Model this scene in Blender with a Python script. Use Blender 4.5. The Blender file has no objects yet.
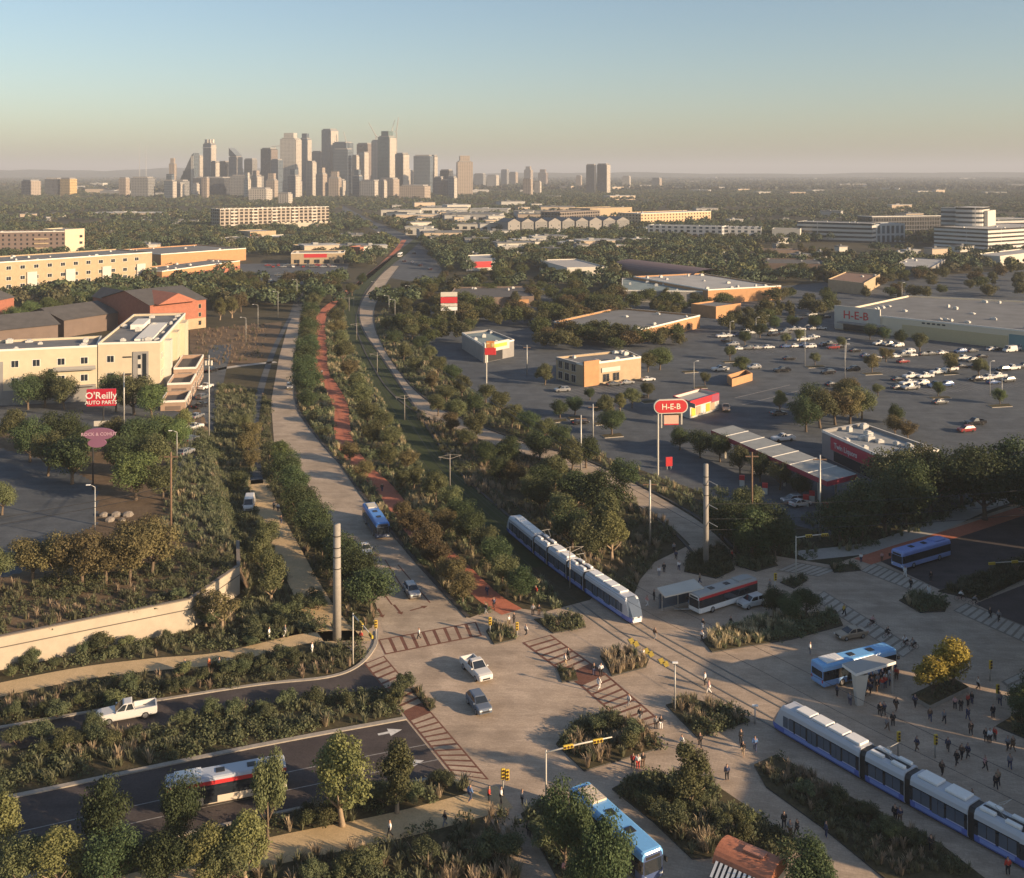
import bpy, math, random
import numpy as np
from mathutils import Vector, Matrix
from mathutils.geometry import tessellate_polygon
rnd = random.Random(7)
RNG = np.random.default_rng(7)
SC = bpy.context.scene
COL = SC.collection
F, CH, HY = 1050.0, 66.0, 171.0          # focal length (px of a 1024 wide frame), camera height, horizon row
PI = math.pi

# ------------------------------------------------------------------ places
def G(x, y, z=0.0):
    k = (CH - z) / (y - HY)
    return Vector(((x - 512) * k, F * k, z))
WALL = [(-95, 128), (-67.7, 138.8), (-56.9, 145), (-46.3, 151), (-42.5, 164)]
def wall_y(X):
    for (a, b), (c, d) in zip(WALL, WALL[1:]):
        if a <= X <= c: return b + (d - b) * (X - a) / (c - a)
    return 128 if X < -95 else 164
def gz(p):                                # raised ground behind the retaining wall on the left
    ex = edge_x(p[1])
    if p[0] > ex or p[1] > 300 or p[1] < wall_y(p[0]): return 0.0
    f = min(1, max(0, (300 - p[1]) / 120.0))
    return 4.0 * f * min(1.0, (ex - p[0]) / 2.5)
def edge_x(Y):
    return -41.0 - max(0, Y - 165) * 0.345
def GP(x, y):
    z = 0.0
    for _ in range(12):
        p = G(x, y, z); z = 0.5 * z + 0.5 * gz(p)
    return Vector((p[0], p[1], gz(p)))
def smooth(pts, n=6):
    out = []
    P = [pts[0]] + list(pts) + [pts[-1]]
    for i in range(1, len(P) - 2):
        a, b, c, d = (np.array(P[j], float) for j in (i - 1, i, i + 1, i + 2))
        for k in range(n):
            t = k / n
            out.append(0.5 * ((2 * b) + (c - a) * t + (2 * a - 5 * b + 4 * c - d) * t * t + (3 * b - a - 3 * c + d) * t ** 3))
    out.append(np.array(pts[-1], float))
    return out

# ------------------------------------------------------------------ objects
KIDS = {}
def link(o, parent=None):
    COL.objects.link(o)
    if parent is not None:
        o.parent = parent; KIDS.setdefault(parent.name, []).append(o)
    return o
def tag(o, label=None, cat=None, group=None, kind=None):
    if label: o['label'] = label
    if cat: o['category'] = cat
    if group: o['group'] = group
    if kind: o['kind'] = kind
    return o
def thing(name, label, cat, loc=(0, 0, 0), rz=0.0, group=None):
    o = bpy.data.objects.new(name, None); o.empty_display_size = 0.5
    o.location = loc; o.rotation_euler = (0, 0, rz)
    link(o); return tag(o, label, cat, group)
def copy_tree(o, parent=None):
    c = o.copy(); link(c, parent)
    for ch in KIDS.get(o.name, []): copy_tree(ch, c)
    return c
def place(proto, used, label, loc, rz=0.0, group=None, scale=None):
    """the first use takes the prototype itself, later ones copy it"""
    o = copy_tree(proto) if proto.name in used else proto
    used.add(proto.name)
    o.location = loc; o.rotation_euler = (0, 0, rz)
    if scale is not None: o.scale = (scale, scale, scale) if not isinstance(scale, tuple) else scale
    o['label'] = label
    if group: o['group'] = group
    return o

class MB:
    def __init__(s): s.v = []; s.f = []; s.m = []
    def add(s, vs, fs, m=0):
        b = len(s.v); s.v.extend(tuple(v) for v in vs)
        for f in fs: s.f.append(tuple(i + b for i in f)); s.m.append(m)
    def box(s, x0, x1, y0, y1, z0, z1, m=0, M=None):
        vs = [Vector(p) for p in ((x0,y0,z0),(x1,y0,z0),(x1,y1,z0),(x0,y1,z0),(x0,y0,z1),(x1,y0,z1),(x1,y1,z1),(x0,y1,z1))]
        if M is not None: vs = [M @ v for v in vs]
        s.add(vs, [(3,2,1,0),(4,5,6,7),(0,1,5,4),(1,2,6,5),(2,3,7,6),(3,0,4,7)], m)
    def prism(s, poly, z0, z1, m=0, mtop=None, bottom=False, inset=0.0):
        poly = [(p[0], p[1]) for p in poly]
        if area(poly) < 0: poly = poly[::-1]
        n = len(poly)
        c = (sum(p[0] for p in poly) / n, sum(p[1] for p in poly) / n)
        vs = [(p[0], p[1], z0) for p in poly] + [(c[0] + (p[0]-c[0])*(1-inset), c[1] + (p[1]-c[1])*(1-inset), z1) for p in poly]
        s.add(vs, [(i, (i+1) % n, n + (i+1) % n, n + i) for i in range(n)], m)
        s.cap(vs[n:], m if mtop is None else mtop)
        if bottom: s.cap(vs[:n][::-1], m)
    def cap(s, pts, m=0):
        pts = [Vector(p) for p in pts]
        if len(pts) <= 4: s.add(pts, [tuple(range(len(pts)))], m); return
        s.add(pts, [up(pts, t) for t in tessellate_polygon([pts])], m)
    def tube(s, pts, rad, n=8, m=0, caps=True):
        pts = [Vector(p) for p in pts]
        if not isinstance(rad, (list, tuple)): rad = [rad] * len(pts)
        b = len(s.v)
        for i, p in enumerate(pts):
            d = (pts[min(i+1, len(pts)-1)] - pts[max(i-1, 0)]).normalized()
            u = d.cross(Vector((0, 0, 1))) if abs(d.z) < .95 else d.cross(Vector((1, 0, 0)))
            u.normalize(); w = d.cross(u)
            for k in range(n):
                a = 2 * PI * k / n
                s.v.append(tuple(p + (u * math.cos(a) + w * math.sin(a)) * rad[i]))
        for i in range(len(pts) - 1):
            for k in range(n):
                q = (k + 1) % n
                s.f.append((b+i*n+k, b+i*n+q, b+(i+1)*n+q, b+(i+1)*n+k)); s.m.append(m)
        if caps:
            s.f.append(tuple(b + k for k in range(n))[::-1]); s.m.append(m)
            e = b + (len(pts) - 1) * n
            s.f.append(tuple(e + k for k in range(n))); s.m.append(m)
    def loft(s, rings, mats=None, capm=0, close=True, caps=True):
        """rings: lists of n points; mats: one material per ring segment"""
        n = len(rings[0]); b = len(s.v)
        for r in rings: s.v.extend(tuple(p) for p in r)
        for i in range(len(rings) - 1):
            for k in range(n if close else n - 1):
                q = (k + 1) % n
                s.f.append((b+i*n+k, b+i*n+q, b+(i+1)*n+q, b+(i+1)*n+k)); s.m.append(mats[k] if mats else 0)
        if caps:
            s.f.append(tuple(b + k for k in range(n))[::-1]); s.m.append(capm)
            e = b + (len(rings) - 1) * n
            s.f.append(tuple(e + k for k in range(n))); s.m.append(capm)
    def build(s, name, mats, parent=None, smooth=False, bevel=0.0):
        me = bpy.data.meshes.new(name)
        me.from_pydata(s.v, [], s.f)
        if not isinstance(mats, (list, tuple)): mats = [mats]
        for m in mats: me.materials.append(m)
        if len(mats) > 1: me.polygons.foreach_set('material_index', s.m)
        if smooth: me.polygons.foreach_set('use_smooth', [True] * len(s.f))
        me.update()
        o = bpy.data.objects.new(name, me); link(o, parent)
        if bevel:
            b = o.modifiers.new('bevel', 'BEVEL'); b.width = bevel; b.segments = 1; b.limit_method = 'ANGLE'
        return o
def area(p): return 0.5 * sum(p[i][0]*p[(i+1) % len(p)][1] - p[(i+1) % len(p)][0]*p[i][1] for i in range(len(p)))
def up(pts, t):
    a, b, c = (pts[i] for i in t)
    return t if (b - a).cross(c - a).z >= 0 else (t[0], t[2], t[1])
def inst(name, me, parent): return link(bpy.data.objects.new(name, me), parent)

# ------------------------------------------------------------------ materials
MATS = {}
def newmat(name):
    m = bpy.data.materials.new(name); m.use_nodes = True
    nt = m.node_tree
    return m, nt, nt.nodes, nt.links, nt.nodes['Principled BSDF']
def N(nt, t, **k):
    n = nt.nodes.new(t)
    for a, b in k.items():
        if a in n.inputs.keys(): n.inputs[a].default_value = b
        else: setattr(n, a, b)
    return n
def mat(name, col, rough=.6, metal=0.0, var=0.0, vs=3.0, spec=None, bump=0.0, coord='Object'):
    """plain paint / stone / metal with a noise in tone and an optional bump"""
    if name in MATS: return MATS[name]
    m, nt, ns, ls, b = newmat(name)
    b.inputs['Base Color'].default_value = (*col, 1); b.inputs['Roughness'].default_value = rough; b.inputs['Metallic'].default_value = metal
    if spec is not None: b.inputs['Specular IOR Level'].default_value = spec
    if var or bump:
        tc = N(nt, 'ShaderNodeTexCoord'); no = N(nt, 'ShaderNodeTexNoise', Scale=vs, Detail=5.0, Roughness=.65)
        ls.new(tc.outputs[coord], no.inputs['Vector'])
        if var:
            mr = N(nt, 'ShaderNodeMapRange'); mr.inputs[1].default_value = .3; mr.inputs[2].default_value = .7
            mr.inputs[3].default_value = 1 - var; mr.inputs[4].default_value = 1 + var
            mx = N(nt, 'ShaderNodeMix', data_type='RGBA', blend_type='MULTIPLY'); mx.inputs[0].default_value = 1
            mx.inputs[6].default_value = (*col, 1)
            ls.new(no.outputs[0], mr.inputs[0]); ls.new(mr.outputs[0], mx.inputs[7]); ls.new(mx.outputs[2], b.inputs['Base Color'])
        if bump:
            bp = N(nt, 'ShaderNodeBump', Strength=bump, Distance=.05); ls.new(no.outputs[0], bp.inputs['Height']); ls.new(bp.outputs[0], b.inputs['Normal'])
    MATS[name] = m; return m
def ground_mat(name, cols, scales, rough=.9, fine=0.12, fs=3.0, joint=None, streak=None):
    """two colours broken up by noise at two sizes; joint=(w,h,darkness) adds paver joints; streak = worn lanes"""
    if name in MATS: return MATS[name]
    m, nt, ns, ls, b = newmat(name)
    b.inputs['Roughness'].default_value = rough; b.inputs['Specular IOR Level'].default_value = .25
    geo = N(nt, 'ShaderNodeNewGeometry')
    n1 = N(nt, 'ShaderNodeTexNoise', Scale=scales[0], Detail=6.0, Roughness=.6); n2 = N(nt, 'ShaderNodeTexNoise', Scale=scales[1], Detail=4.0, Roughness=.6)
    nf = N(nt, 'ShaderNodeTexNoise', Scale=fs, Detail=3.0, Roughness=.7)
    for n in (n1, n2, nf): ls.new(geo.outputs['Position'], n.inputs['Vector'])
    r = N(nt, 'ShaderNodeValToRGB'); e = r.color_ramp.elements
    e[0].position = .36; e[1].position = .64
    e[0].color = (*cols[0], 1); e[1].color = (*cols[1], 1)
    ad = N(nt, 'ShaderNodeMath', operation='ADD'); mu = N(nt, 'ShaderNodeMath', operation='MULTIPLY'); mu.inputs[1].default_value = .5
    ls.new(n1.outputs[0], ad.inputs[0]); ls.new(n2.outputs[0], ad.inputs[1]); ls.new(ad.outputs[0], mu.inputs[0]); ls.new(mu.outputs[0], r.inputs[0])
    mr = N(nt, 'ShaderNodeMapRange'); mr.inputs[1].default_value = .3; mr.inputs[2].default_value = .7; mr.inputs[3].default_value = 1 - fine; mr.inputs[4].default_value = 1 + fine
    ls.new(nf.outputs[0], mr.inputs[0])
    mx = N(nt, 'ShaderNodeMix', data_type='RGBA', blend_type='MULTIPLY'); mx.inputs[0].default_value = 1
    ls.new(r.outputs[0], mx.inputs[6]); ls.new(mr.outputs[0], mx.inputs[7])
    out = mx.outputs[2]
    if joint:
        mp = N(nt, 'ShaderNodeMapping'); mp.inputs['Rotation'].default_value = (0, 0, math.radians(20))
        ls.new(geo.outputs['Position'], mp.inputs['Vector'])
        br = N(nt, 'ShaderNodeTexBrick', Scale=1.0); br.inputs['Brick Width'].default_value = joint[0]; br.inputs['Row Height'].default_value = joint[1]
        br.inputs['Mortar Size'].default_value = joint[3] if len(joint) > 3 else .02
        br.inputs['Color1'].default_value = (1, 1, 1, 1); br.inputs['Color2'].default_value = (.86, .86, .86, 1)
        br.inputs['Mortar'].default_value = (joint[2],) * 3 + (1,)
        ls.new(mp.outputs[0], br.inputs['Vector'])
        m2 = N(nt, 'ShaderNodeMix', data_type='RGBA', blend_type='MULTIPLY'); m2.inputs[0].default_value = 1
        ls.new(out, m2.inputs[6]); ls.new(br.outputs[0], m2.inputs[7]); out = m2.outputs[2]
    ls.new(out, b.inputs['Base Color'])
    if streak:
        mp = N(nt, 'ShaderNodeMapping'); mp.inputs['Rotation'].default_value = (0, 0, math.radians(streak)); mp.inputs['Scale'].default_value = (.025, .55, 1)
        ls.new(geo.outputs['Position'], mp.inputs['Vector']); n3 = N(nt, 'ShaderNodeTexNoise', Scale=1.0, Detail=5.0, Roughness=.7); ls.new(mp.outputs[0], n3.inputs['Vector'])
        n4 = N(nt, 'ShaderNodeTexNoise', Scale=.22, Detail=2.0, Roughness=.5); ls.new(geo.outputs['Position'], n4.inputs['Vector'])
        pr = N(nt, 'ShaderNodeMath', operation='MULTIPLY'); ls.new(n3.outputs[0], pr.inputs[0]); ls.new(n4.outputs[0], pr.inputs[1])
        m5 = N(nt, 'ShaderNodeMapRange'); m5.inputs[1].default_value = .14; m5.inputs[2].default_value = .36; m5.inputs[3].default_value = 1.1; m5.inputs[4].default_value = .78; ls.new(pr.outputs[0], m5.inputs[0])
        m6 = N(nt, 'ShaderNodeMix', data_type='RGBA', blend_type='MULTIPLY'); m6.inputs[0].default_value = 1; ls.new(out, m6.inputs[6]); ls.new(m5.outputs[0], m6.inputs[7]); ls.new(m6.outputs[2], b.inputs['Base Color'])
    bp = N(nt, 'ShaderNodeBump', Strength=.4, Distance=.05); ls.new(nf.outputs[0], bp.inputs['Height']); ls.new(bp.outputs[0], b.inputs['Normal'])
    MATS[name] = m; return m
def leafmat(name, c1, c2, trans=.25):
    """leaves: every leaf card has a tone of its own, every tree a shift of its own"""
    if name in MATS: return MATS[name]
    m, nt, ns, ls, b = newmat(name)
    b.inputs['Roughness'].default_value = .65; b.inputs['Specular IOR Level'].default_value = .2
    geo = N(nt, 'ShaderNodeNewGeometry'); oi = N(nt, 'ShaderNodeObjectInfo')
    no = N(nt, 'ShaderNodeTexNoise', Scale=.45, Detail=2.0); ls.new(geo.outputs['Position'], no.inputs['Vector'])
    a1 = N(nt, 'ShaderNodeMath', operation='MULTIPLY_ADD'); a1.inputs[1].default_value = .55; a1.inputs[2].default_value = -.25
    ls.new(geo.outputs['Random Per Island'], a1.inputs[0])
    a2 = N(nt, 'ShaderNodeMath', operation='ADD'); ls.new(a1.outputs[0], a2.inputs[0]); ls.new(no.outputs[0], a2.inputs[1])
    mx = N(nt, 'ShaderNodeMix', data_type='RGBA'); mx.inputs[6].default_value = (*c1, 1); mx.inputs[7].default_value = (*c2, 1)
    ls.new(a2.outputs[0], mx.inputs[0])
    hs = N(nt, 'ShaderNodeHueSaturation'); 
    h1 = N(nt, 'ShaderNodeMapRange'); h1.inputs[3].default_value = .475; h1.inputs[4].default_value = .515
    v1 = N(nt, 'ShaderNodeMapRange'); v1.inputs[3].default_value = .7; v1.inputs[4].default_value = 1.35
    ls.new(oi.outputs['Random'], h1.inputs[0]); ls.new(oi.outputs['Random'], v1.inputs[0])
    ls.new(h1.outputs[0], hs.inputs['Hue']); ls.new(v1.outputs[0], hs.inputs['Value']); ls.new(mx.outputs[2], hs.inputs['Color'])
    ls.new(hs.outputs[0], b.inputs['Base Color'])
    if trans:
        tr = N(nt, 'ShaderNodeBsdfTranslucent'); ls.new(hs.outputs[0], tr.inputs[0])
        ms = N(nt, 'ShaderNodeMixShader'); ms.inputs[0].default_value = trans
        ls.new(b.outputs[0], ms.inputs[1]); ls.new(tr.outputs[0], ms.inputs[2]); ls.new(ms.outputs[0], ns['Material Output'].inputs[0])
    MATS[name] = m; return m
def facade(name, wall, glass, fx=3.0, fz=3.6, rx=.6, rz=.55, grough=.12, spand=None):
    """a wall with a regular grid of glazed openings, in the object's own metres"""
    if name in MATS: return MATS[name]
    m, nt, ns, ls, b = newmat(name)
    tc = N(nt, 'ShaderNodeTexCoord'); sx = N(nt, 'ShaderNodeSeparateXYZ'); ls.new(tc.outputs['Object'], sx.inputs[0])
    nm = N(nt, 'ShaderNodeSeparateXYZ'); ls.new(tc.outputs['Normal'], nm.inputs[0])
    def M(op, a, bb):
        n = N(nt, 'ShaderNodeMath', operation=op)
        for i, v in enumerate((a, bb)):
            if isinstance(v, (int, float)): n.inputs[i].default_value = v
            else: ls.new(v, n.inputs[i])
        return n.outputs[0]
    u = M('ADD', sx.outputs[0], sx.outputs[1])
    gx = M('LESS_THAN', M('FRACT', M('DIVIDE', M('ADD', u, 1000.3), fx), 0), rx)
    gz_ = M('LESS_THAN', M('FRACT', M('DIVIDE', M('ADD', sx.outputs[2], 1000.0), fz), 0), rz)
    g = M('MULTIPLY', M('MULTIPLY', gx, gz_), M('LESS_THAN', M('ABSOLUTE', nm.outputs[2], 0), .5))
    no = N(nt, 'ShaderNodeTexWhiteNoise', noise_dimensions='3D')
    cb = N(nt, 'ShaderNodeCombineXYZ')
    ls.new(M('FLOOR', M('DIVIDE', u, fx), 0), cb.inputs[0]); ls.new(M('FLOOR', M('DIVIDE', sx.outputs[2], fz), 0), cb.inputs[1]); ls.new(cb.outputs[0], no.inputs[0])
    gl = N(nt, 'ShaderNodeMix', data_type='RGBA', blend_type='MULTIPLY'); gl.inputs[0].default_value = .7; gl.inputs[6].default_value = (*glass, 1); ls.new(no.outputs[0], gl.inputs[7])
    mx = N(nt, 'ShaderNodeMix', data_type='RGBA'); mx.inputs[6].default_value = (*wall, 1); ls.new(gl.outputs[2], mx.inputs[7]); ls.new(g, mx.inputs[0])
    ls.new(mx.outputs[2], b.inputs['Base Color'])
    rg = N(nt, 'ShaderNodeMapRange'); rg.inputs[3].default_value = .75; rg.inputs[4].default_value = grough; ls.new(g, rg.inputs[0]); ls.new(rg.outputs[0], b.inputs['Roughness'])
    sp = N(nt, 'ShaderNodeMapRange'); sp.inputs[3].default_value = .2; sp.inputs[4].default_value = .8; ls.new(g, sp.inputs[0]); ls.new(sp.outputs[0], b.inputs['Specular IOR Level'])
    MATS[name] = m; return m
def glow(name, col, s):
    m, nt, ns, ls, b = newmat(name)
    b.inputs['Base Color'].default_value = (*col, 1); b.inputs['Emission Color'].default_value = (*col, 1); b.inputs['Emission Strength'].default_value = s
    return m

PLAZA = ground_mat('tan_pavers', ((.42,.325,.24), (.52,.41,.31)), (.07, .35), .85, .12, 4.0, (.8, .4, .82, .03), streak=52)
ROADT = ground_mat('tan_road', ((.40,.32,.24), (.48,.39,.3)), (.05, .3), .85, .12, 3.0, (1.2, .6, .85, .03), streak=-75)
PATHT = ground_mat('sand_path', ((.46,.34,.19), (.58,.43,.25)), (.15, .8), .95, .15, 5.0)
ASPH = ground_mat('asphalt', ((.04,.04,.044), (.062,.06,.062)), (.05, .5), .9, .15, 4.0)
ASPW = ground_mat('worn_asphalt', ((.068,.078,.09), (.108,.12,.132)), (.025, .25), .9, .14, 2.0, streak=-12)
ASPB = ground_mat('brown_asphalt', ((.06,.05,.05), (.09,.075,.07)), (.06, .5), .9, .15, 4.0, streak=-15)
REDP = ground_mat('red_path', ((.40,.13,.075), (.50,.18,.11)), (.15, .9), .9, .12, 4.0)
BRICKR = ground_mat('brick_band', ((.16,.07,.05), (.21,.1,.07)), (.3, 1.2), .9, .12, 5.0, (.4, .2, .7, .02))
CONC = ground_mat('concrete', ((.36,.34,.31), (.44,.42,.38)), (.2, 1.0), .85, .08, 4.0)
KERB = ground_mat('kerb_stone', ((.30,.27,.23), (.38,.34,.29)), (.3, 1.2), .85, .08, 4.0)
SOIL = ground_mat('soil', ((.045,.042,.02), (.10,.08,.045)), (.15, .9), 1.0, .3, 2.5)
EARTH = ground_mat('dry_earth', ((.11,.075,.045), (.17,.12,.075)), (.05, .4), 1.0, .25, 2.0)
GRASSG = ground_mat('track_grass', ((.025,.04,.014), (.045,.06,.022)), (.2, 1.2), 1.0, .25, 6.0)
DARKK = mat('dark_kerb', (.05,.048,.045), .8)
WHITEP = mat('white_paint', (.62,.6,.56), .6, var=.2, vs=2)
FADEP = mat('faded_paint', (.26,.25,.24), .8, var=.35, vs=1.5)
YELP = mat('yellow_paint', (.65,.45,.06), .6, var=.2, vs=2)
STEEL = mat('galvanised_steel', (.42,.41,.38), .5, .3, var=.12)
CONPOLE = mat('concrete_pole', (.29,.265,.235), .8, var=.12, vs=1.5)
WOODP = mat('timber_pole', (.16,.10,.065), .9, var=.25, vs=4)
BLACK = mat('black_metal', (.02,.02,.022), .5)
RUBBER = mat('rubber', (.018,.018,.018), .9)
CHROME = mat('alloy', (.5,.5,.5), .3, .8)
GLASS = mat('dark_glass', (.02,.026,.034), .06, 0, spec=.9)
GLASSB = mat('blue_glass', (.085,.11,.15), .1, 0, spec=.9)
BARK = mat('bark', (.13,.095,.065), .95, var=.3, vs=6, bump=.5)
BARKP = mat('pale_bark', (.28,.21,.14), .95, var=.25, vs=6, bump=.5)
WHITE = mat('white_panel', (.78,.77,.74), .4, var=.05)
OFFW = mat('off_white_wall', (.52,.49,.43), .8, var=.06, vs=.4)
CREAM = mat('cream_stucco', (.54,.46,.33), .85, var=.07, vs=.3)
TANW = mat('tan_brick', (.38,.29,.185), .9, var=.12, vs=.5)
ORANGEB = mat('orange_brick', (.42,.23,.11), .9, var=.12, vs=.5)
REDB = mat('red_brick', (.32,.12,.075), .9, var=.14, vs=.6)
GREYW = mat('grey_wall', (.25,.24,.23), .85, var=.1, vs=.3)
BROWNW = mat('brown_wall', (.15,.11,.09), .85, var=.1, vs=.3)
ROOFG = mat('grey_roof', (.155,.158,.16), .9, var=.2, vs=.12)
ROOFD = mat('dark_roof', (.085,.08,.078), .9, var=.2, vs=.3)
ROOFW = mat('pale_roof', (.36,.355,.34), .85, var=.15, vs=.1)
ROOFT = mat('teal_grey_roof', (.18,.23,.23), .85, var=.2, vs=.12)
REDPNT = mat('red_paint', (.5,.035,.04), .4, var=.06)
MAROON = mat('maroon_panel', (.28,.06,.1), .5, var=.08)
BLUEP = mat('blue_paint', (.08,.24,.62), .25, var=.04)
SKYP = mat('sky_blue_paint', (.17,.42,.75), .25, var=.04)
PERI = mat('periwinkle_paint', (.22,.3,.62), .3, var=.04)
TRAMB = mat('tram_blue', (.12,.17,.5), .25, var=.04)
TRAML = mat('tram_lilac', (.42,.44,.62), .3, var=.04)
SIGY = mat('signal_yellow', (.55,.38,.04), .5)
LENS = mat('signal_lens', (.06,.03,.02), .3)
LAMPW = mat('headlamp', (.8,.8,.76), .2)
LAMPR = mat('tail_lamp', (.45,.02,.02), .3)
# ------------------------------------------------------------------ vegetation
L_DARK = leafmat('leaf_dark', (.03,.052,.024), (.088,.115,.05))
L_OLIVE = leafmat('leaf_olive', (.06,.076,.033), (.165,.17,.08))
L_GOLD = leafmat('leaf_gold', (.09,.1,.034), (.22,.215,.09))
L_YEL = leafmat('leaf_yellow', (.15,.125,.022), (.36,.28,.065))
L_RUST = leafmat('leaf_rust', (.09,.078,.036), (.19,.16,.075))
L_GREEN = leafmat('leaf_green', (.052,.085,.03), (.15,.185,.07))
L_SHRUB = leafmat('leaf_shrub', (.05,.07,.036), (.15,.165,.085), .25)
L_STRAW = leafmat('grass_straw', (.22,.18,.11), (.52,.42,.28), .3)
L_GRASSG = leafmat('grass_green', (.085,.1,.055), (.25,.25,.15), .3)
L_FAR = leafmat('leaf_far', (.028,.044,.024), (.082,.096,.05), 0)

def card_mesh(name, cards, mats, midx=None):
    """cards: (n,4,3) array of quads"""
    n = len(cards)
    me = bpy.data.meshes.new(name)
    me.vertices.add(n * 4); me.vertices.foreach_set('co', np.ascontiguousarray(cards, np.float32).ravel())
    me.loops.add(n * 4); me.loops.foreach_set('vertex_index', np.arange(n * 4, dtype=np.int32))
    me.polygons.add(n); me.polygons.foreach_set('loop_start', np.arange(0, n * 4, 4, dtype=np.int32))
    for m in mats: me.materials.append(m)
    if midx is not None: me.polygons.foreach_set('material_index', np.ascontiguousarray(midx, np.int32))
    me.update(calc_edges=True); return me
def leaf_cards(c, nrm, size, rng, asp=.75):
    """square-ish leaf clumps at centres c, facing roughly nrm"""
    n = len(c)
    nrm = nrm + rng.normal(0, .55, (n, 3)); nrm /= np.linalg.norm(nrm, axis=1)[:, None] + 1e-9
    u = np.cross(nrm, rng.normal(0, 1, (n, 3))); u /= np.linalg.norm(u, axis=1)[:, None] + 1e-9
    w = np.cross(nrm, u)
    s = (size * rng.uniform(.6, 1.35, n))[:, None]
    u = u * s * .5; w = w * s * .5 * asp
    bend = nrm * s * .12
    return np.stack([c - u - bend * .4, c - w + bend, c + u - bend * .4, c + w * 1.05 + bend], 1)
def crown(rng, H, R, base, ncl, per, leaf, kind='round'):
    hz = (H - base) / 2; cz = base + hz
    out = []
    for i in range(ncl):
        d = rng.normal(0, 1, 3); d /= np.linalg.norm(d)
        rr = rng.uniform(.35, .82) if i else 0
        rx = R * (1.0 if kind != 'cone' else 1.0)
        c = np.array([d[0] * rx * rr, d[1] * rx * rr, cz + d[2] * hz * rr])
        if kind == 'cone':
            t = (c[2] - base) / (H - base); c[:2] *= 1.25 * (1 - .75 * t)
        if kind == 'oak' and d[2] < -.3: c[2] = cz + abs(d[2]) * hz * rr * .4
        r = R * rng.uniform(.28, .46) * (1 if kind != 'loose' else .8)
        dd = rng.normal(0, 1, (per, 3)); dd /= np.linalg.norm(dd, axis=1)[:, None]
        rad = r * rng.uniform(.5, 1.08, per)[:, None]
        p = c + dd * rad * np.array([1, 1, .8])
        out.append(leaf_cards(p, dd * .9 + np.array([0, 0, .35]), leaf, rng))
    return np.concatenate(out)
TREES = {}
def tree_proto(key, H, R, base, ncl, per, leaf, m, kind='round', bark=BARK, seed=1):
    """builds the meshes of one kind of tree; tree() makes things of them"""
    rng = np.random.default_rng(seed); r2 = random.Random(seed)
    cm = card_mesh('crown', crown(rng, H, R, base, ncl, per, leaf, kind), [m])
    mb = MB(); tr = .035 * H
    lean = (r2.uniform(-.03, .03) * H, r2.uniform(-.03, .03) * H)
    top = (lean[0], lean[1], base + (H - base) * .6)
    mb.tube([(0, 0, -.1), (0, 0, .25), (lean[0] * .4, lean[1] * .4, base * .6), (lean[0] * .7, lean[1] * .7, base), top], [tr * 1.3, tr, tr * .85, tr * .75, tr * .25], 8)
    for i in range(5):
        a = i * 2.4 + r2.random(); z0 = base * r2.uniform(.75, 1.15); l = R * r2.uniform(.5, .8)
        b0 = (lean[0] * .7, lean[1] * .7, z0)
        mb.tube([b0, (b0[0] + math.cos(a) * l * .5, b0[1] + math.sin(a) * l * .5, z0 + l * .45), (b0[0] + math.cos(a) * l, b0[1] + math.sin(a) * l, z0 + l * 1.0)], [tr * .5, tr * .35, tr * .12], 5)
    t = mb.build('trunk', bark, None, True); tm = t.data; bpy.data.objects.remove(t)
    TREES[key] = (cm, tm, H, R)
for i in range(3):
    tree_proto(f'dark{i}', 8, 4.3, 1.9, 30, 320, .27, L_DARK, 'round', BARK, 11 + i)
    tree_proto(f'olive{i}', 7.5, 3.7, 1.8, 28, 300, .26, L_OLIVE, 'round', BARK, 21 + i)
    tree_proto(f'green{i}', 8, 4.2, 1.8, 28, 320, .27, L_GREEN, 'round', BARK, 31 + i)
    tree_proto(f'rust{i}', 7, 3.4, 1.7, 26, 280, .25, L_RUST, 'round', BARK, 41 + i)
    tree_proto(f'gold{i}', 8, 2.9, 1.6, 30, 290, .24, L_GOLD, 'cone', BARKP, 51 + i)
    tree_proto(f'yellow{i}', 7, 2.9, 1.6, 26, 170, .3, L_YEL, 'cone', BARK, 151 + i)
    tree_proto(f'slim{i}', 8.5, 2.7, 1.5, 30, 290, .24, L_OLIVE, 'cone', BARKP, 61 + i)
    tree_proto(f'sparse{i}', 8, 3.2, 2.6, 20, 110, .3, L_RUST, 'loose', BARKP, 71 + i)
    tree_proto(f'obush{i}', 2.4, 1.5, .25, 14, 240, .15, L_OLIVE, 'round', BARK, 91 + i)
    tree_proto(f'bush{i}', 2.6, 1.6, .25, 14, 260, .15, L_SHRUB, 'round', BARK, 81 + i)
NTREE = [0]; TREEPOS = []
def tree(key, loc, H, label, group=None, cat='tree', name='tree', wide=1.0):
    NTREE[0] += 1
    if key[-1] not in '012': key += str(NTREE[0] % 3)
    cm, tm, H0, R0 = TREES[key]
    o = thing(name, label, cat, loc, rnd.uniform(0, 6.28), group)
    s = H / H0; o.scale = (s * wide * rnd.uniform(.87, 1.13), s * wide * rnd.uniform(.87, 1.13), s * rnd.uniform(.95, 1.05))
    inst('trunk', tm, o); inst('crown', cm, o)
    TREEPOS.append((loc[0], loc[1], R0 * s * wide)); return o
ORD = 'nearest second third fourth fifth sixth seventh eighth ninth tenth eleventh twelfth thirteenth fourteenth fifteenth sixteenth seventeenth eighteenth nineteenth twentieth'.split()
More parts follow.
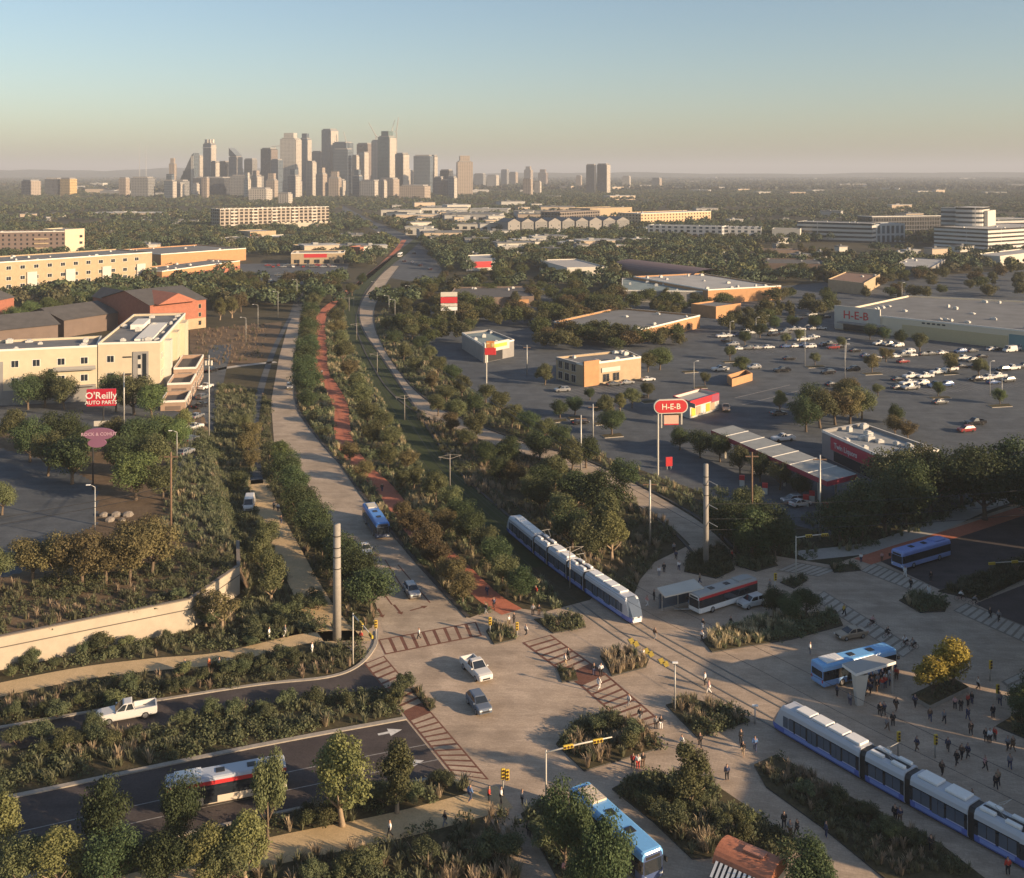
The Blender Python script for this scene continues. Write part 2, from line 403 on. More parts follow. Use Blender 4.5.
def nth(i): 
    if i < 20: return ORD[i]
    tens = {2: 'twenty', 3: 'thirty', 4: 'forty', 5: 'fifty', 6: 'sixty'}[(i + 1) // 10]
    u = (i + 1) % 10
    if u == 0: return {2: 'twentieth', 3: 'thirtieth', 4: 'fortieth', 5: 'fiftieth', 6: 'sixtieth'}[(i + 1) // 10]
    return tens + '-' + ('first ' + ' '.join(ORD[1:9])).split()[u - 1]
DESC = {'dark': 'dark green', 'olive': 'olive green', 'green': 'mid green', 'rust': 'rust brown', 'gold': 'golden', 'yellow': 'bright yellow', 'slim': 'slim olive', 'sparse': 'thin-leaved brown', 'bush': 'dense green', 'obush': 'olive'}
SIZE = lambda h: 'small' if h < 5 else 'tall' if h > 9 else ''
def tree_row(px, where, anchor, group):
    """px: (x, y, kind, height[, width]); labels count along the row from its anchor"""
    for i, t in enumerate(px):
        x, y, k, h = t[:4]
        lab = ' '.join(f"{SIZE(h)} {DESC[k]} tree {where}, {'nearest' if i == 0 else nth(i) + ' from'} {anchor}".split())
        tree(k, GP(x, y), h, lab, group, wide=t[4] if len(t) > 4 else 1.0)

# ground cover -----------------------------------------------------
def blades(rng, n, h, spread, w):
    a = rng.uniform(0, 6.28, n); l = rng.uniform(.25, 1, n) * spread; hh = h * rng.uniform(.6, 1.1, n)
    d = np.stack([np.cos(a), np.sin(a), np.zeros(n)], 1); p = np.stack([-d[:, 1], d[:, 0], np.zeros(n)], 1) * (w * .5)
    b = d * (l * .25)[:, None]; m = d * (l * .6)[:, None] + np.array([0, 0, 1]) * (hh * .75)[:, None]; t = d * l[:, None] + np.array([0, 0, 1]) * hh[:, None]
    q1 = np.stack([b - p, b + p, m + p, m - p], 1); q2 = np.stack([m - p, m + p, t + p * .3, t - p * .3], 1)
    return np.concatenate([q1, q2])
def shrub_cards(rng, n, r, h, leaf):
    d = rng.normal(0, 1, (n, 3)); d[:, 2] = np.abs(d[:, 2]); d /= np.linalg.norm(d, axis=1)[:, None]
    p = d * np.array([r, r, h]) * rng.uniform(.55, 1.08, n)[:, None]
    return leaf_cards(p, d, leaf, rng)
TUFT = []
_r = np.random.default_rng(5)
for i in range(4): TUFT.append((blades(_r, 26, 1.0, .7, .06), 0))        # straw
for i in range(4): TUFT.append((blades(_r, 26, .85, .65, .065), 1))        # green grass
for i in range(6): TUFT.append((shrub_cards(_r, 90, .8, .95, .2), 2))   # shrubs
def inside(P, poly):
    x, y = P[:, 0], P[:, 1]; c = np.zeros(len(P), bool); n = len(poly); j = n - 1
    for i in range(n):
        xi, yi = poly[i][0], poly[i][1]; xj, yj = poly[j][0], poly[j][1]
        c ^= ((yi > y) != (yj > y)) & (x < (xj - xi) * (y - yi) / (yj - yi + 1e-12) + xi); j = i
    return c
def sample(poly, dens, rng=RNG):
    A = abs(area(poly)); xs = [p[0] for p in poly]; ys = [p[1] for p in poly]
    n = int((max(xs) - min(xs)) * (max(ys) - min(ys)) * dens)
    P = np.stack([rng.uniform(min(xs), max(xs), n), rng.uniform(min(ys), max(ys), n)], 1)
    return P[inside(P, poly)]
def noise2(P, s):
    return .5 + .25 * (np.sin(P[:, 0] * s + 1.3 * np.sin(P[:, 1] * s * .7)) + np.sin(P[:, 1] * s * 1.1 + 1.7 * np.sin(P[:, 0] * s * .6 + 2)))
COVER = ['growing', 'planted']
def cover(label, poly, dens=.9, mix=(.3, .3, .4), size=1.0, z=0.1, avoid=(), name='shrub_planting', zf=None, pos=None):
    """one bed's shrubs and grasses as ONE stuff object"""
    P = sample(poly, dens) if pos is None else pos
    for a in avoid:
        if len(P): P = P[~inside(P, a)]
    if not len(P): return None
    cards = []; mi = []
    nv = noise2(P, .33)
    for k in range(len(P)):
        t = RNG.random() * .55 + nv[k] * .45
        g = 0 if t < mix[0] * 1.0 else 1 if t < mix[0] + mix[1] else 2
        pr = TUFT[RNG.integers(0, 4) if g == 0 else RNG.integers(4, 8) if g == 1 else RNG.integers(8, 14)]
        s = size * RNG.uniform(.55, 1.35); a = RNG.uniform(0, 6.28); c, sn = math.cos(a), math.sin(a)
        q = pr[0].reshape(-1, 3); q = np.stack([q[:, 0] * c - q[:, 1] * sn, q[:, 0] * sn + q[:, 1] * c, q[:, 2]], 1) * s
        q = q + np.array([P[k, 0], P[k, 1], z if zf is None else zf(P[k])])
        cards.append(q.reshape(-1, 4, 3)); mi.append(np.full(len(pr[0]), pr[1]))
    me = card_mesh(name, np.concatenate(cards), [L_STRAW, L_GRASSG, L_SHRUB], np.concatenate(mi))
    o = link(bpy.data.objects.new(name, me)); return tag(o, label, 'planting', None, 'stuff')

# ------------------------------------------------------------------ people
SKIN = mat('skin', (.42,.25,.17), .6); HAIRM = mat('hair', (.035,.024,.018), .7)
CL = {'white': (.75,.73,.7), 'black': (.02,.02,.024), 'navy': (.03,.045,.1), 'grey': (.22,.22,.23), 'red': (.45,.05,.035), 'orange': (.55,.16,.06), 'blue': (.1,.2,.42), 'tan': (.38,.28,.18), 'pink': (.55,.3,.28), 'green': (.07,.13,.06), 'yellow': (.6,.42,.08), 'brown': (.13,.08,.05)}
CLM = {k: mat('cloth_' + k, v, .9) for k, v in CL.items()}
def skin_mesh(name, pts, edges, rad, root, m, level=1):
    me = bpy.data.meshes.new(name); me.from_pydata(pts, edges, []); me.update()
    o = bpy.data.objects.new(name, me); COL.objects.link(o)
    sk = o.modifiers.new('skin', 'SKIN'); sk.use_smooth_shade = True
    for i, v in enumerate(me.skin_vertices[0].data):
        v.radius = rad[i] if isinstance(rad[i], tuple) else (rad[i], rad[i]); v.use_root = (i == root)
    ss = o.modifiers.new('sub', 'SUBSURF'); ss.levels = level; ss.render_levels = level
    dg = bpy.context.evaluated_depsgraph_get(); dg.update()
    out = bpy.data.meshes.new_from_object(o.evaluated_get(dg)); out.name = name
    bpy.data.objects.remove(o); out.materials.clear(); out.materials.append(m); return out
def pose_pts(pose):
    """joints in metres, facing +x: 0 pelvis 1 chest 2 neck 3 head 4 crown, arms 5-7 8-10 (+11,12 finger tips), legs 13-15, 16-18 (+toes 19,20)"""
    s = .19
    P = [(0,0,.93),(0.01,0,1.3),(0.02,0,1.47),(.04,0,1.58),(.03,0,1.72)]
    if pose == 'walk':
        A = [(0,s,1.38),(-.1,s+.05,1.12),(-.04,s+.06,.88),(0,-s,1.38),(.05,-s-.05,1.12),(.2,-s-.05,.92)]; hands = [(-.02,s+.06,.79),(.25,-s-.04,.84)]
        Lg = [(0,.1,.88),(.16,.1,.5),(.24,.1,.08),(0,-.1,.88),(.03,-.1,.48),(-.27,-.1,.14)]; toes = [(.4,.11,.04),(-.14,-.11,.03)]
    elif pose == 'sit':
        P = [(-.12,0,.95),(.1,0,1.27),(.18,0,1.42),(.24,0,1.52),(.25,0,1.66)]
        A = [(.1,s,1.34),(.25,s+.05,1.14),(.46,s,1.05),(.1,-s,1.34),(.25,-s-.05,1.14),(.46,-s,1.05)]; hands = [(.53,s,1.03),(.53,-s,1.03)]
        Lg = [(-.1,.1,.92),(.3,.11,.72),(.12,.1,.32),(-.1,-.1,.92),(.28,-.11,.85),(.2,-.1,.48)]; toes = [(.27,.1,.27),(.35,-.1,.45)]
    else:
        A = [(0,s,1.38),(-.02,s+.06,1.11),(.06,s+.05,.88),(0,-s,1.38),(-.02,-s-.06,1.11),(.14,-s-.02,.95)]; hands = [(.09,s+.04,.79),(.22,-s+.02,.93)]
        Lg = [(0,.1,.88),(.02,.12,.48),(-.02,.12,.08),(0,-.1,.88),(.03,-.11,.48),(0,-.12,.08)]; toes = [(.14,.14,.03),(.16,-.15,.03)]
    return P + A + hands + Lg + toes
BE = [(0,1),(1,2),(2,3),(3,4),(1,5),(5,6),(6,7),(7,11),(1,8),(8,9),(9,10),(10,12),(0,13),(13,14),(14,15),(15,19),(0,16),(16,17),(17,18),(18,20)]
BR = [.13,.14,.06,.095,.07,.062,.042,.032,.062,.042,.032,.022,.022,.088,.058,.04,.088,.058,.04,.034,.034]
PMESH = {}
for ps in ('walk', 'stand', 'sit'):
    pp = pose_pts(ps)
    body = skin_mesh('body', pp, BE, BR, 0, SKIN)
    ti = [0,1,5,6,7,8,9,10]; remap = {a: i for i, a in enumerate(ti)}
    topv = [pp[i] for i in ti]; topv.append(tuple(np.array(pp[1]) * .55 + np.array(pp[2]) * .45))
    tope = [(0,1),(1,2),(2,3),(3,4),(1,5),(5,6),(6,7),(1,8)]
    top = skin_mesh('top', topv, tope, [.165,.168,.085,.066,.052,.085,.066,.052,.09], 0, CLM['white'])
    li = [0,13,14,15,16,17,18]
    leg = skin_mesh('trousers', [pp[i] for i in li], [(0,1),(1,2),(2,3),(0,4),(4,5),(5,6)], [.155,.11,.08,.062,.11,.08,.062], 0, CLM['navy'])
    h3, h4 = np.array(pp[3]), np.array(pp[4])
    hair = skin_mesh('hair', [tuple(h3 * .45 + h4 * .55 + np.array([-.03,0,.01])), tuple(h4 + np.array([-.02,0,0]))], [(0,1)], [.1,.085], 0, HAIRM)
    PMESH[ps] = (body, top, leg, hair)
TINT = {}
def tinted(me, m):
    k = (me.name, m.name)
    if k not in TINT:
        c = me.copy(); c.materials.clear(); c.materials.append(m); TINT[k] = c
    return TINT[k]
def person(loc, face, top, legs, pose, label, group=None):
    o = thing('person', label, 'person', loc, face, group); s = rnd.uniform(.95, 1.06); o.scale = (s * 1.08, s * 1.08, s)
    b, t, l, h = PMESH[pose]
    inst('body', b, o); inst('top', tinted(t, CLM[top]), o); inst('trousers', tinted(l, CLM[legs]), o); inst('hair', h, o)
    return o
TRAMR = mat('tram_roof', (.48,.5,.54), .35)
# ------------------------------------------------------------------ vehicles (facing +x, base at z=0)
PAINT = {'white': mat('car_white', (.58,.57,.55), .3), 'silver': mat('car_silver', (.38,.38,.38), .25, .5), 'grey': mat('car_grey', (.13,.135,.14), .25, .3), 'black': mat('car_black', (.015,.015,.018), .2), 'red': mat('car_red', (.2,.025,.025), .3), 'blue': mat('car_blue', (.05,.09,.2), .25, .2), 'tan': mat('car_tan', (.4,.31,.22), .3, .3), 'bluegrey': mat('car_bluegrey', (.16,.19,.24), .25, .3)}
def ring(x, w, z0, z1, r=.12, wt=None):
    """rounded section across the car at x: half width w, from z0 to z1, half width wt on top"""
    wt = w if wt is None else wt
    return [(x,-w+.06,z0),(x,-w,z0+r),(x,-(w+wt)/2-.01,(z0+z1)/2),(x,-wt,z1-r*.6),(x,-wt+r,z1),(x,wt-r,z1),(x,wt,z1-r*.6),(x,(w+wt)/2+.01,(z0+z1)/2),(x,w,z0+r),(x,w-.06,z0)]
def wheel(parent, x, y, r, w, full=True):
    mb = MB(); mb.tube([(x, y - w/2, r), (x, y - w*.35, r), (x, y + w*.35, r), (x, y + w/2, r)], [r*.9, r, r, r*.9], 14)
    t = mb.build('tyre' if full else 'wheel', RUBBER, None, True)
    if not full:
        t.parent = parent; KIDS.setdefault(parent.name, []).append(t); return t
    hub = bpy.data.objects.new('wheel', None); link(hub, parent)
    t.parent = hub; KIDS.setdefault(hub.name, []).append(t)
    s = 1 if y > 0 else -1
    mb = MB(); mb.tube([(x, y + s*w*.42, r), (x, y + s*w*.53, r)], [r*.66, r*.6], 12)
    for i in range(5):
        a = i * 2 * PI / 5; mb.box(-.03, .03, 0, .03, 0, r*.55, 0, Matrix.Translation((x, y + s*w*.52 - (.03 if s < 0 else 0), r)) @ Matrix.Rotation(a, 4, 'Y'))
    mb.build('rim', CHROME, hub); return hub
def make_car(kind, paint, label, full=True):
    o = thing({'pickup': 'pickup_truck', 'van': 'van'}.get(kind, 'car'), label, {'pickup': 'pickup truck', 'van': 'van', 'suv': 'car'}.get(kind, 'car'))
    P = PAINT[paint]; mb = MB()
    if kind == 'pickup':
        L, W, wr, xb = 5.8, .98, .39, (1.75, -1.75)
        secs = [(2.9,.82,.45,.85),(2.78,.93,.38,1.02),(2.4,.97,.36,1.12),(1.35,.98,.35,1.18),(1.1,.98,.35,1.2),(-.75,.98,.35,1.2),(-.8,.98,.36,.72),(-2.75,.98,.38,.72),(-2.76,.98,.38,1.18),(-2.9,.97,.42,1.18)]
        cab = [(1.15,.9,.9,1.18),(.35,.86,.74,1.86),(-.5,.86,.74,1.88),(-.74,.9,.86,1.2)]
    elif kind == 'suv':
        L, W, wr, xb = 4.7, .94, .36, (1.42, -1.4)
        secs = [(2.35,.78,.42,.8),(2.2,.9,.3,.98),(1.8,.94,.28,1.04),(.95,.94,.28,1.1),(-2.0,.94,.28,1.12),(-2.25,.9,.34,1.08),(-2.35,.84,.42,.9)]
        cab = [(1.15,.88,.86,1.06),(.35,.84,.7,1.66),(-1.6,.84,.7,1.7),(-2.2,.88,.84,1.1)]
    elif kind == 'van':
        L, W, wr, xb = 5.6, 1.0, .36, (1.75, -1.75)
        secs = [(2.8,.84,.42,.85),(2.65,.95,.3,1.1),(2.0,1.0,.28,1.3),(-2.7,1.0,.28,1.3),(-2.8,.96,.35,1.2)]
        cab = [(2.1,.94,.9,1.26),(1.4,.95,.84,2.3),(-2.6,.95,.86,2.35),(-2.75,.96,.93,1.26)]
    else:
        L, W, wr, xb = 4.6, .91, .33, (1.4, -1.35)
        secs = [(2.3,.74,.38,.66),(2.15,.86,.27,.78),(1.8,.9,.24,.84),(.9,.91,.24,.93),(-1.5,.91,.24,.96),(-2.1,.88,.3,.94),(-2.3,.8,.4,.82)]
        cab = [(1.1,.85,.82,.9),(.15,.8,.66,1.42),(-.95,.8,.66,1.42),(-1.75,.84,.8,.94)]
    mb.loft([ring(x, w, a, b) for x, w, a, b in secs])
    if kind == 'pickup':
        for s in (-1, 1): mb.box(-2.8, -.75, s*.98 if s < 0 else .84, -.84 if s < 0 else .98, .7, 1.2)
    # cabin: roof and pillars in paint, glass as its own parts
    def crv(x, wb, wt, z): return x, wb, wt, z
    base = secs[4][3] - .04
    x0, x1, x2, x3 = (c[0] for c in cab); zr = cab[1][3]; wb, wt = cab[0][1], cab[1][2]
    q = lambda x, w, z: [(x, -w, z), (x, w, z)]
    V = q(x0, wb, base) + q(x1, wt, zr - .05) + q(x2, wt, zr - .03) + q(x3, cab[3][1], base) + q(x1 - .1, wt - .12, zr) + q(x2 + .1, wt - .12, zr + .02)
    mb.add(V, [(0,1,3,2),(6,4,5,7),(0,2,4,6),(1,7,5,3),(2,3,9,8),(8,9,11,10),(10,11,5,4),(2,8,10,4),(3,5,11,9)])
    mb.build('body', P, o, False, .03)
    def pane(name, pts, push):
        g = MB(); g.cap([Vector(p) + Vector(push) for p in pts]); g.build(name, GLASS, o)
    lerp = lambda a, b, t: Vector(a) * (1 - t) + Vector(b) * t
    def inset(a, b, c, d, m):
        a, b, c, d = map(Vector, (a, b, c, d)); ctr = (a + b + c + d) / 4
        return [lerp(p, ctr, m) for p in (a, b, c, d)]
    nx, nz = (zr - base), (x0 - x1); ln = math.hypot(nx, nz)
    pane('windscreen', inset(V[0], V[1], V[3], V[2], .1), (nx/ln*.015, 0, nz/ln*.015))
    nx, nz = -(zr - base), (x2 - x3); ln = math.hypot(nx, nz)
    pane('rear_window', inset(V[7], V[6], V[4], V[5], .12), (nx/ln*.015, 0, nz/ln*.015))
    nwin = 1 if kind == 'van' else 2
    for s, (i0, i1, i2, i3) in ((-1, (0, 2, 4, 6)), (1, (1, 3, 5, 7))):
        A, B, Cc, D = Vector(V[i0]), Vector(V[i1]), Vector(V[i2]), Vector(V[i3])
        if kind == 'van': B2, C2 = B, lerp(B, Cc, .25); D2 = lerp(A, D, .3); segs = [(A, B2, C2, D2)]
        else:
            mB, mA = lerp(B, Cc, .5), lerp(A, D, .5); segs = [(A, B, mB, mA), (mA, mB, Cc, D)]
        for sg in segs:
            p = inset(*sg, .16)
            if s < 0: p = p[::-1]
            pane('side_window', p, (0, s * .014, .004))
    for s in (-1, 1):
        g = MB(); zz = secs[1][3] - .18
        g.box(secs[0][0] - .12, secs[0][0] + .012, s*.62 - .16, s*.62 + .16, zz - .09, zz + .06); g.build('headlight', LAMPW, o)
        g = MB(); zz = secs[-2][3] - .2
        g.box(secs[-1][0] - .012, secs[-1][0] + .1, s*(W-.2) - .13, s*(W-.2) + .1, zz - .12, zz + .1); g.build('tail_light', LAMPR, o)
        if full:
            g = MB(); g.box(x0 - .25, x0 - .1, s*(W+.08) - .1, s*(W+.08) + .1, base + .02, base + .17); g.build('mirror', P, o)
    for x in xb:
        for s in (-1, 1): wheel(o, x, s * (W - .1), wr, .24, full)
    if full:
        g = MB(); g.box(L/2 - .06, L/2 + .006, -.5, .5, .5, .7); g.build('grille', BLACK, o)
    return o
def bring(x, w, zs):
    (z0, z1, z2, z3, z4) = zs; a = w
    h = [(-a + .1, z0), (-a, z0 + .12), (-a, z1), (-a, z2), (-a + .03, z3), (-a + .14, z4 - .1), (-a + .34, z4)]
    return [(x, y, z) for y, z in h] + [(x, -y, z) for y, z in h[::-1]]
def make_bus(label, roof, upper, band, lower, front=None, hvac=OFFW, patch=None, name='bus', L=12.2):
    """city bus: lower skirt, glazed band, upper band, domed roof with hatches and a cooling unit"""
    o = thing(name, label, 'bus'); mb = MB(); w = 1.28; zs = (.32, 1.15, 2.35, 2.75, 3.05)
    seg = [0, 0, 1, 2, 3, 3, 3, 3, 3, 2, 1, 0, 0, 0]
    X = L / 2
    rings = [bring(-X, w - .12, (.5, 1.15, 2.3, 2.6, 2.85)), bring(-X + .1, w, zs), bring(X - .35, w, zs), bring(X - .08, w - .06, (.34, 1.15, 2.33, 2.7, 2.98)), bring(X, w - .2, (.4, 1.15, 2.3, 2.6, 2.84))]
    mb.loft(rings, seg, 0)
    mb.build('body', [lower, band, upper, roof], o)
    g = MB(); g.add([(X + .012, -1.02, 1.0), (X + .012, 1.02, 1.0), (X + .012, 1.02, 2.25), (X + .012, -1.02, 2.25)], [(0,1,2,3)]); g.build('windscreen', GLASS, o)
    g = MB(); g.box(X - .05, X + .03, -.8, .8, 2.34, 2.62); s_ = g.build('destination_sign', BLACK, o)
    g = MB(); g.add([(-X - .012, 1.0, 1.35), (-X - .012, -1.0, 1.35), (-X - .012, -1.0, 2.2), (-X - .012, 1.0, 2.2)], [(0,1,2,3)]); g.build('rear_window', GLASS, o)
    for s in (-1, 1):
        xs = [-5.4, -3.9, -2.4, -.9, .6, 2.1, 3.6, 5.1]
        for i in range(7):
            door = (s < 0 and i in (2, 6))
            g = MB(); z0, z1 = (.5, 2.3) if door else (1.22, 2.3)
            y = s * (w + .012)
            p = [(xs[i] + .05, y, z0), (xs[i+1] - .05, y, z0), (xs[i+1] - .05, y, z1), (xs[i] + .05, y, z1)]
            g.add(p if s < 0 else p[::-1], [(0,1,2,3)]); g.build('door' if door else 'window', GLASS, o)
        g = MB(); g.box(X - .05, X + .02, s*.95 - .17, s*.95 + .17, .62, .82); g.build('headlight', LAMPW, o)
        g = MB(); g.box(-X - .02, -X + .05, s*1.0 - .1, s*1.0 + .1, .8, 1.2); g.build('tail_light', LAMPR, o)
        g = MB(); g.box(X - .1, X + .25, s*1.42 - .08, s*1.42 + .08, 1.7, 2.15); g.build('mirror', BLACK, o)
        for x in (3.5, -3.1): wheel(o, x, s * 1.14, .48, .3)
    for x in (2.6, -.6) if not patch else (3.6,):
        g = MB(); g.box(x - .45, x + .45, -.4, .4, 3.05, 3.12); g.build('roof_hatch', BLACK, o)
    g = MB(); g.box(-X + .9, -X + 3.6, -.85, .85, 3.05, 3.26, 0)
    for i in range(5): g.box(-X + 1.1 + i*.48, -X + 1.45 + i*.48, -.7, .7, 3.26, 3.28, 0)
    g.build('cooling_unit', hvac, o, False, .05)
    if patch:
        g = MB(); g.box(-X + 4.0, X - 3.2, -.95, .95, 3.05, 3.075); g.build('roof_panel', patch, o)
    return o
def make_tram(label, center, s_front, rev=False):
    """five-section low-floor tram laid along its track; center(s) gives a point on the track, s grows along it"""
    secs = [('end', 13.4), ('short', 5.4), ('mid', 7.0), ('short', 5.4), ('end', 13.4)]
    root = None; s = s_front; d = -1 if not rev else 1
    for i, (k, L) in enumerate(secs):
        a, b = center(s), center(s + d * L); c = (a + b) * .5; ang = math.atan2(a.y - b.y, a.x - b.x)
        if root is None: root = thing('tram', label, 'tram', c)
        o = bpy.data.objects.new('carriage', None); link(o, root); o.location = c - root.location; o.rotation_euler = (0, 0, ang + (PI if i == 4 else 0))
        tram_section(o, k, L - .7)
        if i < 4:
            e = center(s + d * L); bl = bpy.data.objects.new
            g = MB(); g.loft([tring(x, .9, .12) for x in (-.36, -.24, -.12, 0, .12, .24, .36)], None, 0)
            q = g.build('gangway', BLACK, root); q.location = e - root.location; q.rotation_euler = (0, 0, ang)
        s += d * L
    return root
def tring(x, f=1.0, dz=0.0, x1=None):
    h = [(-1.16,.22),(-1.3,.45),(-1.325,1.0),(-1.325,2.5),(-1.28,2.95),(-1.1,3.28),(-.9,3.36)]
    h = [(y * f, z - (dz if z > 2 else 0)) for y, z in h]
    return [(x, y, z) for y, z in h] + [(x, -y, z) for y, z in h[::-1]]
def tram_section(o, k, L):
    X = L / 2; seg = [0, 0, 1, 2, 2, 2, 2, 2, 2, 2, 1, 0, 0, 0]; mb = MB()
    if k == 'end':
        base = tring(0)
        def nose(off, f, rake):
            return [(X - off - rake * max(0, (z - .9) / 2.4) ** 1.2, y * f, .3 + (z - .3) * (1 if z > 1 else 1)) for _, y, z in base]
        rings = [tring(-X), tring(X - 3.0), nose(1.3, .99, .55), nose(.5, .9, 1.15), nose(0, .62, 1.75)]
        mb.loft(rings[:2], seg, 2); mb.loft(rings[1:], [0, 0, 2, 2, 2, 2, 2, 2, 2, 2, 2, 0, 0, 0], 2); mb.build('body', [TRAMB, GLASS, TRAMR], o)
        r = rings[-1]; q = rings[-2]
        g = MB(); A = [Vector(r[i]) + Vector((.02, 0, .02)) for i in (2, 3, 4, 5, 6, 7, 8, 9, 10, 11)]
        g.cap(A)
        for i, j in ((2, 3), (3, 4)): 
            g.add([Vector(q[i]) + Vector((.015,-.015,0)), Vector(r[i]) + Vector((.02,-.01,.01)), Vector(r[j]) + Vector((.02,-.01,.01)), Vector(q[j]) + Vector((.015,-.015,0))], [(0,1,2,3)])
            i2, j2 = 13 - i, 13 - j
            g.add([Vector(q[j2]) + Vector((.015,.015,0)), Vector(r[j2]) + Vector((.02,.01,.01)), Vector(r[i2]) + Vector((.02,.01,.01)), Vector(q[i2]) + Vector((.015,.015,0))], [(0,1,2,3)])
        g.build('windscreen', GLASSB, o)
        g = MB(); g.box(X - .35, X + .04, -.7, .7, .35, .8); g.build('bumper', WHITE, o, False, .1)
        for s in (-1, 1):
            g = MB(); g.box(X - .08, X + .05, s*.5 - .12, s*.5 + .12, .82, .95); g.build('headlight', LAMPW, o)
        xs = [(-X + .4, -X + 2.2, 0), (-X + 2.4, -X + 3.7, 1), (-X + 3.9, -X + 5.6, 0), (-X + 5.8, -X + 7.1, 1), (-X + 7.3, -X + 8.9, 0), (-X + 9.1, X - 2.0, 0)]
        roofs = [(-X + .3 + i * 2.3, -X + 2.35 + i * 2.3) for i in range(4)]
        for a, b in roofs:
            g = MB(); g.box(a, b, -.78, .78, 3.36, 3.62); g.build('roof_panel', WHITE, o, False, .06)
    else:
        mb.loft([tring(-X), tring(X)], seg, 2); mb.build('body', [TRAMB, GLASS, TRAMR], o)
        if k == 'short':
            xs = [(-X + .4, -.15, 0), (.15, X - .4, 0)]
            for a, b in ((-X + .3, -.5), (.5, X - .3)):
                for s in (-1, 1):
                    g = MB(); g.box(a, b, s*.62 - .26, s*.62 + .26, 3.36, 3.66); g.build('roof_pod', WHITE, o, False, .06)
            g = MB(); g.box(-X + .2, X - .2, -.3, .3, 3.36, 3.42); g.build('roof_well', BLACK, o)
            g = MB(); g.tube([(-.3,-.35,3.45),(.75,-.35,4.2),(-.35,-.45,5.0)], .03, 5); g.tube([(-.3,.35,3.45),(.75,.35,4.2),(-.35,.45,5.0)], .03, 5); g.tube([(-.35,-.8,5.0),(-.35,.8,5.0)], .035, 5); g.build('pantograph', STEEL, o)
        else:
            xs = [(-X + .3, -.9, 0), (-.7, .7, 1), (.9, X - .3, 0)]
            for a, b in ((-X + .5, -.4), (.4, X - .5)):
                g = MB(); g.box(a, b, -.8, .8, 3.36, 3.64); g.build('roof_panel', WHITE, o, False, .06)
    for s in (-1, 1):
        for a, b, door in xs:
            z0, z1 = (.5, 2.42) if door else (1.15, 2.4); y = s * 1.338
            g = MB(); n = 2
            for i in range(n):
                x0 = a + (b - a) * i / n + .03; x1 = a + (b - a) * (i + 1) / n - .03
                p = [(x0, y, z0), (x1, y, z0), (x1, y, z1), (x0, y, z1)]; g.add(p if s < 0 else p[::-1], [(0,1,2,3)], 0)
            g.build('door' if door else 'window', GLASSB, o)
            if not door:
                g = MB(); p = [(a, y, .98), (b, y, .98), (b, y, 1.12), (a, y, 1.12)]; g.add(p if s < 0 else p[::-1], [(0,1,2,3)]); g.build('side_stripe', TRAML, o)
        g = MB(); yy = s * 1.325
        g.box(-X + .6, X - (2.2 if k == 'end' else .6), min(yy, yy*1.012), max(yy, yy*1.012), .5, .9); g.build('skirt_panel', PERI, o)
BIKE = None
def bicycle(loc, face, label):
    global BIKE
    if BIKE is None:
        b = thing('bicycle', label, 'bicycle'); used_.add('')
        g = MB(); g.tube([(-.5,0,.34),(-.1,0,.3),(.35,0,.8),(-.2,0,.82),(-.5,0,.34)], .02, 5); g.tube([(-.1,0,.3),(-.22,0,.92)], .02, 5); g.tube([(.52,0,.34),(.34,0,.95)], .02, 5); g.build('frame', PAINT['red'], b)
        for x in (-.5, .52):
            g = MB(); g.tube([(x + .33*math.cos(t*PI/8), 0, .34 + .33*math.sin(t*PI/8)) for t in range(17)], .025, 5); g.build('wheel', RUBBER, b)
        g = MB(); g.tube([(.34,-.3,1.0),(.34,.3,1.0)], .02, 5); g.build('handlebar', BLACK, b)
        g = MB(); g.box(-.35,-.1,-.08,.08,.9,.97); g.build('saddle', BLACK, b)
        BIKE = b; o = b
    else: o = copy_tree(BIKE)
    o.location = loc; o.rotation_euler = (0, 0, face); o['label'] = label
    return o
used_ = set()
# ------------------------------------------------------------------ ground, roads, paths
KEEP = []; KEEPB = []
def W(px, f=G): return [f(x, y) for x, y in px]
def sheet(name, poly, z, m, label=None, zf=None, keep=True):
    mb = MB(); pts = [Vector((p[0], p[1], (p[2] if zf else 0) + z)) for p in poly]
    if area(pts) < 0: pts = pts[::-1]
    mb.cap(pts); o = mb.build(name, m)
    if keep: KEEP.append(poly)
    return tag(o, label or name.replace('_', ' ') + ' lying in the scene', name.split('_')[-1], None, 'structure')
def ribbon_poly(pts, w, n=6, sm=True):
    P = smooth([(p[0], p[1]) for p in pts], n) if sm else [np.array(p[:2]) for p in pts]
    L, R = [], []
    for i in range(len(P)):
        d = P[min(i+1, len(P)-1)] - P[max(i-1, 0)]; d = d / (np.linalg.norm(d) + 1e-9)
        ww = w if not isinstance(w, (tuple, list)) else w[0] + (w[1] - w[0]) * i / (len(P) - 1)
        nrm = np.array([-d[1], d[0]]) * ww * .5
        L.append(P[i] + nrm); R.append(P[i] - nrm)
    return L, R
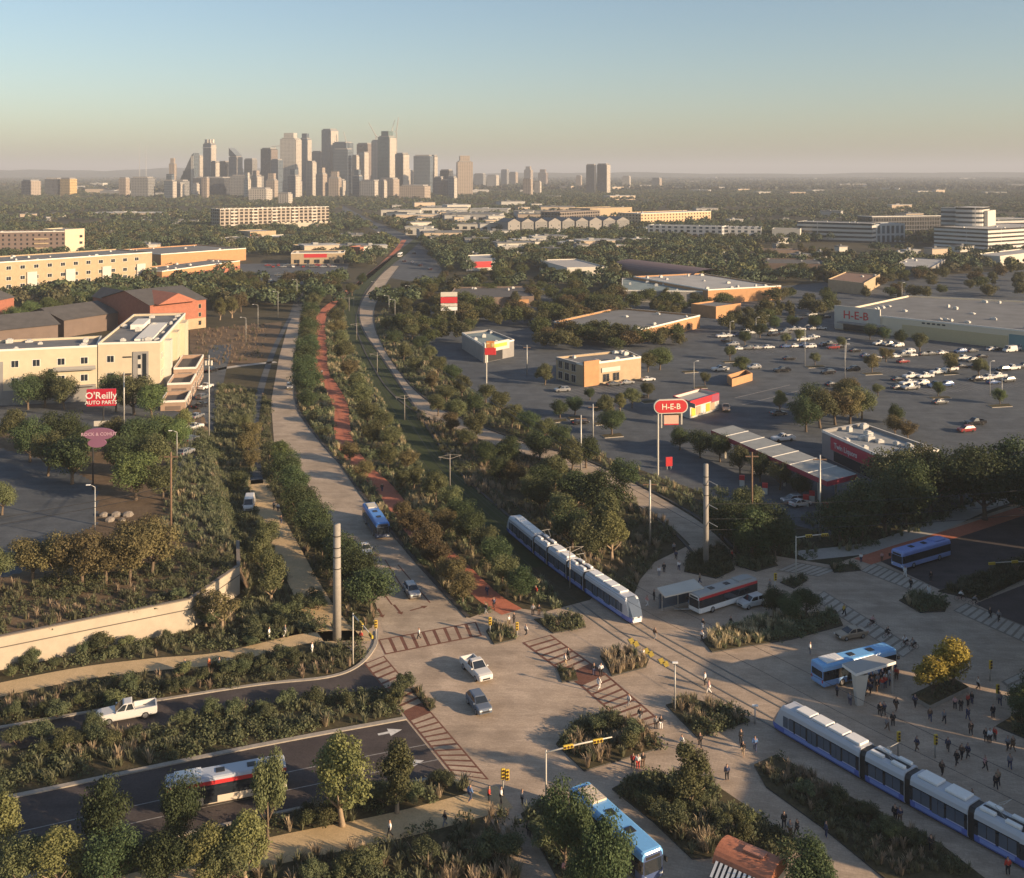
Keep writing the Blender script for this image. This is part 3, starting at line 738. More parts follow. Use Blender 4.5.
def ribbon(name, pts, w, z, m, label=None, h=0.0, zf=None, off=0.0, keep=True):
    L, R = ribbon_poly(pts, w)
    if off:
        C = [(a + b) / 2 for a, b in zip(L, R)]; U = [(a - b) / (np.linalg.norm(a - b) + 1e-9) for a, b in zip(L, R)]
        hw = w * .5; L = [c + u * (off + hw) for c, u in zip(C, U)]; R = [c + u * (off - hw) for c, u in zip(C, U)]
    mb = MB(); vs = []
    zz = (lambda p: zf(p) + z) if zf else (lambda p: z)
    for a, b in zip(L, R): vs += [(a[0], a[1], zz(a) + h), (b[0], b[1], zz(b) + h), (a[0], a[1], zz(a) - .02), (b[0], b[1], zz(b) - .02)]
    fs = []
    for i in range(len(L) - 1):
        k = 4 * i; fs.append((k, k+1, k+5, k+4))
        if h: fs += [(k+2, k, k+4, k+6), (k+1, k+3, k+7, k+5)]
    mb.add(vs, fs)
    o = mb.build(name, m); poly = list(L) + list(R)[::-1]
    if keep: KEEP.append(poly)
    tag(o, label or name.replace('_', ' ') + ' lying in the scene', name.split('_')[-1], None, 'structure'); return poly

# one sheet of ground to the horizon
GROUND = ground_mat('ground_cover', ((.035,.035,.018), (.085,.07,.042)), (.012, .11), 1.0, .3, 1.2)
mb = MB(); mb.add([(-21000, -300, 0), (21000, -300, 0), (21000, 30000, 0), (-21000, 30000, 0)], [(0,1,2,3)])
tag(mb.build('ground', GROUND), 'flat ground running out to the far horizon', 'ground', None, 'structure')
# hills on the left horizon
mb = MB(); nx, ny = 190, 8
for j in range(ny):
    for i in range(nx):
        X = -9000 + 18000 * i / (nx - 1); Y = 9000 + 4000 * j / (ny - 1)
        e = math.sin(PI * j / (ny - 1)); t = min(1, max(.52, (1500 - X) / 4500))
        mb.v.append((X, Y, -2 + e * t * (88 + 16 * math.sin(X * .0017) + 9 * math.sin(X * .0051 + 1) + 5 * math.sin(X * .013 + j))))
for j in range(ny - 1):
    for i in range(nx - 1): mb.f.append((j*nx+i, j*nx+i+1, (j+1)*nx+i+1, (j+1)*nx+i)); mb.m.append(0)
HILL = ground_mat('hill_woods', ((.03,.04,.02), (.07,.07,.04)), (.004, .02), 1, .3, .05)
tag(mb.build('hills', HILL, None, True), 'low wooded hills on the horizon behind the towers', 'hills', None, 'structure')
# raised ground behind the retaining wall
mb = MB(); nx, ny = 110, 130
for j in range(ny):
    Y = 128 + (302 - 128) * j / (ny - 1)
    for i in range(nx):
        ex = edge_x(Y); X = ex + .3 - (ex + 150) * (1 - i / (nx - 1)) ** 1.7
        yw = wall_y(X)
        if Y < yw + .2 and yw < 300: Yv = min(yw + .15, 302)
        else: Yv = Y
        mb.v.append((X, Yv, gz((X, Yv + .01)) - .004))
for j in range(ny - 1):
    for i in range(nx - 1): mb.f.append((j*nx+i, j*nx+i+1, (j+1)*nx+i+1, (j+1)*nx+i)); mb.m.append(0)
lotp = W([(-80,430),(58,462),(98,486),(96,524),(70,540),(26,570),(-80,600)], GP)
for i, f in enumerate(mb.f):
    c = np.mean([mb.v[k] for k in f], 0)
    if inside(np.array([c[:2]]), [(p[0], p[1]) for p in lotp])[0]: mb.m[i] = 1
KEEP.append(lotp)
tag(mb.build('embankment', [EARTH, ASPW], None, True), 'raised earth bank behind the pale retaining wall', 'bank', None, 'structure')

# track line
TRK = [(420,238),(402,253),(387,264),(371,277),(359,289),(351,303),(349,320),(355,337),(366,354),(392,398),(425,455),(450,486),(500,532),(541,567),(590,603),(640,637),(710,677),(780,715),(870,766),(1037,855),(1170,925)]
TC = smooth([(p[0], p[1]) for p in W(TRK)], 10)
TS = np.concatenate([[0], np.cumsum([np.linalg.norm(TC[i+1] - TC[i]) for i in range(len(TC) - 1)])]); TCA = np.array(TC)
def track_pt(s, off=0.0):
    p = np.array([np.interp(s, TS, TCA[:, 0]), np.interp(s, TS, TCA[:, 1])])
    a = np.array([np.interp(s - 2, TS, TCA[:, 0]), np.interp(s - 2, TS, TCA[:, 1])]); b = np.array([np.interp(s + 2, TS, TCA[:, 0]), np.interp(s + 2, TS, TCA[:, 1])])
    d = (b - a) / (np.linalg.norm(b - a) + 1e-9); p = p + np.array([-d[1], d[0]]) * off
    return Vector((p[0], p[1], .08))
def track_s(px):
    w = G(*px); return TS[np.argmin(np.hypot(TCA[:, 0] - w[0], TCA[:, 1] - w[1]))]

def track_s_(px):
    w = G(*px); return TS[np.argmin(np.hypot(TCA[:, 0] - w[0], TCA[:, 1] - w[1]))]
PL = [(372,628),(378,604),(470,618),(500,606),(545,612),(590,600),(600,590),(632,600),(640,580),(655,562),(690,545),(735,560),(770,555),(830,565),(870,553),(1060,490),(1100,900),(500,930),(512,860),(480,800),(462,790),(448,774),(404,718),(366,664),(340,640),(350,633)]
sheet('plaza', W(PL), .03, PLAZA, 'tan paved plaza and junction under the trams and buses')
BLV = [(290,318),(279,358),(271,402),(274,442),(303,478),(322,505),(346,555),(376,605),(384,634),(480,624),(468,618),(412,557),(362,495),(341,465),(317,437),(298,409),(295,384),(295,352),(301,318)]
ribbon('lane', W([(294,322),(300,300),(302,282),(296,262)]), 6, .035, ASPW, 'grey lane running on from the boulevard end')
sheet('boulevard', W(BLV), .04, ROADT, 'pale tan boulevard carriageway curving away beside the red path')
NBR = [(394,266),(380,284),(369,302),(365,322),(372,344),(385,367),(402,390),(428,410),(470,429),(520,447),(560,458),(600,475),(650,502),(690,528),(722,560)]
nb = ribbon('side_road', W(NBR), (7.5, 6.2), .04, ROADT, 'tan side road right of the grassy tram track')
red1 = ribbon('red_path', W([(404,240),(397,250),(385,262),(367,277),(340,298),(322,315),(321,345),(322,371),(330,385),(340,405),(344,440),(360,465),(383,487),(402,512),(424,540),(450,560),(474,584),(492,600),(512,612)]), (4.6, 3.8), .05, REDP, 'red cycle and foot path between the boulevard and the tram track')
ribbon('track_grass', [TC[i] for i in range(0, 132, 2)], 8.6, .05, GRASSG, 'dark green grassed bed of the tram track')
for o_ in (-4.7, 4.7): ribbon('track_kerb', [TC[i] for i in range(0, 130, 2)], .55, .04, DARKK, 'dark kerb along the grassed tram track', .14, off=o_, keep=False)
IP = int(np.argmin(np.abs(TS - track_s_((592,604)))))
for t_ in (-2.15, 2.15):
    for g_ in (-.75, .75):
        ribbon('rail_slot', [TC[i] for i in range(IP, len(TC), 2)], .26, .062, DARKK, 'dark rail slot of the tram track', off=t_ + g_, keep=False)
        ribbon('rail', [TC[i] for i in range(IP, len(TC), 2)], .07, .068, STEEL, 'steel rail of the tram track', off=t_ + g_, keep=False)
        ribbon('rail', [TC[i] for i in range(0, IP + 1, 2)], .09, .07, DARKK, 'dark rail in the grassed tram track', off=t_ + g_, keep=False)
ribbon('lane', W([(290,318),(276,345),(266,372),(258,400),(254,430),(257,484)]), (1.6, 2.6), .05, ASPW, 'thin grey foot lane leading down from the field')
lp = ribbon('sand_path', W([(257,480),(268,510),(287,550),(316,605),(338,634),(346,644)]), (4.2, 5.2), .05, PATHT, 'sandy foot path left of the boulevard trees')
wp = ribbon('sand_path', W([(-60,704),(0,690),(80,674),(150,665),(222,658),(310,638),(372,636)]), (4.2, 3.2), .05, PATHT, 'sandy foot path below the pale retaining wall')
sp = ribbon('sand_path', W([(120,892),(265,853),(395,826),(505,797)]), 4.4, .045, PATHT, 'sandy foot path along the bottom shrubs')
sheet('street', W([(-60,737),(0,728),(163,700),(260,685),(326,678),(357,667),(366,662),(386,688),(372,690),(260,705),(130,733),(0,752),(-60,765)]), .045, ASPB, 'brown asphalt carriageway carrying the white pickup truck')
sheet('street', W([(-60,810),(0,799),(250,747),(405,719),(449,774),(300,808),(150,842),(0,885),(-60,905)]), .045, ASPB, 'brown asphalt carriageway carrying the red banded bus')
ribbon('kerb', W([(-60,737),(0,728),(163,700),(260,685),(326,678),(357,667),(374,648),(377,632)]), .5, .04, KERB, 'pale kerb above the upper carriageway', .14, keep=False)
ribbon('kerb', W([(-60,811),(0,800),(250,748),(406,719)]), .7, .04, KERB, 'pale kerb below the planted median', .14, keep=False)
ribbon('kerb', W([(449,775),(300,809),(150,843),(0,886)]), .4, .04, KERB, 'pale kerb below the lower carriageway', .14, keep=False)
ribbon('dark_kerb', W([(295,352),(295,384),(298,409),(317,437),(341,465),(362,495),(412,557),(468,618)]), .6, .04, DARKK, 'dark kerb on the right of the boulevard', .14, keep=False)
for o_ in (-3.9, 3.9): ribbon('dark_kerb', W(NBR), .5, .04, DARKK, 'dark kerb of the tan side road', .13, off=o_, keep=False)
# right hand street
sheet('street', W([(873,558),(905,546),(960,530),(1060,497),(1060,551),(1024,562),(940,590)]), .045, ASPB, 'dark street carrying the pale blue bus')
sheet('street', W([(975,604),(1060,571),(1060,650),(1024,628)]), .045, ASPB, 'dark second carriageway right of the planted median')
ribbon('red_path', W([(860,561),(905,546),(960,530),(1060,497)]), 3.4, .055, REDP, 'red cycle lane along the far kerb of the dark street', off=-.5)
ribbon('pavement', W([(800,556),(880,546),(940,524),(985,505),(1070,478)]), 4.5, .05, CONC, 'concrete pavement behind the red cycle lane')
# parking lots
sheet('parking_lot', W([(408,335),(440,300),(540,286),(620,300),(830,282),(1100,265),(1130,480),(985,500),(900,520),(830,535),(760,515),(690,488),(600,455),(560,430),(480,400),(430,352)]), .02, ASPW, 'wide worn asphalt parking lot in front of the stores')
sheet('parking_lot', W([(236,264),(350,262),(345,274),(320,284),(236,282)]), .02, ASPW, 'asphalt lot before the orange strip shops')
sheet('lawn', W([(232,285),(292,284),(290,294),(232,296)]), .03, GRASSG, 'green lawn strip beside the asphalt lot')
sheet('parking_lot', W([(-40,398),(160,404),(190,418),(150,436),(60,424),(-40,430)], GP), .05, ASPW, 'asphalt yard below the cream apartments', zf=True)
ribbon('side_street', W([(222,345),(211,380),(200,425),(186,470)], GP), 8, .05, ASPW, 'narrow street with parked cars beside the brick terrace', zf=gz)
ribbon('lane', W([(196,374),(232,367),(276,362)]), 3, .05, CONC, 'pale crossing lane in the dry field')
sheet('field', W([(190,330),(282,322),(272,360),(205,372),(190,350)]), .03, EARTH, 'bare brown field behind the brick terrace')
sheet('far_road', W([(372,275),(402,252),(388,238),(352,218),(338,206),(344,206),(366,218),(405,234),(430,252),(442,270),(432,285)]), .03, ASPW, 'grey avenue running towards the towers')
# crosswalks: a brick band with tan bars laid on it
def crosswalk(px, n, label, bars=PLAZA, band=BRICKR, z=.05, w=.7):
    q = W(px)            # corners: start left, start right, end right, end left
    sheet('crosswalk', q, z, band, label, keep=False)
    mb = MB()
    for i in range(n):
        a, b = (i + .5 - w / 2) / n, (i + .5 + w / 2) / n
        L = lambda p, r, t: p * (1 - t) + r * t
        c = [L(q[0], q[3], a), L(q[1], q[2], a), L(q[1], q[2], b), L(q[0], q[3], b)]
        m0 = (c[0] + c[1]) / 2; m1 = (c[2] + c[3]) / 2
        c = [L(c[0], c[1], .07), L(c[0], c[1], .93), L(c[3], c[2], .93), L(c[3], c[2], .07)]
        mb.cap([Vector((p.x, p.y, z + .008)) for p in c])
    tag(mb.build('crosswalk_bars', bars), label.replace('crosswalk', 'crosswalk bars'), 'crosswalk', None, 'structure')
PALEB = ground_mat('pale_bars', ((.38,.33,.27), (.46,.4,.33)), (.3, 1.2), .85, .1, 4.0)
DIMB = ground_mat('dim_band', ((.2,.165,.13), (.26,.215,.17)), (.3, 1.2), .85, .1, 4.0)
crosswalk([(385,655),(378,640),(476,622),(482,636)], 9, 'brick edged crosswalk over the foot of the boulevard')
crosswalk([(364,664),(384,656),(424,703),(403,713)], 9, 'brick edged crosswalk at the end of the upper carriageway')
crosswalk([(409,721),(431,712),(489,780),(453,775)], 12, 'brick edged crosswalk at the end of the lower carriageway')
sheet('brick_band', W([(403,713),(424,703),(431,712),(409,721)]), .05, BRICKR, 'brick band between the two left crosswalks', keep=False)
crosswalk([(522,643),(551,635),(592,664),(566,676)], 7, 'brick edged crosswalk beyond the small shrub bed')
crosswalk([(580,686),(606,674),(662,722),(632,731)], 9, 'brick edged crosswalk before the square shrub bed')
sheet('brick_band', W([(566,676),(592,664),(606,674),(580,686)]), .05, BRICKR, 'brick band between the two middle crosswalks', keep=False)
crosswalk([(860,571),(874,563),(930,585),(919,594)], 10, 'pale barred crosswalk in front of the pale blue bus', PALEB, DIMB)
crosswalk([(953,611),(966,603),(1045,634),(1035,648)], 11, 'pale barred crosswalk before the second dark carriageway', PALEB, DIMB)
crosswalk([(812,599),(824,591),(916,649),(903,658)], 14, 'pale barred crosswalk behind the tan sedan', PALEB, DIMB)
crosswalk([(776,571),(796,562),(838,570),(818,577)], 7, 'pale barred crosswalk near the low shrub islands', PALEB, DIMB)
crosswalk([(1001,682),(1030,668),(1075,700),(1040,716)], 7, 'pale barred crosswalk at the plaza edge by the low planter', PALEB, DIMB)
# painted marks
def marks(name, m, z, polys, label):
    mb = MB()
    for p in polys: mb.cap([Vector((q[0], q[1], z)) for q in (p[::-1] if area(p) < 0 else p)])
    tag(mb.build(name, m), label, 'road marking', None, 'structure')
def arrow(px0, px1, w=.35, head=1.0, turn=0):
    a, b = G(*px0), G(*px1); d = (b - a); l = d.length; d.normalize(); n = Vector((-d.y, d.x, 0))
    r = [[a + n * w * .5, a - n * w * .5, b - d * head - n * w * .5, b - d * head + n * w * .5], [b, b - d * head + n * head * .55, b - d * head - n * head * .55]]
    return r
marks('arrow_marking', BRICKR, .056, sum([arrow((378,609), (383,618)), arrow((394,605), (402,615)), arrow((410,611), (428,606))], []), 'dark red lane arrows at the foot of the boulevard')
marks('arrow_marking', WHITEP, .056, sum([arrow((378,735), (402,730), .45, 1.6), arrow((398,766), (424,761), .45, 1.6)], []), 'white lane arrows on the lower carriageway')
def dashline(px, w=.14, dash=3.0, gap=4.0, n=10):
    P = smooth([(p[0], p[1]) for p in W(px)], n); out = []
    s = 0
    for a, b in zip(P, P[1:]):
        l = np.linalg.norm(b - a); d = (b - a) / l; nn = np.array([-d[1], d[0]]) * w * .5; t = 0
        while t < l:
            e = min(l, t + dash); out.append([a + d*t + nn, a + d*t - nn, a + d*e - nn, a + d*e + nn]); t += dash + gap
    return out
marks('lane_lines', FADEP, .056, dashline([(-40,846),(140,805),(300,770),(426,745)]) + dashline([(-40,866),(140,822),(300,788),(438,760)]), 'dashed white lane lines on the lower carriageway')
marks('lane_lines', BRICKR, .052, dashline([(369,573),(392,605)], .22, 9, 0) + dashline([(385,560),(410,600)], .22, 9, 0) + dashline([(398,565),(430,603)], .22, 9, 0), 'dark lane lines at the foot of the boulevard')
marks('yellow_marking', YELP, .075, [W([(x, y), (x + 4.5, y - 2), (x + 7, y + 3), (x + 3, y + 5)]) for x, y in ((628, 640), (632.5, 643), (643, 650), (647.5, 653), (658, 660), (662.5, 663))], 'yellow painted blocks between the tram rails')
bays = []
def bay_rows(px0, px1, n, l=5):
    a, b = G(*px0), G(*px1); d = (b - a) / n; u = d.normalized(); q = Vector((-u.y, u.x, 0))
    for i in range(n + 1):
        p = a + d * i; bays.append([p - u*.07 - q*l, p + u*.07 - q*l, p + u*.07 + q*l, p - u*.07 + q*l])
for r in (((740,335),(835,330),26), ((735,352),(850,346),26), ((860,372),(1010,362),34), ((900,392),(1030,382),26), ((860,352),(1020,346),36), ((800,395),(850,392),10), ((560,395),(640,385),14)): bay_rows(*r)
marks('bay_lines', FADEP, .032, bays, 'faded white bay lines on the wide parking lot')
marks('edge_lines', FADEP, .034, dashline([(735,398),(790,385)], .3, 40, 0) + dashline([(742,405),(798,391)], .3, 40, 0), 'two long white lines near the petrol kiosk')

# kerbed islands on the parking lot
for k, (x, y, w_, h_) in enumerate(((612,436,24,5),(600,424,14,4),(575,418,16,4),(650,402,20,4),(700,388,16,3),(742,376,18,3),(780,414,16,3),(850,402,26,4),(895,440,26,5),(940,398,24,3),(1000,406,26,4),(872,374,22,3),(950,374,20,3),(815,367,22,3),(730,362,18,2.5),(560,421,16,4),(690,372,18,3))):
    p = [G(x - w_*.5, y - h_*.1), G(x - w_*.3, y + h_*.5), G(x + w_*.5, y + h_*.2), G(x + w_*.35, y - h_*.5)]; mb = MB(); mb.prism(p, 0, .17, 0, 1, False, .04)
    tag(mb.build('traffic_island', [KERB, SOIL]), 'kerbed planted island on the parking lot', 'island', 'parking lot islands', 'structure')
# retaining wall
mb = MB()
path = [Vector((a, b, 0)) for a, b in WALL] + [Vector((-45.5, 175, 0))]
for i in range(len(path) - 1):
    a, b = path[i], path[i + 1]; d = (b - a).normalized(); n = Vector((-d.y, d.x, 0)) * .4; z0, z1 = 0, 4.35
    mb.add([a, b, b + n, a + n, a + Vector((0,0,z1)), b + Vector((0,0,z1)), b + n + Vector((0,0,z1)), a + n + Vector((0,0,z1))], [(0,1,5,4),(1,2,6,5),(2,3,7,6),(3,0,4,7),(4,5,6,7)])
wt = mb.build('retaining_wall', mat('wall_limestone', (.42,.36,.28), .9, var=.1, vs=.5)); tag(wt, 'long pale retaining wall holding the planted bank', 'wall')
mb = MB()
for i in range(len(path) - 1):
    a, b = path[i], path[i + 1]; d = (b - a).normalized(); n = Vector((-d.y, d.x, 0))
    for z0, z1, o0, o1 in ((4.35, 4.5, -.08, .5),):
        v = [a + n*o0, b + n*o0, b + n*o1, a + n*o1]
        mb.add([p + Vector((0,0,z0)) for p in v] + [p + Vector((0,0,z1)) for p in v], [(0,1,5,4),(1,2,6,5),(2,3,7,6),(3,0,4,7),(4,5,6,7)])
mb.build('coping', mat('wall_coping', (.2,.17,.14), .9), wt)
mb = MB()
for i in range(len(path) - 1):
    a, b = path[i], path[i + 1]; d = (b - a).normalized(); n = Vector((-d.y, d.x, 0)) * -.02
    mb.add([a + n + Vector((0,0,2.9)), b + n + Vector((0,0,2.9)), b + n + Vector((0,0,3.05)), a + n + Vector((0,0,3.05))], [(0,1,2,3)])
mb.build('shadow_groove', mat('groove', (.1,.085,.07), .9), wt)  # dark strip along the wall face, in place of a hanging wire

# ------------------------------------------------------------------ planted ground
BEDS = [('narrow shrub bed beside the crossing of the red path', [(534,620),(580,616),(586,628),(553,634)]),
 ('small shrub bed at the end of the red path', [(486,632),(492,626),(515,632),(516,640),(494,645)]),
 ('pale grass bed between the middle crosswalk and the rails', [(600,657),(620,651),(649,660),(646,668),(612,677)]),
 ('smallest shrub bed in the middle crosswalk', [(557,669),(574,669),(578,681),(562,683)]),
 ('square shrub bed under the signal arm', [(556,745),(575,722),(608,712),(655,735),(663,748),(584,772)]),
 ('grass and shrub bed beside the lamp post at the rails', [(666,706),(690,699),(735,711),(750,722),(722,731),(698,739)]),
 ('large wild bed right of the sky blue bus', [(612,790),(645,772),(715,786),(765,820),(776,838),(724,858),(692,860),(652,822)]),
 ('long hedge like bed below the front tram', [(754,766),(776,756),(802,770),(880,815),(940,845),(985,880),(890,884),(820,827),(766,788)]),
 ('bed of shrubs before the white car', [(702,641),(720,631),(762,618),(836,611),(843,626),(792,640),(712,653)]),
 ('low round shrub island beside the slim pole', [(780,583),(800,576),(807,581),(794,589)]),
 ('low shrub island at the far crossing corner', [(830,566),(854,565),(861,571),(834,573)]),
 ('oval shrub island in front of the pale blue bus', [(899,601),(914,594),(948,604),(945,612),(920,613)]),
 ('planted median between the two dark carriageways', [(938,592),(1030,556),(1050,566),(980,601)]),
 ('dark bed round the tall concrete pole', [(684,572),(688,557),(722,545),(735,570),(716,579)]),
 ('shaded bed under the dark trees near the shelter', [(736,566),(742,548),(765,552),(778,566),(756,572)]),
 ('low planter at the right edge of the plaza', [(996,727),(1030,707),(1060,720),(1036,744)]),
 ('shrub bed left of the sky blue bus', [(521,815),(545,800),(565,822),(600,860),(610,885),(560,885)]),
 ('shaded bed below the long hedge', [(745,842),(775,826),(800,845),(790,858),(758,856)]),
 ('slim yellow bush bed between the left crosswalks', [(411,690),(417,688),(436,708),(430,712)])]
for i, (lab, px) in enumerate(BEDS):
    p = W(px); mb = MB(); mb.prism(p, 0, .19, 0, 1)
    ctr = sum(p, Vector()) / len(p); inner = [ctr + (q - ctr) * .93 for q in p]
    mb.cap([Vector((q.x, q.y, .198)) for q in (inner if area(inner) > 0 else inner[::-1])], 1)
    tag(mb.build('planting_bed', [DARKK, SOIL]), lab.replace('bed', 'bed kerb and soil', 1) if 'bed' in lab else lab + ' kerb and soil', 'bed', None, 'structure')
    low = 'low' in lab or 'smallest' in lab
    mix = (.5,.25,.25) if 'grass' in lab or 'yellow' in lab else (.12,.4,.48) if 'shaded' in lab or 'dark' in lab else (.28,.32,.4)
    cover('mixed shrubs and grasses filling the ' + lab.replace(' bed', ' bed', 1), inner, 2.1, mix, .85 if low else 1.15, .19)
def zone(label, px, dens, mix, size, avoid=(), f=G, soil=SOIL, zf=None, z=.012):
    p = W(px, f)
    if not zf: sheet('soil', p, z, soil, 'dark soil under the ' + label, keep=False)
    return cover(label, p, dens, mix, size, .0, avoid, zf=zf)
lpp, wpp, spp = lp, wp, sp
zone('shrubs along the left side of the boulevard', [(263,395),(270,402),(272,445),(301,480),(330,522),(352,567),(376,608),(378,628),(350,635),(334,620),(300,560),(275,515),(264,480),(258,430)], .75, (.2,.3,.5), 1.15, [lpp])
zone('shrubs and grasses between the boulevard and the tram track', [(300,330),(346,316),(347,335),(362,363),(387,409),(412,452),(432,484),(484,534),(528,571),(570,604),(545,612),(520,600),(500,606),(480,618),(470,618),(414,557),(364,495),(319,437),(300,409),(298,380),(299,350)], .6, (.33,.32,.35), 1.2, [red1])
zone('grasses and shrubs between the tram track and the side road', [(378,350),(384,345),(415,395),(465,440),(520,455),(560,465),(597,480),(650,508),(680,535),(655,562),(640,580),(632,600),(604,590),(550,545),(469,488),(444,457),(411,409)], .55, (.4,.3,.3), 1.25, [nb])
zone('dark planting strip right of the side road', [(402,335),(430,350),(480,400),(560,430),(600,455),(690,490),(720,490),(760,516),(772,528),(828,558),(815,562),(775,556),(740,545),(690,512),(640,485),(590,460),(530,440),(470,420),(430,400),(408,386),(392,364),(380,342),(375,322),(384,308)], .5, (.25,.4,.35), 1.2, [nb])
zone('dark grass under the trees by the fuel station', [(800,520),(870,490),(965,490),(985,500),(940,522),(880,546),(835,555)], .6, (.1,.5,.4), 1.1)
zone('rough grass and shrubs on the slope left of the sandy path', [(217,385),(258,392),(252,430),(254,480),(262,512),(284,555),(313,610),(336,636),(300,636),(243,650),(244,600),(250,560),(240,520),(225,480),(214,430)], .8, (.14,.5,.36), 1.3, [lpp, wpp])
cover('sparse dry grasses on the brown field', W([(196,330),(270,324),(262,358),(212,368),(196,350)]), .12, (.6,.3,.1), 1.1, 0)
cover('wild shrubs on top of the retaining wall', [Vector(p) for p in ((-92,131,0),(-67.7,139.6,0),(-56.9,145.8,0),(-46.5,152,0),(-43,164,0),(-46,176,0),(-52,175,0),(-60,166,0),(-72,158,0),(-92,152,0))], .8, (.2,.35,.45), 1.1, 0, zf=gz)
cover('scrubby grasses on the raised bank', [Vector(p) for p in ((-47,172,0),(-52,196,0),(-62,225,0),(-72,255,0),(-76,262,0),(-84,255,0),(-74,225,0),(-66,200,0),(-60,178,0))], .7, (.15,.5,.35), 1.25, 0, zf=gz)
cover('grasses on the steep edge of the raised bank', [Vector((edge_x(Y) - a, Y, 0)) for Y, a in ((167,5),(180,5),(200,5),(230,5),(262,5),(262,-1.5),(230,-1.5),(200,-1.5),(180,-1.5),(167,-1.5))], 1.1, (.15,.45,.4), 1.15, 0, zf=gz)
zone('shrub strip at the foot of the retaining wall', [(-40,690),(0,668),(60,662),(120,650),(200,632),(241,604),(300,612),(345,632),(300,634),(216,650),(150,657),(0,678)], 1.0, (.2,.4,.4), 1.15, [wpp])
zone('shrub strip between the sandy path and the upper carriageway', [(-40,710),(0,701),(100,682),(163,673),(228,666),(330,643),(358,641),(364,655),(352,667),(326,676),(260,683),(163,698),(0,725),(-40,732)], 1.1, (.25,.35,.4), 1.1, [wpp])
zone('planted median between the left carriageways', [(-40,760),(0,753),(130,734),(260,706),(372,691),(398,696),(404,716),(250,744),(0,796),(-40,804)], 1.1, (.22,.33,.45), 1.2)
zone('shrub strip between the lower carriageway and the sandy path', [(100,862),(265,820),(330,803),(450,777),(470,786),(465,795),(390,812),(265,843),(180,866),(60,895),(30,885)], 1.1, (.2,.35,.45), 1.15, [spp])
zone('tall grasses along the bottom edge', [(200,890),(270,866),(400,842),(505,803),(522,830),(520,890)], 1.2, (.35,.3,.35), 1.2, [spp])
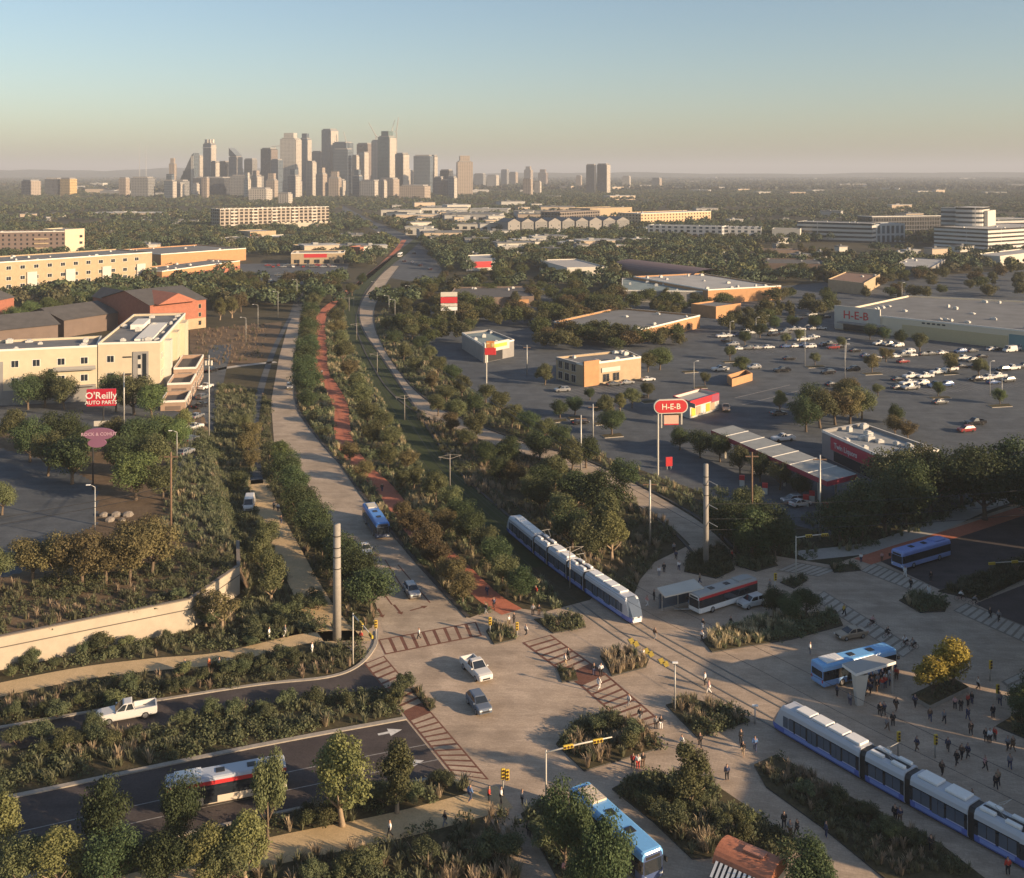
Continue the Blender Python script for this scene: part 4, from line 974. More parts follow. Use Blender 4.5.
# ------------------------------------------------------------------ buildings
UNIT = mat('roof_plant', (.5,.49,.46), .6, var=.15)
TRIM = mat('white_trim', (.7,.68,.62), .7)
WINF = mat('window_frame', (.12,.11,.1), .6)
class B:
    """one building standing on the given roof outline; local x runs along its first edge, y away from it"""
    def __init__(s, label, pts, h, wall, roof, name='building', cat='building', parapet=.7, units=0, keep=True, z0=0.0, trim=None):
        a, b = pts[0], pts[1]; s.ang = math.atan2(b.y - a.y, b.x - a.x); s.h = h
        s.o = thing(name, label, cat, (a.x, a.y, z0), s.ang)
        R = Matrix.Rotation(-s.ang, 3, 'Z'); s.P = [R @ (Vector((p.x, p.y, 0)) - Vector((a.x, a.y, 0))) for p in pts]
        s.L = s.P[1].x; s.D = max(p.y for p in s.P); h -= z0; s.hl = h
        P = s.P; n = len(P); mb = MB()
        if area(P) < 0: raise ValueError('clockwise ' + label)
        t = .35; c = sum(P, Vector()) / n
        I = [p + (c - p).normalized() * t * 1.4 for p in P]
        v = [(p.x, p.y, 0) for p in P] + [(p.x, p.y, h) for p in P] + [(p.x, p.y, h) for p in I] + [(p.x, p.y, h - parapet) for p in I]
        f = []
        for i in range(n):
            j = (i + 1) % n; f += [(i, j, n + j, n + i), (n + i, n + j, 2*n + j, 2*n + i), (2*n + i, 2*n + j, 3*n + j, 3*n + i)]
        mb.add(v, f); mb.build('wall', wall, s.o)
        mb = MB(); mb.cap([(p.x, p.y, h - parapet + .05) for p in I]); mb.build('roof', roof, s.o)
        if trim:
            mb = MB()
            for i in range(n):
                j = (i + 1) % n; d = (P[j] - P[i]).normalized(); q = Vector((d.y, -d.x, 0)) * .06
                A, Bq = P[i] + q, P[j] + q
                mb.add([(A.x, A.y, h - .5), (Bq.x, Bq.y, h - .5), (Bq.x, Bq.y, h + .06), (A.x, A.y, h + .06), (P[i].x - q.x*5, P[i].y - q.y*5, h + .06), (P[j].x - q.x*5, P[j].y - q.y*5, h + .06)], [(0,1,2,3), (3,2,5,4)])
            mb.build('parapet_trim', trim, s.o)
        r = random.Random(len(label) * 7 + int(h * 10))
        for k in range(units):
            for _ in range(30):
                p = P[r.randrange(n)] * (w_ := r.uniform(.1, .8)) + P[r.randrange(n)] * (1 - w_)
                p = p * .8 + c * .2
                if inside(np.array([[p.x, p.y]]), [(q.x, q.y) for q in P])[0]: break
            w, d, hh = r.uniform(.4, 1.1), r.uniform(.4, 1.1), r.uniform(.4, 1.1); z = h - parapet + .05
            mb = MB(); mb.box(p.x - w, p.x + w, p.y - d, p.y + d, z, z + hh); mb.box(p.x - w*.6, p.x + w*.6, p.y - d*.6, p.y + d*.6, z + hh, z + hh + .25); mb.build('roof_unit', UNIT, s.o, False, .05)
        if keep:
            KEEP.append([(p[0], p[1]) for p in pts]); KEEPB.append(KEEP[-1]); m_ = sum((p.y for p in pts)) / n; e = .02 * m_ + 4 if m_ > 500 else 3
            KEEP.append([(p[0] - p[0] / p[1] * e * 2, p[1] - e * 2) for p in pts])
    def M(s, edge):
        """frame on the outside of a wall: x along it, y outward, z up"""
        a, b = s.P[edge], s.P[(edge + 1) % len(s.P)]; d = (b - a).normalized(); s.len = (b - a).length
        return Matrix(((d.x, d.y, 0, a.x), (d.y, -d.x, 0, a.y), (0, 0, 1, 0), (0, 0, 0, 1)))
    def panel(s, name, edge, u0, u1, z0, z1, m, out=.06, thick=.12):
        Mx = s.M(edge); mb = MB(); mb.box(u0, u1, -thick + out, out, z0, z1, 0, Mx)
        mb.f = [f[::-1] for f in mb.f]; return mb.build(name, m, s.o)
    def windows(s, edge, us, zs, w=1.6, h=1.6, frame=TRIM, glass=GLASS):
        Mx = s.M(edge)
        for z in zs:
            for u in us:
                if len(KIDS.get(s.o.name, [])) > 95: return
                mb = MB(); mb.box(u - w/2 - .12, u + w/2 + .12, -.05, .05, z - .12, z + h + .12, 0, Mx); mb.f = [f[::-1] for f in mb.f]
                fr = mb.build('window', frame, s.o)
                mb = MB(); n = 2 if w > 1.2 else 1
                for i in range(n):
                    a = u - w/2 + w*i/n + .04; b_ = u - w/2 + w*(i+1)/n - .04
                    q = [Mx @ Vector(p) for p in ((a, .062, z), (b_, .062, z), (b_, .062, z + h), (a, .062, z + h))]; mb.add(q, [(3,2,1,0)] if False else [(0,1,2,3)])
                mb.build('pane', glass, fr)
    def text(s, txt, edge, u, z, size, m, out=.12): return lettering(txt, size, m, s.o, s.M(edge), u, z, out)
def lettering(txt, size, m, parent, Mx, u, z, out=.1, name='lettering'):
    c = bpy.data.curves.new('lettering', 'FONT'); c.body = txt; c.size = size; c.extrude = .03; c.align_x = 'CENTER'; c.resolution_u = 2; c.offset = .012 * size
    t = bpy.data.objects.new('lettering', c); COL.objects.link(t)
    dg = bpy.context.evaluated_depsgraph_get(); me = bpy.data.meshes.new_from_object(t.evaluated_get(dg)); bpy.data.objects.remove(t)
    me.name = name; me.materials.clear(); me.materials.append(m)
    o = inst(name, me, parent)
    x = Mx.to_3x3() @ Vector((1, 0, 0)); zz = Vector((0, 0, 1)); y = x.cross(zz)          # outward
    o.matrix_local = Matrix(((x.x, zz.x, y.x, 0), (x.y, zz.y, y.y, 0), (x.z, zz.z, y.z, 0), (0, 0, 0, 1))); o.location = Mx @ Vector((u, out if Mx.determinant() < 0 else -out, z)); return o
def box_pts(L, R, h, depth):
    a, b = G(*L, h), G(*R, h); d = (b - a).normalized(); n = Vector((-d.y, d.x, 0))
    return [a, b, b + n * depth, a + n * depth]
def bld(label, L, R, h, depth, wall, roof, **k): return B(label, box_pts(L, R, h, depth), h, wall, roof, **k)
def bldp(label, px, h, wall, roof, **k): return B(label, [G(x, y, h) for x, y in px], h, wall, roof, **k)
def gable(b, rise, m, along='y', over=.5, gm=None):
    """pitched roof over a rectangular building"""
    L, D, h = b.L, b.D, b.hl; mb = MB(); e = over
    if along == 'y':
        v = [(-e,-e,h-.1),(L+e,-e,h-.1),(L/2,-e,h+rise),(-e,D+e,h-.1),(L+e,D+e,h-.1),(L/2,D+e,h+rise)]; f = [(0,2,5,3),(2,1,4,5)]
        g = [(0,0,h-.05),(L,0,h-.05),(L/2,0,h+rise-.15),(0,D,h-.05),(L,D,h-.05),(L/2,D,h+rise-.15)]; gf = [(0,1,2),(4,3,5)]
    else:
        v = [(-e,-e,h-.1),(-e,D+e,h-.1),(-e,D/2,h+rise),(L+e,-e,h-.1),(L+e,D+e,h-.1),(L+e,D/2,h+rise)]; f = [(0,3,5,2),(2,5,4,1)]
        g = [(0,0,h-.05),(0,D,h-.05),(0,D/2,h+rise-.15),(L,0,h-.05),(L,D,h-.05),(L,D/2,h+rise-.15)]; gf = [(1,0,2),(3,4,5)]
    mb.add(v, f); mb.build('pitched_roof', m, b.o); 
    if gm: mb = MB(); mb.add(g, gf); mb.build('gable_wall', gm, b.o)

# cream apartments and the brick terrace beside them
b = bld('cream stuccoed apartment wing running out of the left edge', (-60,352.5), (97,345.2), 16, 18, CREAM, ROOFG, units=9, trim=TRIM, name='apartment_block')
b.windows(0, [b.L - u for u in (3.4, 9.5, 16, 21.5)], (6.0, 10.9), 1.9, 1.8)
b.panel('balcony', 0, b.L - 11.5, b.L - .3, 9.3, 9.6, GREYW, 1.4, 1.4); b.panel('balcony', 0, b.L - 11.5, b.L - .3, 4.6, 4.9, GREYW, 1.4, 1.4)
b.panel('balcony_rail', 0, b.L - 11.5, b.L - .3, 9.65, 10.5, mat('rail_grey', (.3,.29,.27), .6), 1.42, .05)
b.panel('stair_panel', 0, b.L - 30, b.L - 24.5, 2.0, 12.6, GREYW, .2, .3); b.windows(0, [b.L - 28.6, b.L - 26], (3.4, 6.6, 9.8), 1.1, 1.9, GREYW); b.panel('base_course', 0, 0, b.L - .2, 0, 4.4, GREYW, .08)
b2 = bld('cream stuccoed apartment wing with grey roof and stepped end', (98,343), (160,341.2), 16.6, 62, CREAM, ROOFG, units=16, trim=TRIM, name='apartment_block')
b2.windows(0, [3.4], (6.0, 11.0), 1.9, 1.8)
b2.panel('slot_window', 0, 6.7, 9.2, 12.1, 12.5, GLASS); b2.panel('slot_window', 0, 6.7, 9.2, 7.2, 7.6, GLASS)
b2.panel('bay_panel', 0, 9.6, 13.9, 4.5, 13.8, GREYW, .25, .35); b2.panel('bay_glass', 0, 10.9, 11.9, 5.4, 12.8, OFFW, .3); b2.panel('bay_glass', 0, 12.2, 13.3, 5.0, 13.2, GLASS, .3)
for z in (6, 9, 11.6): b2.panel('bay_window', 0, 11.0, 11.8, z, z + 1.2, GLASS, .36)
b2.panel('base_course', 0, .2, b2.L, 0, 4.2, GREYW, .08)
for y, w in ((8, 4), (24, 6), (44, 9)): b2.panel('side_bay', 1, y, y + w, 0, 15.5, CREAM if w != 4 else OFFW, 2.0, 2.1)
b2.windows(1, (3, 5.5, 16, 20, 34, 40), (6, 11), 1.2, 1.7)
mb = MB(); mb.box(9, 14, 6, 40, 15.95, 16.5); mb.box(4, 8, 30, 44, 15.95, 17.4); mb.build('roof_screen', TRIM, b2.o)
p0 = G(161,412); u = Vector((math.cos(b2.ang), math.sin(b2.ang), 0)); v = Vector((-u.y, u.x, 0))
for i, (du, dv, w, d, h, lab) in enumerate(((0,-1,6.5,13,3.2,'lowest brick terrace block with white rails by the narrow street'), (0,12.3,6.5,14,5.4,'middle brick terrace block with white rails beside the cream wing'), (0,26.6,6.5,22,7.2,'highest brick terrace block with white rails beside the cream wing'))):
    q = p0 + u * du + v * dv; BR_ = B(lab, [q, q + u*w, q + u*w + v*d, q + v*d], h, mat('terrace_brick', (.33,.23,.17), .9, var=.15, vs=.6), ROOFD, name='brick_terrace', trim=TRIM, parapet=1.1)
    BR_.panel('opening', 0, 1.2, w - 1.2, .6, h - 1.5, BROWNW, .04); BR_.windows(1, [3 + 4*k for k in range(int(d / 4.2))], (1.0,) if h < 5 else (1.0, h - 3.2), 2, 1.2, TRIM)
# left background
b = bld('red brick hall with lit gable behind the cream apartments', (150,305), (206,299), 12, 38, REDB, ROOFD, name='brick_hall'); gable(b, 4.5, ROOFD, 'x', .6, REDB); b.windows(0, [b.L - 3], (1.5, 5, 8.5), 1.2, 1.6, TANW); b.panel('band', 0, .1, b.L - .1, 0, 4.4, TANW, .05)
gb = MB(); gb.add([(2,-3,12.1),(b.L-6,-3,12.1),(b.L/2-2,-3,16),(2,18,12.1),(b.L-6,18,12.1),(b.L/2-2,18,16)], [(0,1,2),(0,2,5,3),(2,1,4,5)]); gb.build('cross_gable', REDB, b.o)
b = bld('red brick wing with dark hipped roof left of the brick hall', (128,303), (149,301), 9, 34, REDB, ROOFD, name='brick_hall'); gable(b, 4, ROOFD, 'y', .6, REDB)
for L, R, lab in (((-40,334),(58,324),'long low house roof left behind the cream apartments'), ((64,320),(118,312),'low dark hipped roof touching the cream apartments')):
    b = bld(lab, L, R, 7, 26, BROWNW, ROOFD, name='house'); gable(b, 4, ROOFD, 'x', .8, BROWNW)
b = bld('small orange brick gable at the left edge', (-30,306), (14,297), 8, 14, REDB, ROOFD, name='house'); gable(b, 3, ROOFD, 'x', .5, REDB)
b = bld('long tan brick apartment range with pale window bays', (-30,264), (152,252), 17, 40, TANW, ROOFG, name='apartment_block', units=14, trim=TRIM)
b.windows(0, [5 + 7.6*k for k in range(int(b.L / 7.6))], (2.5, 6.8, 12.5), 2.6, 1.9, TRIM)
for k in range(5): b.panel('bay_panel', 0, 8 + 22*k, 13.5 + 22*k, 1.0, 10.5, OFFW, .9, 1.0)
BROWNF = facade('brown_flats', (.17,.13,.115), (.05,.05,.055), 4.2, 3.3, .34, .5)
b = bld('dark brown apartment block with balconies at the left edge', (-40,232.5), (64,231), 20, 22, BROWNF, ROOFW, name='apartment_block', units=8, trim=TRIM)
for x in (16, 50, 78): 
    for z in (3, 6.6, 10.2, 13.8): b.panel('balcony', 0, b.L - x - 5, b.L - x + 5, z, z + 1.1, TANW, .9, 1.0)
b = bld('yellow rendered end block of the brown apartments', (65,229.5), (84.5,228.3), 21, 24, CREAM, ROOFW, name='apartment_block'); b.windows(0, [b.L - 3.5], (4, 9, 14), 3, 2, CREAM)
FLATW = facade('white_brown_flats', (.36,.31,.26), (.05,.042,.038), 5.5, 3.6, .66, .7)
b = bld('seven storey white and brown apartment block below the towers', (220,209), (329,206.5), 25, 26, FLATW, ROOFW, name='apartment_block', units=10, trim=TRIM)
for k in range(5):
    for z in (6.5, 10.1, 13.7, 17.3, 20.9): b.panel('balcony', 0, 12 + 24*k, 19 + 24*k, z, z + 1.3, OFFW, 1.0, 1.1)
b = bld('low cream arcade in front of the seven storey block', (222,222.5), (331,221.5), 9, 12, facade('cream_arcade', (.62,.55,.43), (.06,.05,.045), 6, 9, .4, .55), ROOFW, name='shop_arcade')
b = bld('flat roofed orange shop range nearest the brown field', (162,271), (240,260.5), 6.5, 26, ORANGEB, ROOFG, name='shop_range', units=12, trim=TRIM); b.panel('red_base', 0, .1, b.L - .1, 0, 3.2, REDB, .06); b.windows(0, [6 + 9*k for k in range(8)], (.8,), 3.5, 2.0, REDB)
b = bld('long flat roofed orange warehouse behind the shop range', (161,254), (246,248), 9, 60, ORANGEB, ROOFG, name='warehouse', units=8, trim=TRIM)
b = bld('orange strip of shops with red fascia behind parked trucks', (291,253), (344,252.5), 8, 24, TANW, ROOFG, name='shop_range', units=5, trim=TRIM); b.panel('red_fascia', 0, 9, b.L - 12, 4.6, 7.2, REDPNT, .08); b.windows(0, [4 + 7*k for k in range(6)], (.6,), 4, 2.6, TANW)
bld('pale flat store behind the orange strip shops', (300,246.5), (350,245), 7, 26, TANW, ROOFW, name='store', units=4)
b = bld('blank tan hall with red end left of the strip shops', (250,231.5), (276,230.5), 9, 30, TANW, ROOFW, name='hall'); b.panel('red_end', 0, .5, 9, 0, 6, REDPNT, .08)
bld('low grey shed below the seven storey block', (228,239), (262,236), 5, 20, GREYW, ROOFG, name='shed')
bld('white shed between tan hall and strip shops', (277,237), (305,235), 5, 25, OFFW, ROOFW, name='shed')
b = bld('small red and white shop at the avenue bend', (360,247), (372,246), 8, 12, REDB, ROOFW, name='shop'); b.panel('white_front', 0, 4, b.L, 0, 8, OFFW, .06)
# townhouses and mid-distance blocks
for i in range(9):
    x = 508 + i * 13.6; 
    b = bld(f'grey gabled townhouse, {nth(i) if i else "leftmost"} {"from the left in" if i else "of"} the pale row', (x, 222.5 - i*.25), (x + 12.6, 222.2 - i*.25), 11.5, 26, mat('townhouse_grey', (.2,.195,.19), .9) if i % 3 else mat('townhouse_pale', (.27,.255,.24), .9), ROOFG, name='townhouse'); b.o['group'] = 'row of gabled townhouses'; gable(b, 4, ROOFG, 'y', .3, mat('townhouse_pale', (.27,.255,.24), .9)); b.windows(0, [3, b.L - 3], (2.5, 6.5), 1.6, 2)
b = bld('long tan balconied apartment range with sunlit front', (641,213.5), (711,211), 15, 40, facade('tan_flats', (.56,.4,.25), (.1,.08,.06), 5.5, 3.6, .4, .5), ROOFW, name='apartment_block', units=8, trim=TRIM)
b = bld('white and blue apartment range with square bays', (648,225), (722,226.5), 14, 20, facade('white_blue_flats', (.45,.45,.45), (.07,.1,.14), 6, 3.5, .5, .6), ROOFW, name='apartment_block', units=6, trim=TRIM)
bld('stepped white block right of the square bayed range', (723,227), (761,227.5), 13, 24, facade('white_blue_flats', (.45,.45,.45), (.07,.1,.14), 6, 3.5, .5, .6), ROOFW, name='apartment_block', units=4)
bld('dark framed block under construction with deck roof', (560,212), (600,210), 16, 30, facade('frame_block', (.2,.17,.15), (.04,.035,.03), 5, 4, .7, .6), ROOFD, name='unfinished_block')
bld('sunlit tan deck block above the townhouse row', (590,208.5), (632,207), 15, 40, TANW, TANW, name='apartment_block')
OFFI = facade('striped_office', (.5,.48,.45), (.05,.065,.08), 60, 4.0, .99, .45)
bld('long white striped office block among trees', (797,221.5), (872,223.5), 18, 30, OFFI, ROOFW, name='office_block', units=6)
bld('blue glazed end of the white striped offices', (873,224), (905,223.5), 17, 24, facade('blue_office', (.4,.42,.43), (.07,.12,.16), 5, 9, .6, .8), ROOFW, name='office_block')
bld('dark glazed office slab left of the striped tower', (872,216.5), (941,215.5), 21, 24, facade('dark_office', (.1,.1,.11), (.03,.035,.04), 3, 4, .8, .8), ROOFW, name='office_block', trim=TRIM)
b = bld('office tower with curved white stripes and dark glass', (941,207.5), (966,208), 33, 30, OFFI, ROOFW, name='office_tower', units=3, trim=TRIM)
pts = [(b.L + 4 + 13*math.sin(t), -5 - 9*math.cos(t)) for t in [(-.9 + i*.25) for i in range(9)]]
mb = MB(); mb.prism(pts + [(pts[-1][0], 18), (b.L - 2, 18)], 0, 34); mb.build('curved_front', OFFI, b.o)
mb = MB(); mb.box(b.L + 16, b.L + 19, -4, 26, 0, 31); mb.build('white_flank', OFFW, b.o)
bld('white banded parking garage at the right edge', (988,229), (1062,225), 18, 50, facade('garage', (.55,.53,.5), (.05,.05,.05), 60, 3.4, .995, .42), ROOFW, name='parking_garage', units=5)
bld('long white office roof behind the parking garage', (985,219.5), (1040,218), 18, 30, OFFI, ROOFW, name='office_block')
bld('pale house cluster with tan gable left of the offices', (772,228.5), (800,229), 12, 18, OFFW, ROOFG, name='house')
bld('low dark roofed shop building behind the orange warehouse', (765,263), (826,264), 7, 40, BROWNW, ROOFD, name='shop_range', units=4)
bldp('brown gabled restaurant with lit right wall by the car park', [(828,279),(864,283),(880,274),(846,271.5)], 6.5, TANW, mat('rust_roof', (.2,.12,.085), .9, var=.15), name='restaurant', units=2)
bldp('flat pale roofed workshop between dark trees', [(893,265),(930,268),(946,259),(910,257)], 6, GREYW, ROOFW, name='workshop', units=4)
bld('white roof of a low hall at the right edge', (1000,256), (1050,250), 7, 20, OFFW, ROOFW, name='hall')
bld('brown roofed bungalow row before the white offices', (764,250), (800,250), 5, 16, BROWNW, ROOFD, name='bungalow')
# right middle
b = bld('orange walled warehouse with pale flat roof', (708,289.5), (781,285.5), 7.2, 72, ORANGEB, ROOFW, name='warehouse', units=14, trim=TRIM)
bld('teal roofed store joined to the orange warehouse', (622,290), (706,291), 6, 60, GREYW, ROOFT, name='store', units=10, trim=TRIM)
b = bldp('low store with long grey roof and sunlit brick end', [(554,321.5),(640,329.5),(700,315),(618,307.5)], 5.4, ORANGEB, ROOFG, name='store', units=9, trim=TRIM); b.windows(1, [4 + 6*k for k in range(7)], (.6,), 2.6, 2.4, REDB)
bld('small orange brick annex beside the long grey store', (716,306.5), (741,303), 5.5, 14, ORANGEB, ROOFG, name='shop')
bld('corrugated pale barn roof among the trees', (567,267.5), (607,266.5), 7, 60, OFFW, mat('corrugated', (.4,.38,.35), .7, var=.1), name='barn')
b = bldp('long dark vaulted shed behind the teal store', [(611,267),(692,278),(700,273),(620,262)], 5, BROWNW, ROOFD, name='vaulted_shed')
mb = MB(); n = 12; D_ = b.D
mb.loft([[(x, D_/2 - math.cos(PI*k/n) * D_/2, 4.9 + math.sin(PI*k/n) * 4.5) for k in range(n + 1)] for x in np.linspace(0, b.L, 20)], None, 0, False, False); mb.build('vault', mat('maroon_roof', (.14,.095,.1), .8, var=.15), b.o)
b = bldp('grocery superstore with large grey roof and cream front', [(835,311),(1040,332),(1130,306),(908,295.5)], 7.5, mat('cream_front', (.64,.56,.42), .85, var=.06), ROOFG, name='superstore', units=26, trim=TRIM)
b.panel('sign_wall', 0, 0, 20, .5, 10, OFFW, .5, .6); b.text('H-E-B', 0, 9.5, 5.0, 4.6, REDPNT, .56)
b.panel('lower_wall', 0, 29, 69.5, .2, 4.9, mat('butter_wall', (.52,.43,.25), .85, var=.08), .2, .3); b.panel('teal_bay', 0, 70, 84, .2, 5.6, mat('teal_wall', (.12,.24,.26), .8), .25, .3); b.panel('entrance_canopy', 0, 3, 22, 3.2, 3.7, GREYW, 4, 4); b.panel('entrance_glass', 0, 4, 20, .2, 3.1, GLASS, .54)
for k in range(5): b.panel('vent', 0, 37 + 2*k, 38.2 + 2*k, 6, 6.6, BLACK, .1)
b = bldp('two storey tan restaurant with sunlit bays and parapets', [(583,364),(641,356.5),(626,350),(556,357)], 7, TANW, ROOFG, name='restaurant', units=7, trim=TRIM)
b.panel('entrance_bay', 0, .1, 6, 0, 7.8, ORANGEB, .5, .6); b.windows(0, (1.7, 4.4), (.7, 4.2), 1.7, 2.2, TANW); b.windows(0, (9, 13), (.6,), 2.6, 2.4, TANW); b.panel('white_screen', 0, 7.2, 14.5, 3.6, 5, OFFW, .3)
e3 = 3; b.windows(e3, (2.5, 6, 9.5), (.6, 4.0), 2.2, 2.2, OFFW); b.panel('grey_fascia', e3, .2, 11, 6.2, 7.1, GREYW, .3)
b = bldp('small petrol kiosk store with red band and poster wall', [(690,401.5),(719,393),(700,388.5),(673,396)], 4.6, OFFW, ROOFW, name='kiosk_store', trim=REDPNT)
b.panel('red_band', 0, .05, b.L - .05, 3.0, 4.4, REDPNT, .1); b.panel('maroon_end', 0, b.L - 4, b.L - .1, 2.6, 4.5, MAROON, .16)
for k, mm in enumerate((YELP, TANW, WHITEP, SIGY, TANW)): b.panel('poster', 0, .6 + k*2.4, 2.6 + k*2.4, .5, 2.7, mm, .08)
b.panel('grey_band', 3, .1, 10, 3.2, 4.4, GREYW, .1)
b = bldp('orange brick bin enclosure in the parking lot', [(732,379),(752.5,373),(746,369.5),(727,375)], 2.4, ORANGEB, ROOFD, name='bin_enclosure', parapet=1.2)
b = bldp('grey roofed drive-in with white portal behind its sign', [(462,332.5),(484,345.5),(514,339.5),(489,329.5)], 6, GREYW, ROOFT, name='restaurant', units=6, trim=TRIM)
b.panel('white_portal', 1, 0, b.D * .98, 3.5, 6.6, OFFW, .4, .5); b.panel('white_pier', 1, .2, 1.6, 0, 3.5, OFFW, .4); b.panel('yellow_sign', 1, 3, 12, 4.6, 5.8, YELP, .46); b.panel('opening', 1, 2, 10, .1, 3.3, BLACK, .05)
b = bldp('low dark roofed shops with orange porch', [(446,299),(534,296),(527,286),(455,287)], 5, BROWNW, ROOFD, name='shop_range', units=5); b.panel('orange_porch', 0, b.L - 14, b.L - 3, 1.8, 3.6, ORANGEB, 1.2, 1.2)
b = bldp('red and white service shop beyond the green trees', [(466,262),(496,261),(494,254),(468,255)], 6, OFFW, ROOFW, name='shop'); b.panel('red_front', 0, 6, 18, 2, 6, REDPNT, .1)
# store beside the fuel canopy
b = bldp('store with red sign band and cluttered grey roof', [(822,430),(881,456),(939,449.5),(862,423)], 6, GREYW, mat('store_roof', (.26,.27,.27), .85, var=.2, vs=.4), name='store', units=15, trim=TRIM)
b.panel('red_sign_band', 0, 4, b.L - .1, 2.6, 5.4, mat('sign_crimson', (.4,.025,.06), .5), .25, .3); b.text('Twin Liquors', 0, 10, 3.3, 1.7, WHITEP, .28); b.panel('shop_glass', 0, 5, b.L - 1, .2, 2.4, GLASS, .06); b.panel('yellow_wall', 1, .4, 8, .2, 4.2, TANW, .1)

# far pale buildings, each one of its own
FARB = [(330,352,206,212),(350,374,207,213),(381,420,210,217),(396,440,215,222),(421,468,208,214),(442,500,214,222),(470,508,209,215),(514,548,211,217),(541,575,207,213),(352,378,217,224),(405,432,227,235),(424,462,233,240),(465,490,239,246),(502,518,247,256),(480,504,224,232),(452,478,224,230),(376,398,222,230),
 (88,160,214,216),(48,62,214,217),(170,196,221,226),(122,150,213,216),(36,50,217,221),(20,34,214,217),(90,104,183,187),(85,133,189,194),(60,82,186,190),(100,128,191,196),(150,170,193,197),(190,222,192,196),
 (612,626,187,190),(640,654,185,188),(664,684,187,190),(690,708,190,193),(712,726,187,190),(738,752,189,192),(757,772,192,195),(790,806,192,195),(812,828,190,193),(840,868,184,187),(882,898,188,191),(918,934,191,194),(936,947,190,194),(985,1006,192,195),(700,716,177,179),(745,760,179,181),(800,815,178,180),(870,884,178,180),(960,975,178,180),(560,572,186,190),(520,534,190,194),(470,490,190,194),(440,462,192,196),(545,560,196,199),(610,640,196,200),(500,516,200,203),(1008,1024,184,187),(680,700,181,183)]
r6 = random.Random(21)
for i in range(34):
    y = r6.uniform(201, 262); x = 512 + r6.uniform(-190, 60) * (y - 150) / 90 if i % 2 else r6.uniform(420, 1000); w = r6.uniform(10, 26)
    if 215 < x < 335 or (i % 2 == 0 and 235 < y < 262 and 600 < x < 720): continue
    FARB.append((x, x + w, y, y + r6.uniform(5, 8)))
for i in range(95):
    y = r6.uniform(203, 248); x = r6.uniform(300, 360 + (y - 200) * 1.5) if i % 4 == 0 else r6.uniform(335, 640)
    if abs(x - (352 + (y - 215) * 1.0)) < 14 or (215 < x < 335 and y < 235) or (505 < x and 212 < y < 236) or (640 < x): continue
    w = r6.uniform(9, 30) * (y - 171) / 55; FARB.append((x, x + w, y, y + r6.uniform(4.5, 7.5) * (y - 150) / 70))
for i in range(70):
    y = r6.uniform(212, 262); x = r6.uniform(640, 1010) if i % 4 else r6.uniform(90, 215)
    if (y < 245 and 640 < x < 765) or (y < 246 and x > 790) or (560 < x < 640): continue
    w = r6.uniform(7, 16) * (y - 171) / 60; FARB.append((x, x + w, y, y + r6.uniform(3.5, 5.5) * (y - 150) / 75))
fm = [OFFW, ROOFW, mat('far_tan', (.5,.4,.3), .9), mat('far_grey', (.34,.33,.32), .9)]
FARB = [q for q in FARB if not (204 < q[3] < 275 and q[0] - 12 < 345 + (q[3] - 206) * 1.5 + 3 < q[1] + 12)]
for i, (x0, x1, yt, yb) in enumerate(FARB):
    Y = 69300 / (yb - HY); h = max(4, CH - (yt - HY) * Y / F); w = (x1 - x0) * Y / F; X = ((x0 + x1) / 2 - 512) * Y / F
    a = Vector((X - w/2, Y, 0)); ang = rnd.uniform(.2, .45) if i > 64 else rnd.uniform(-.15, .3) if i < 17 else rnd.uniform(-.5, .5); u = Vector((math.cos(ang), math.sin(ang), 0)); v = Vector((-u.y, u.x, 0)); d = rnd.uniform(.35, .8) * w if w < 80 else rnd.uniform(25, 50)
    q = thing('low_building', 'pale low building half hidden in the far tree cover', 'building', a, ang, 'pale low buildings in the far tree cover'); KEEP.append([a, a + u*w, a + u*w + v*d, a + v*d]); KEEP.append([p - Vector((p.x / p.y, 1, 0)) * (.03 * Y + 6) for p in KEEP[-1]])
    m1 = fm[(i * 7 // 3) % 4]; mb = MB(); mb.box(0, w, 0, d, 0, h); mb.build('wall', m1, q)
    mb = MB(); mb.box(-.4, w + .4, -.4, d + .4, h + .003, h + .7); mb.box(w*.3, w*.45, d*.3, d*.6, h + .703, h + 2.2); mb.build('roof', ROOFW if i % 3 == 1 else ROOFG, q)
    if i < 17 and w > 20:
        for k in range(int(w / 9)):
            mb = MB(); mb.box(3 + 9*k, 8 + 9*k, -.06, .05, 1, h * .6); mb.build('window', GLASS, q)

# ------------------------------------------------------------------ towers
TST = {'blue': facade('tower_blue', (.15,.18,.21), (.05,.075,.11), 3.0, 3.8, .75, .7), 'dark': facade('tower_dark', (.085,.088,.095), (.045,.055,.07), 3.2, 3.8, .7, .65), 'tan': facade('tower_tan', (.36,.3,.25), (.09,.085,.08), 4.5, 3.6, .45, .5), 'cream': facade('tower_cream', (.46,.42,.37), (.12,.11,.1), 5, 3.6, .45, .5), 'grey': facade('tower_grey', (.24,.24,.24), (.07,.08,.09), 4, 3.7, .55, .55), 'teal': facade('tower_teal', (.16,.22,.22), (.07,.12,.13), 3, 3.8, .8, .75), 'brown': facade('tower_brown', (.24,.2,.18), (.06,.05,.05), 4.5, 3.8, .6, .55), 'white': facade('tower_white', (.5,.47,.42), (.1,.12,.14), 4, 3.7, .5, .5), 'gold': facade('tower_gold', (.55,.4,.2), (.3,.2,.08), 4, 4, .6, .6)}
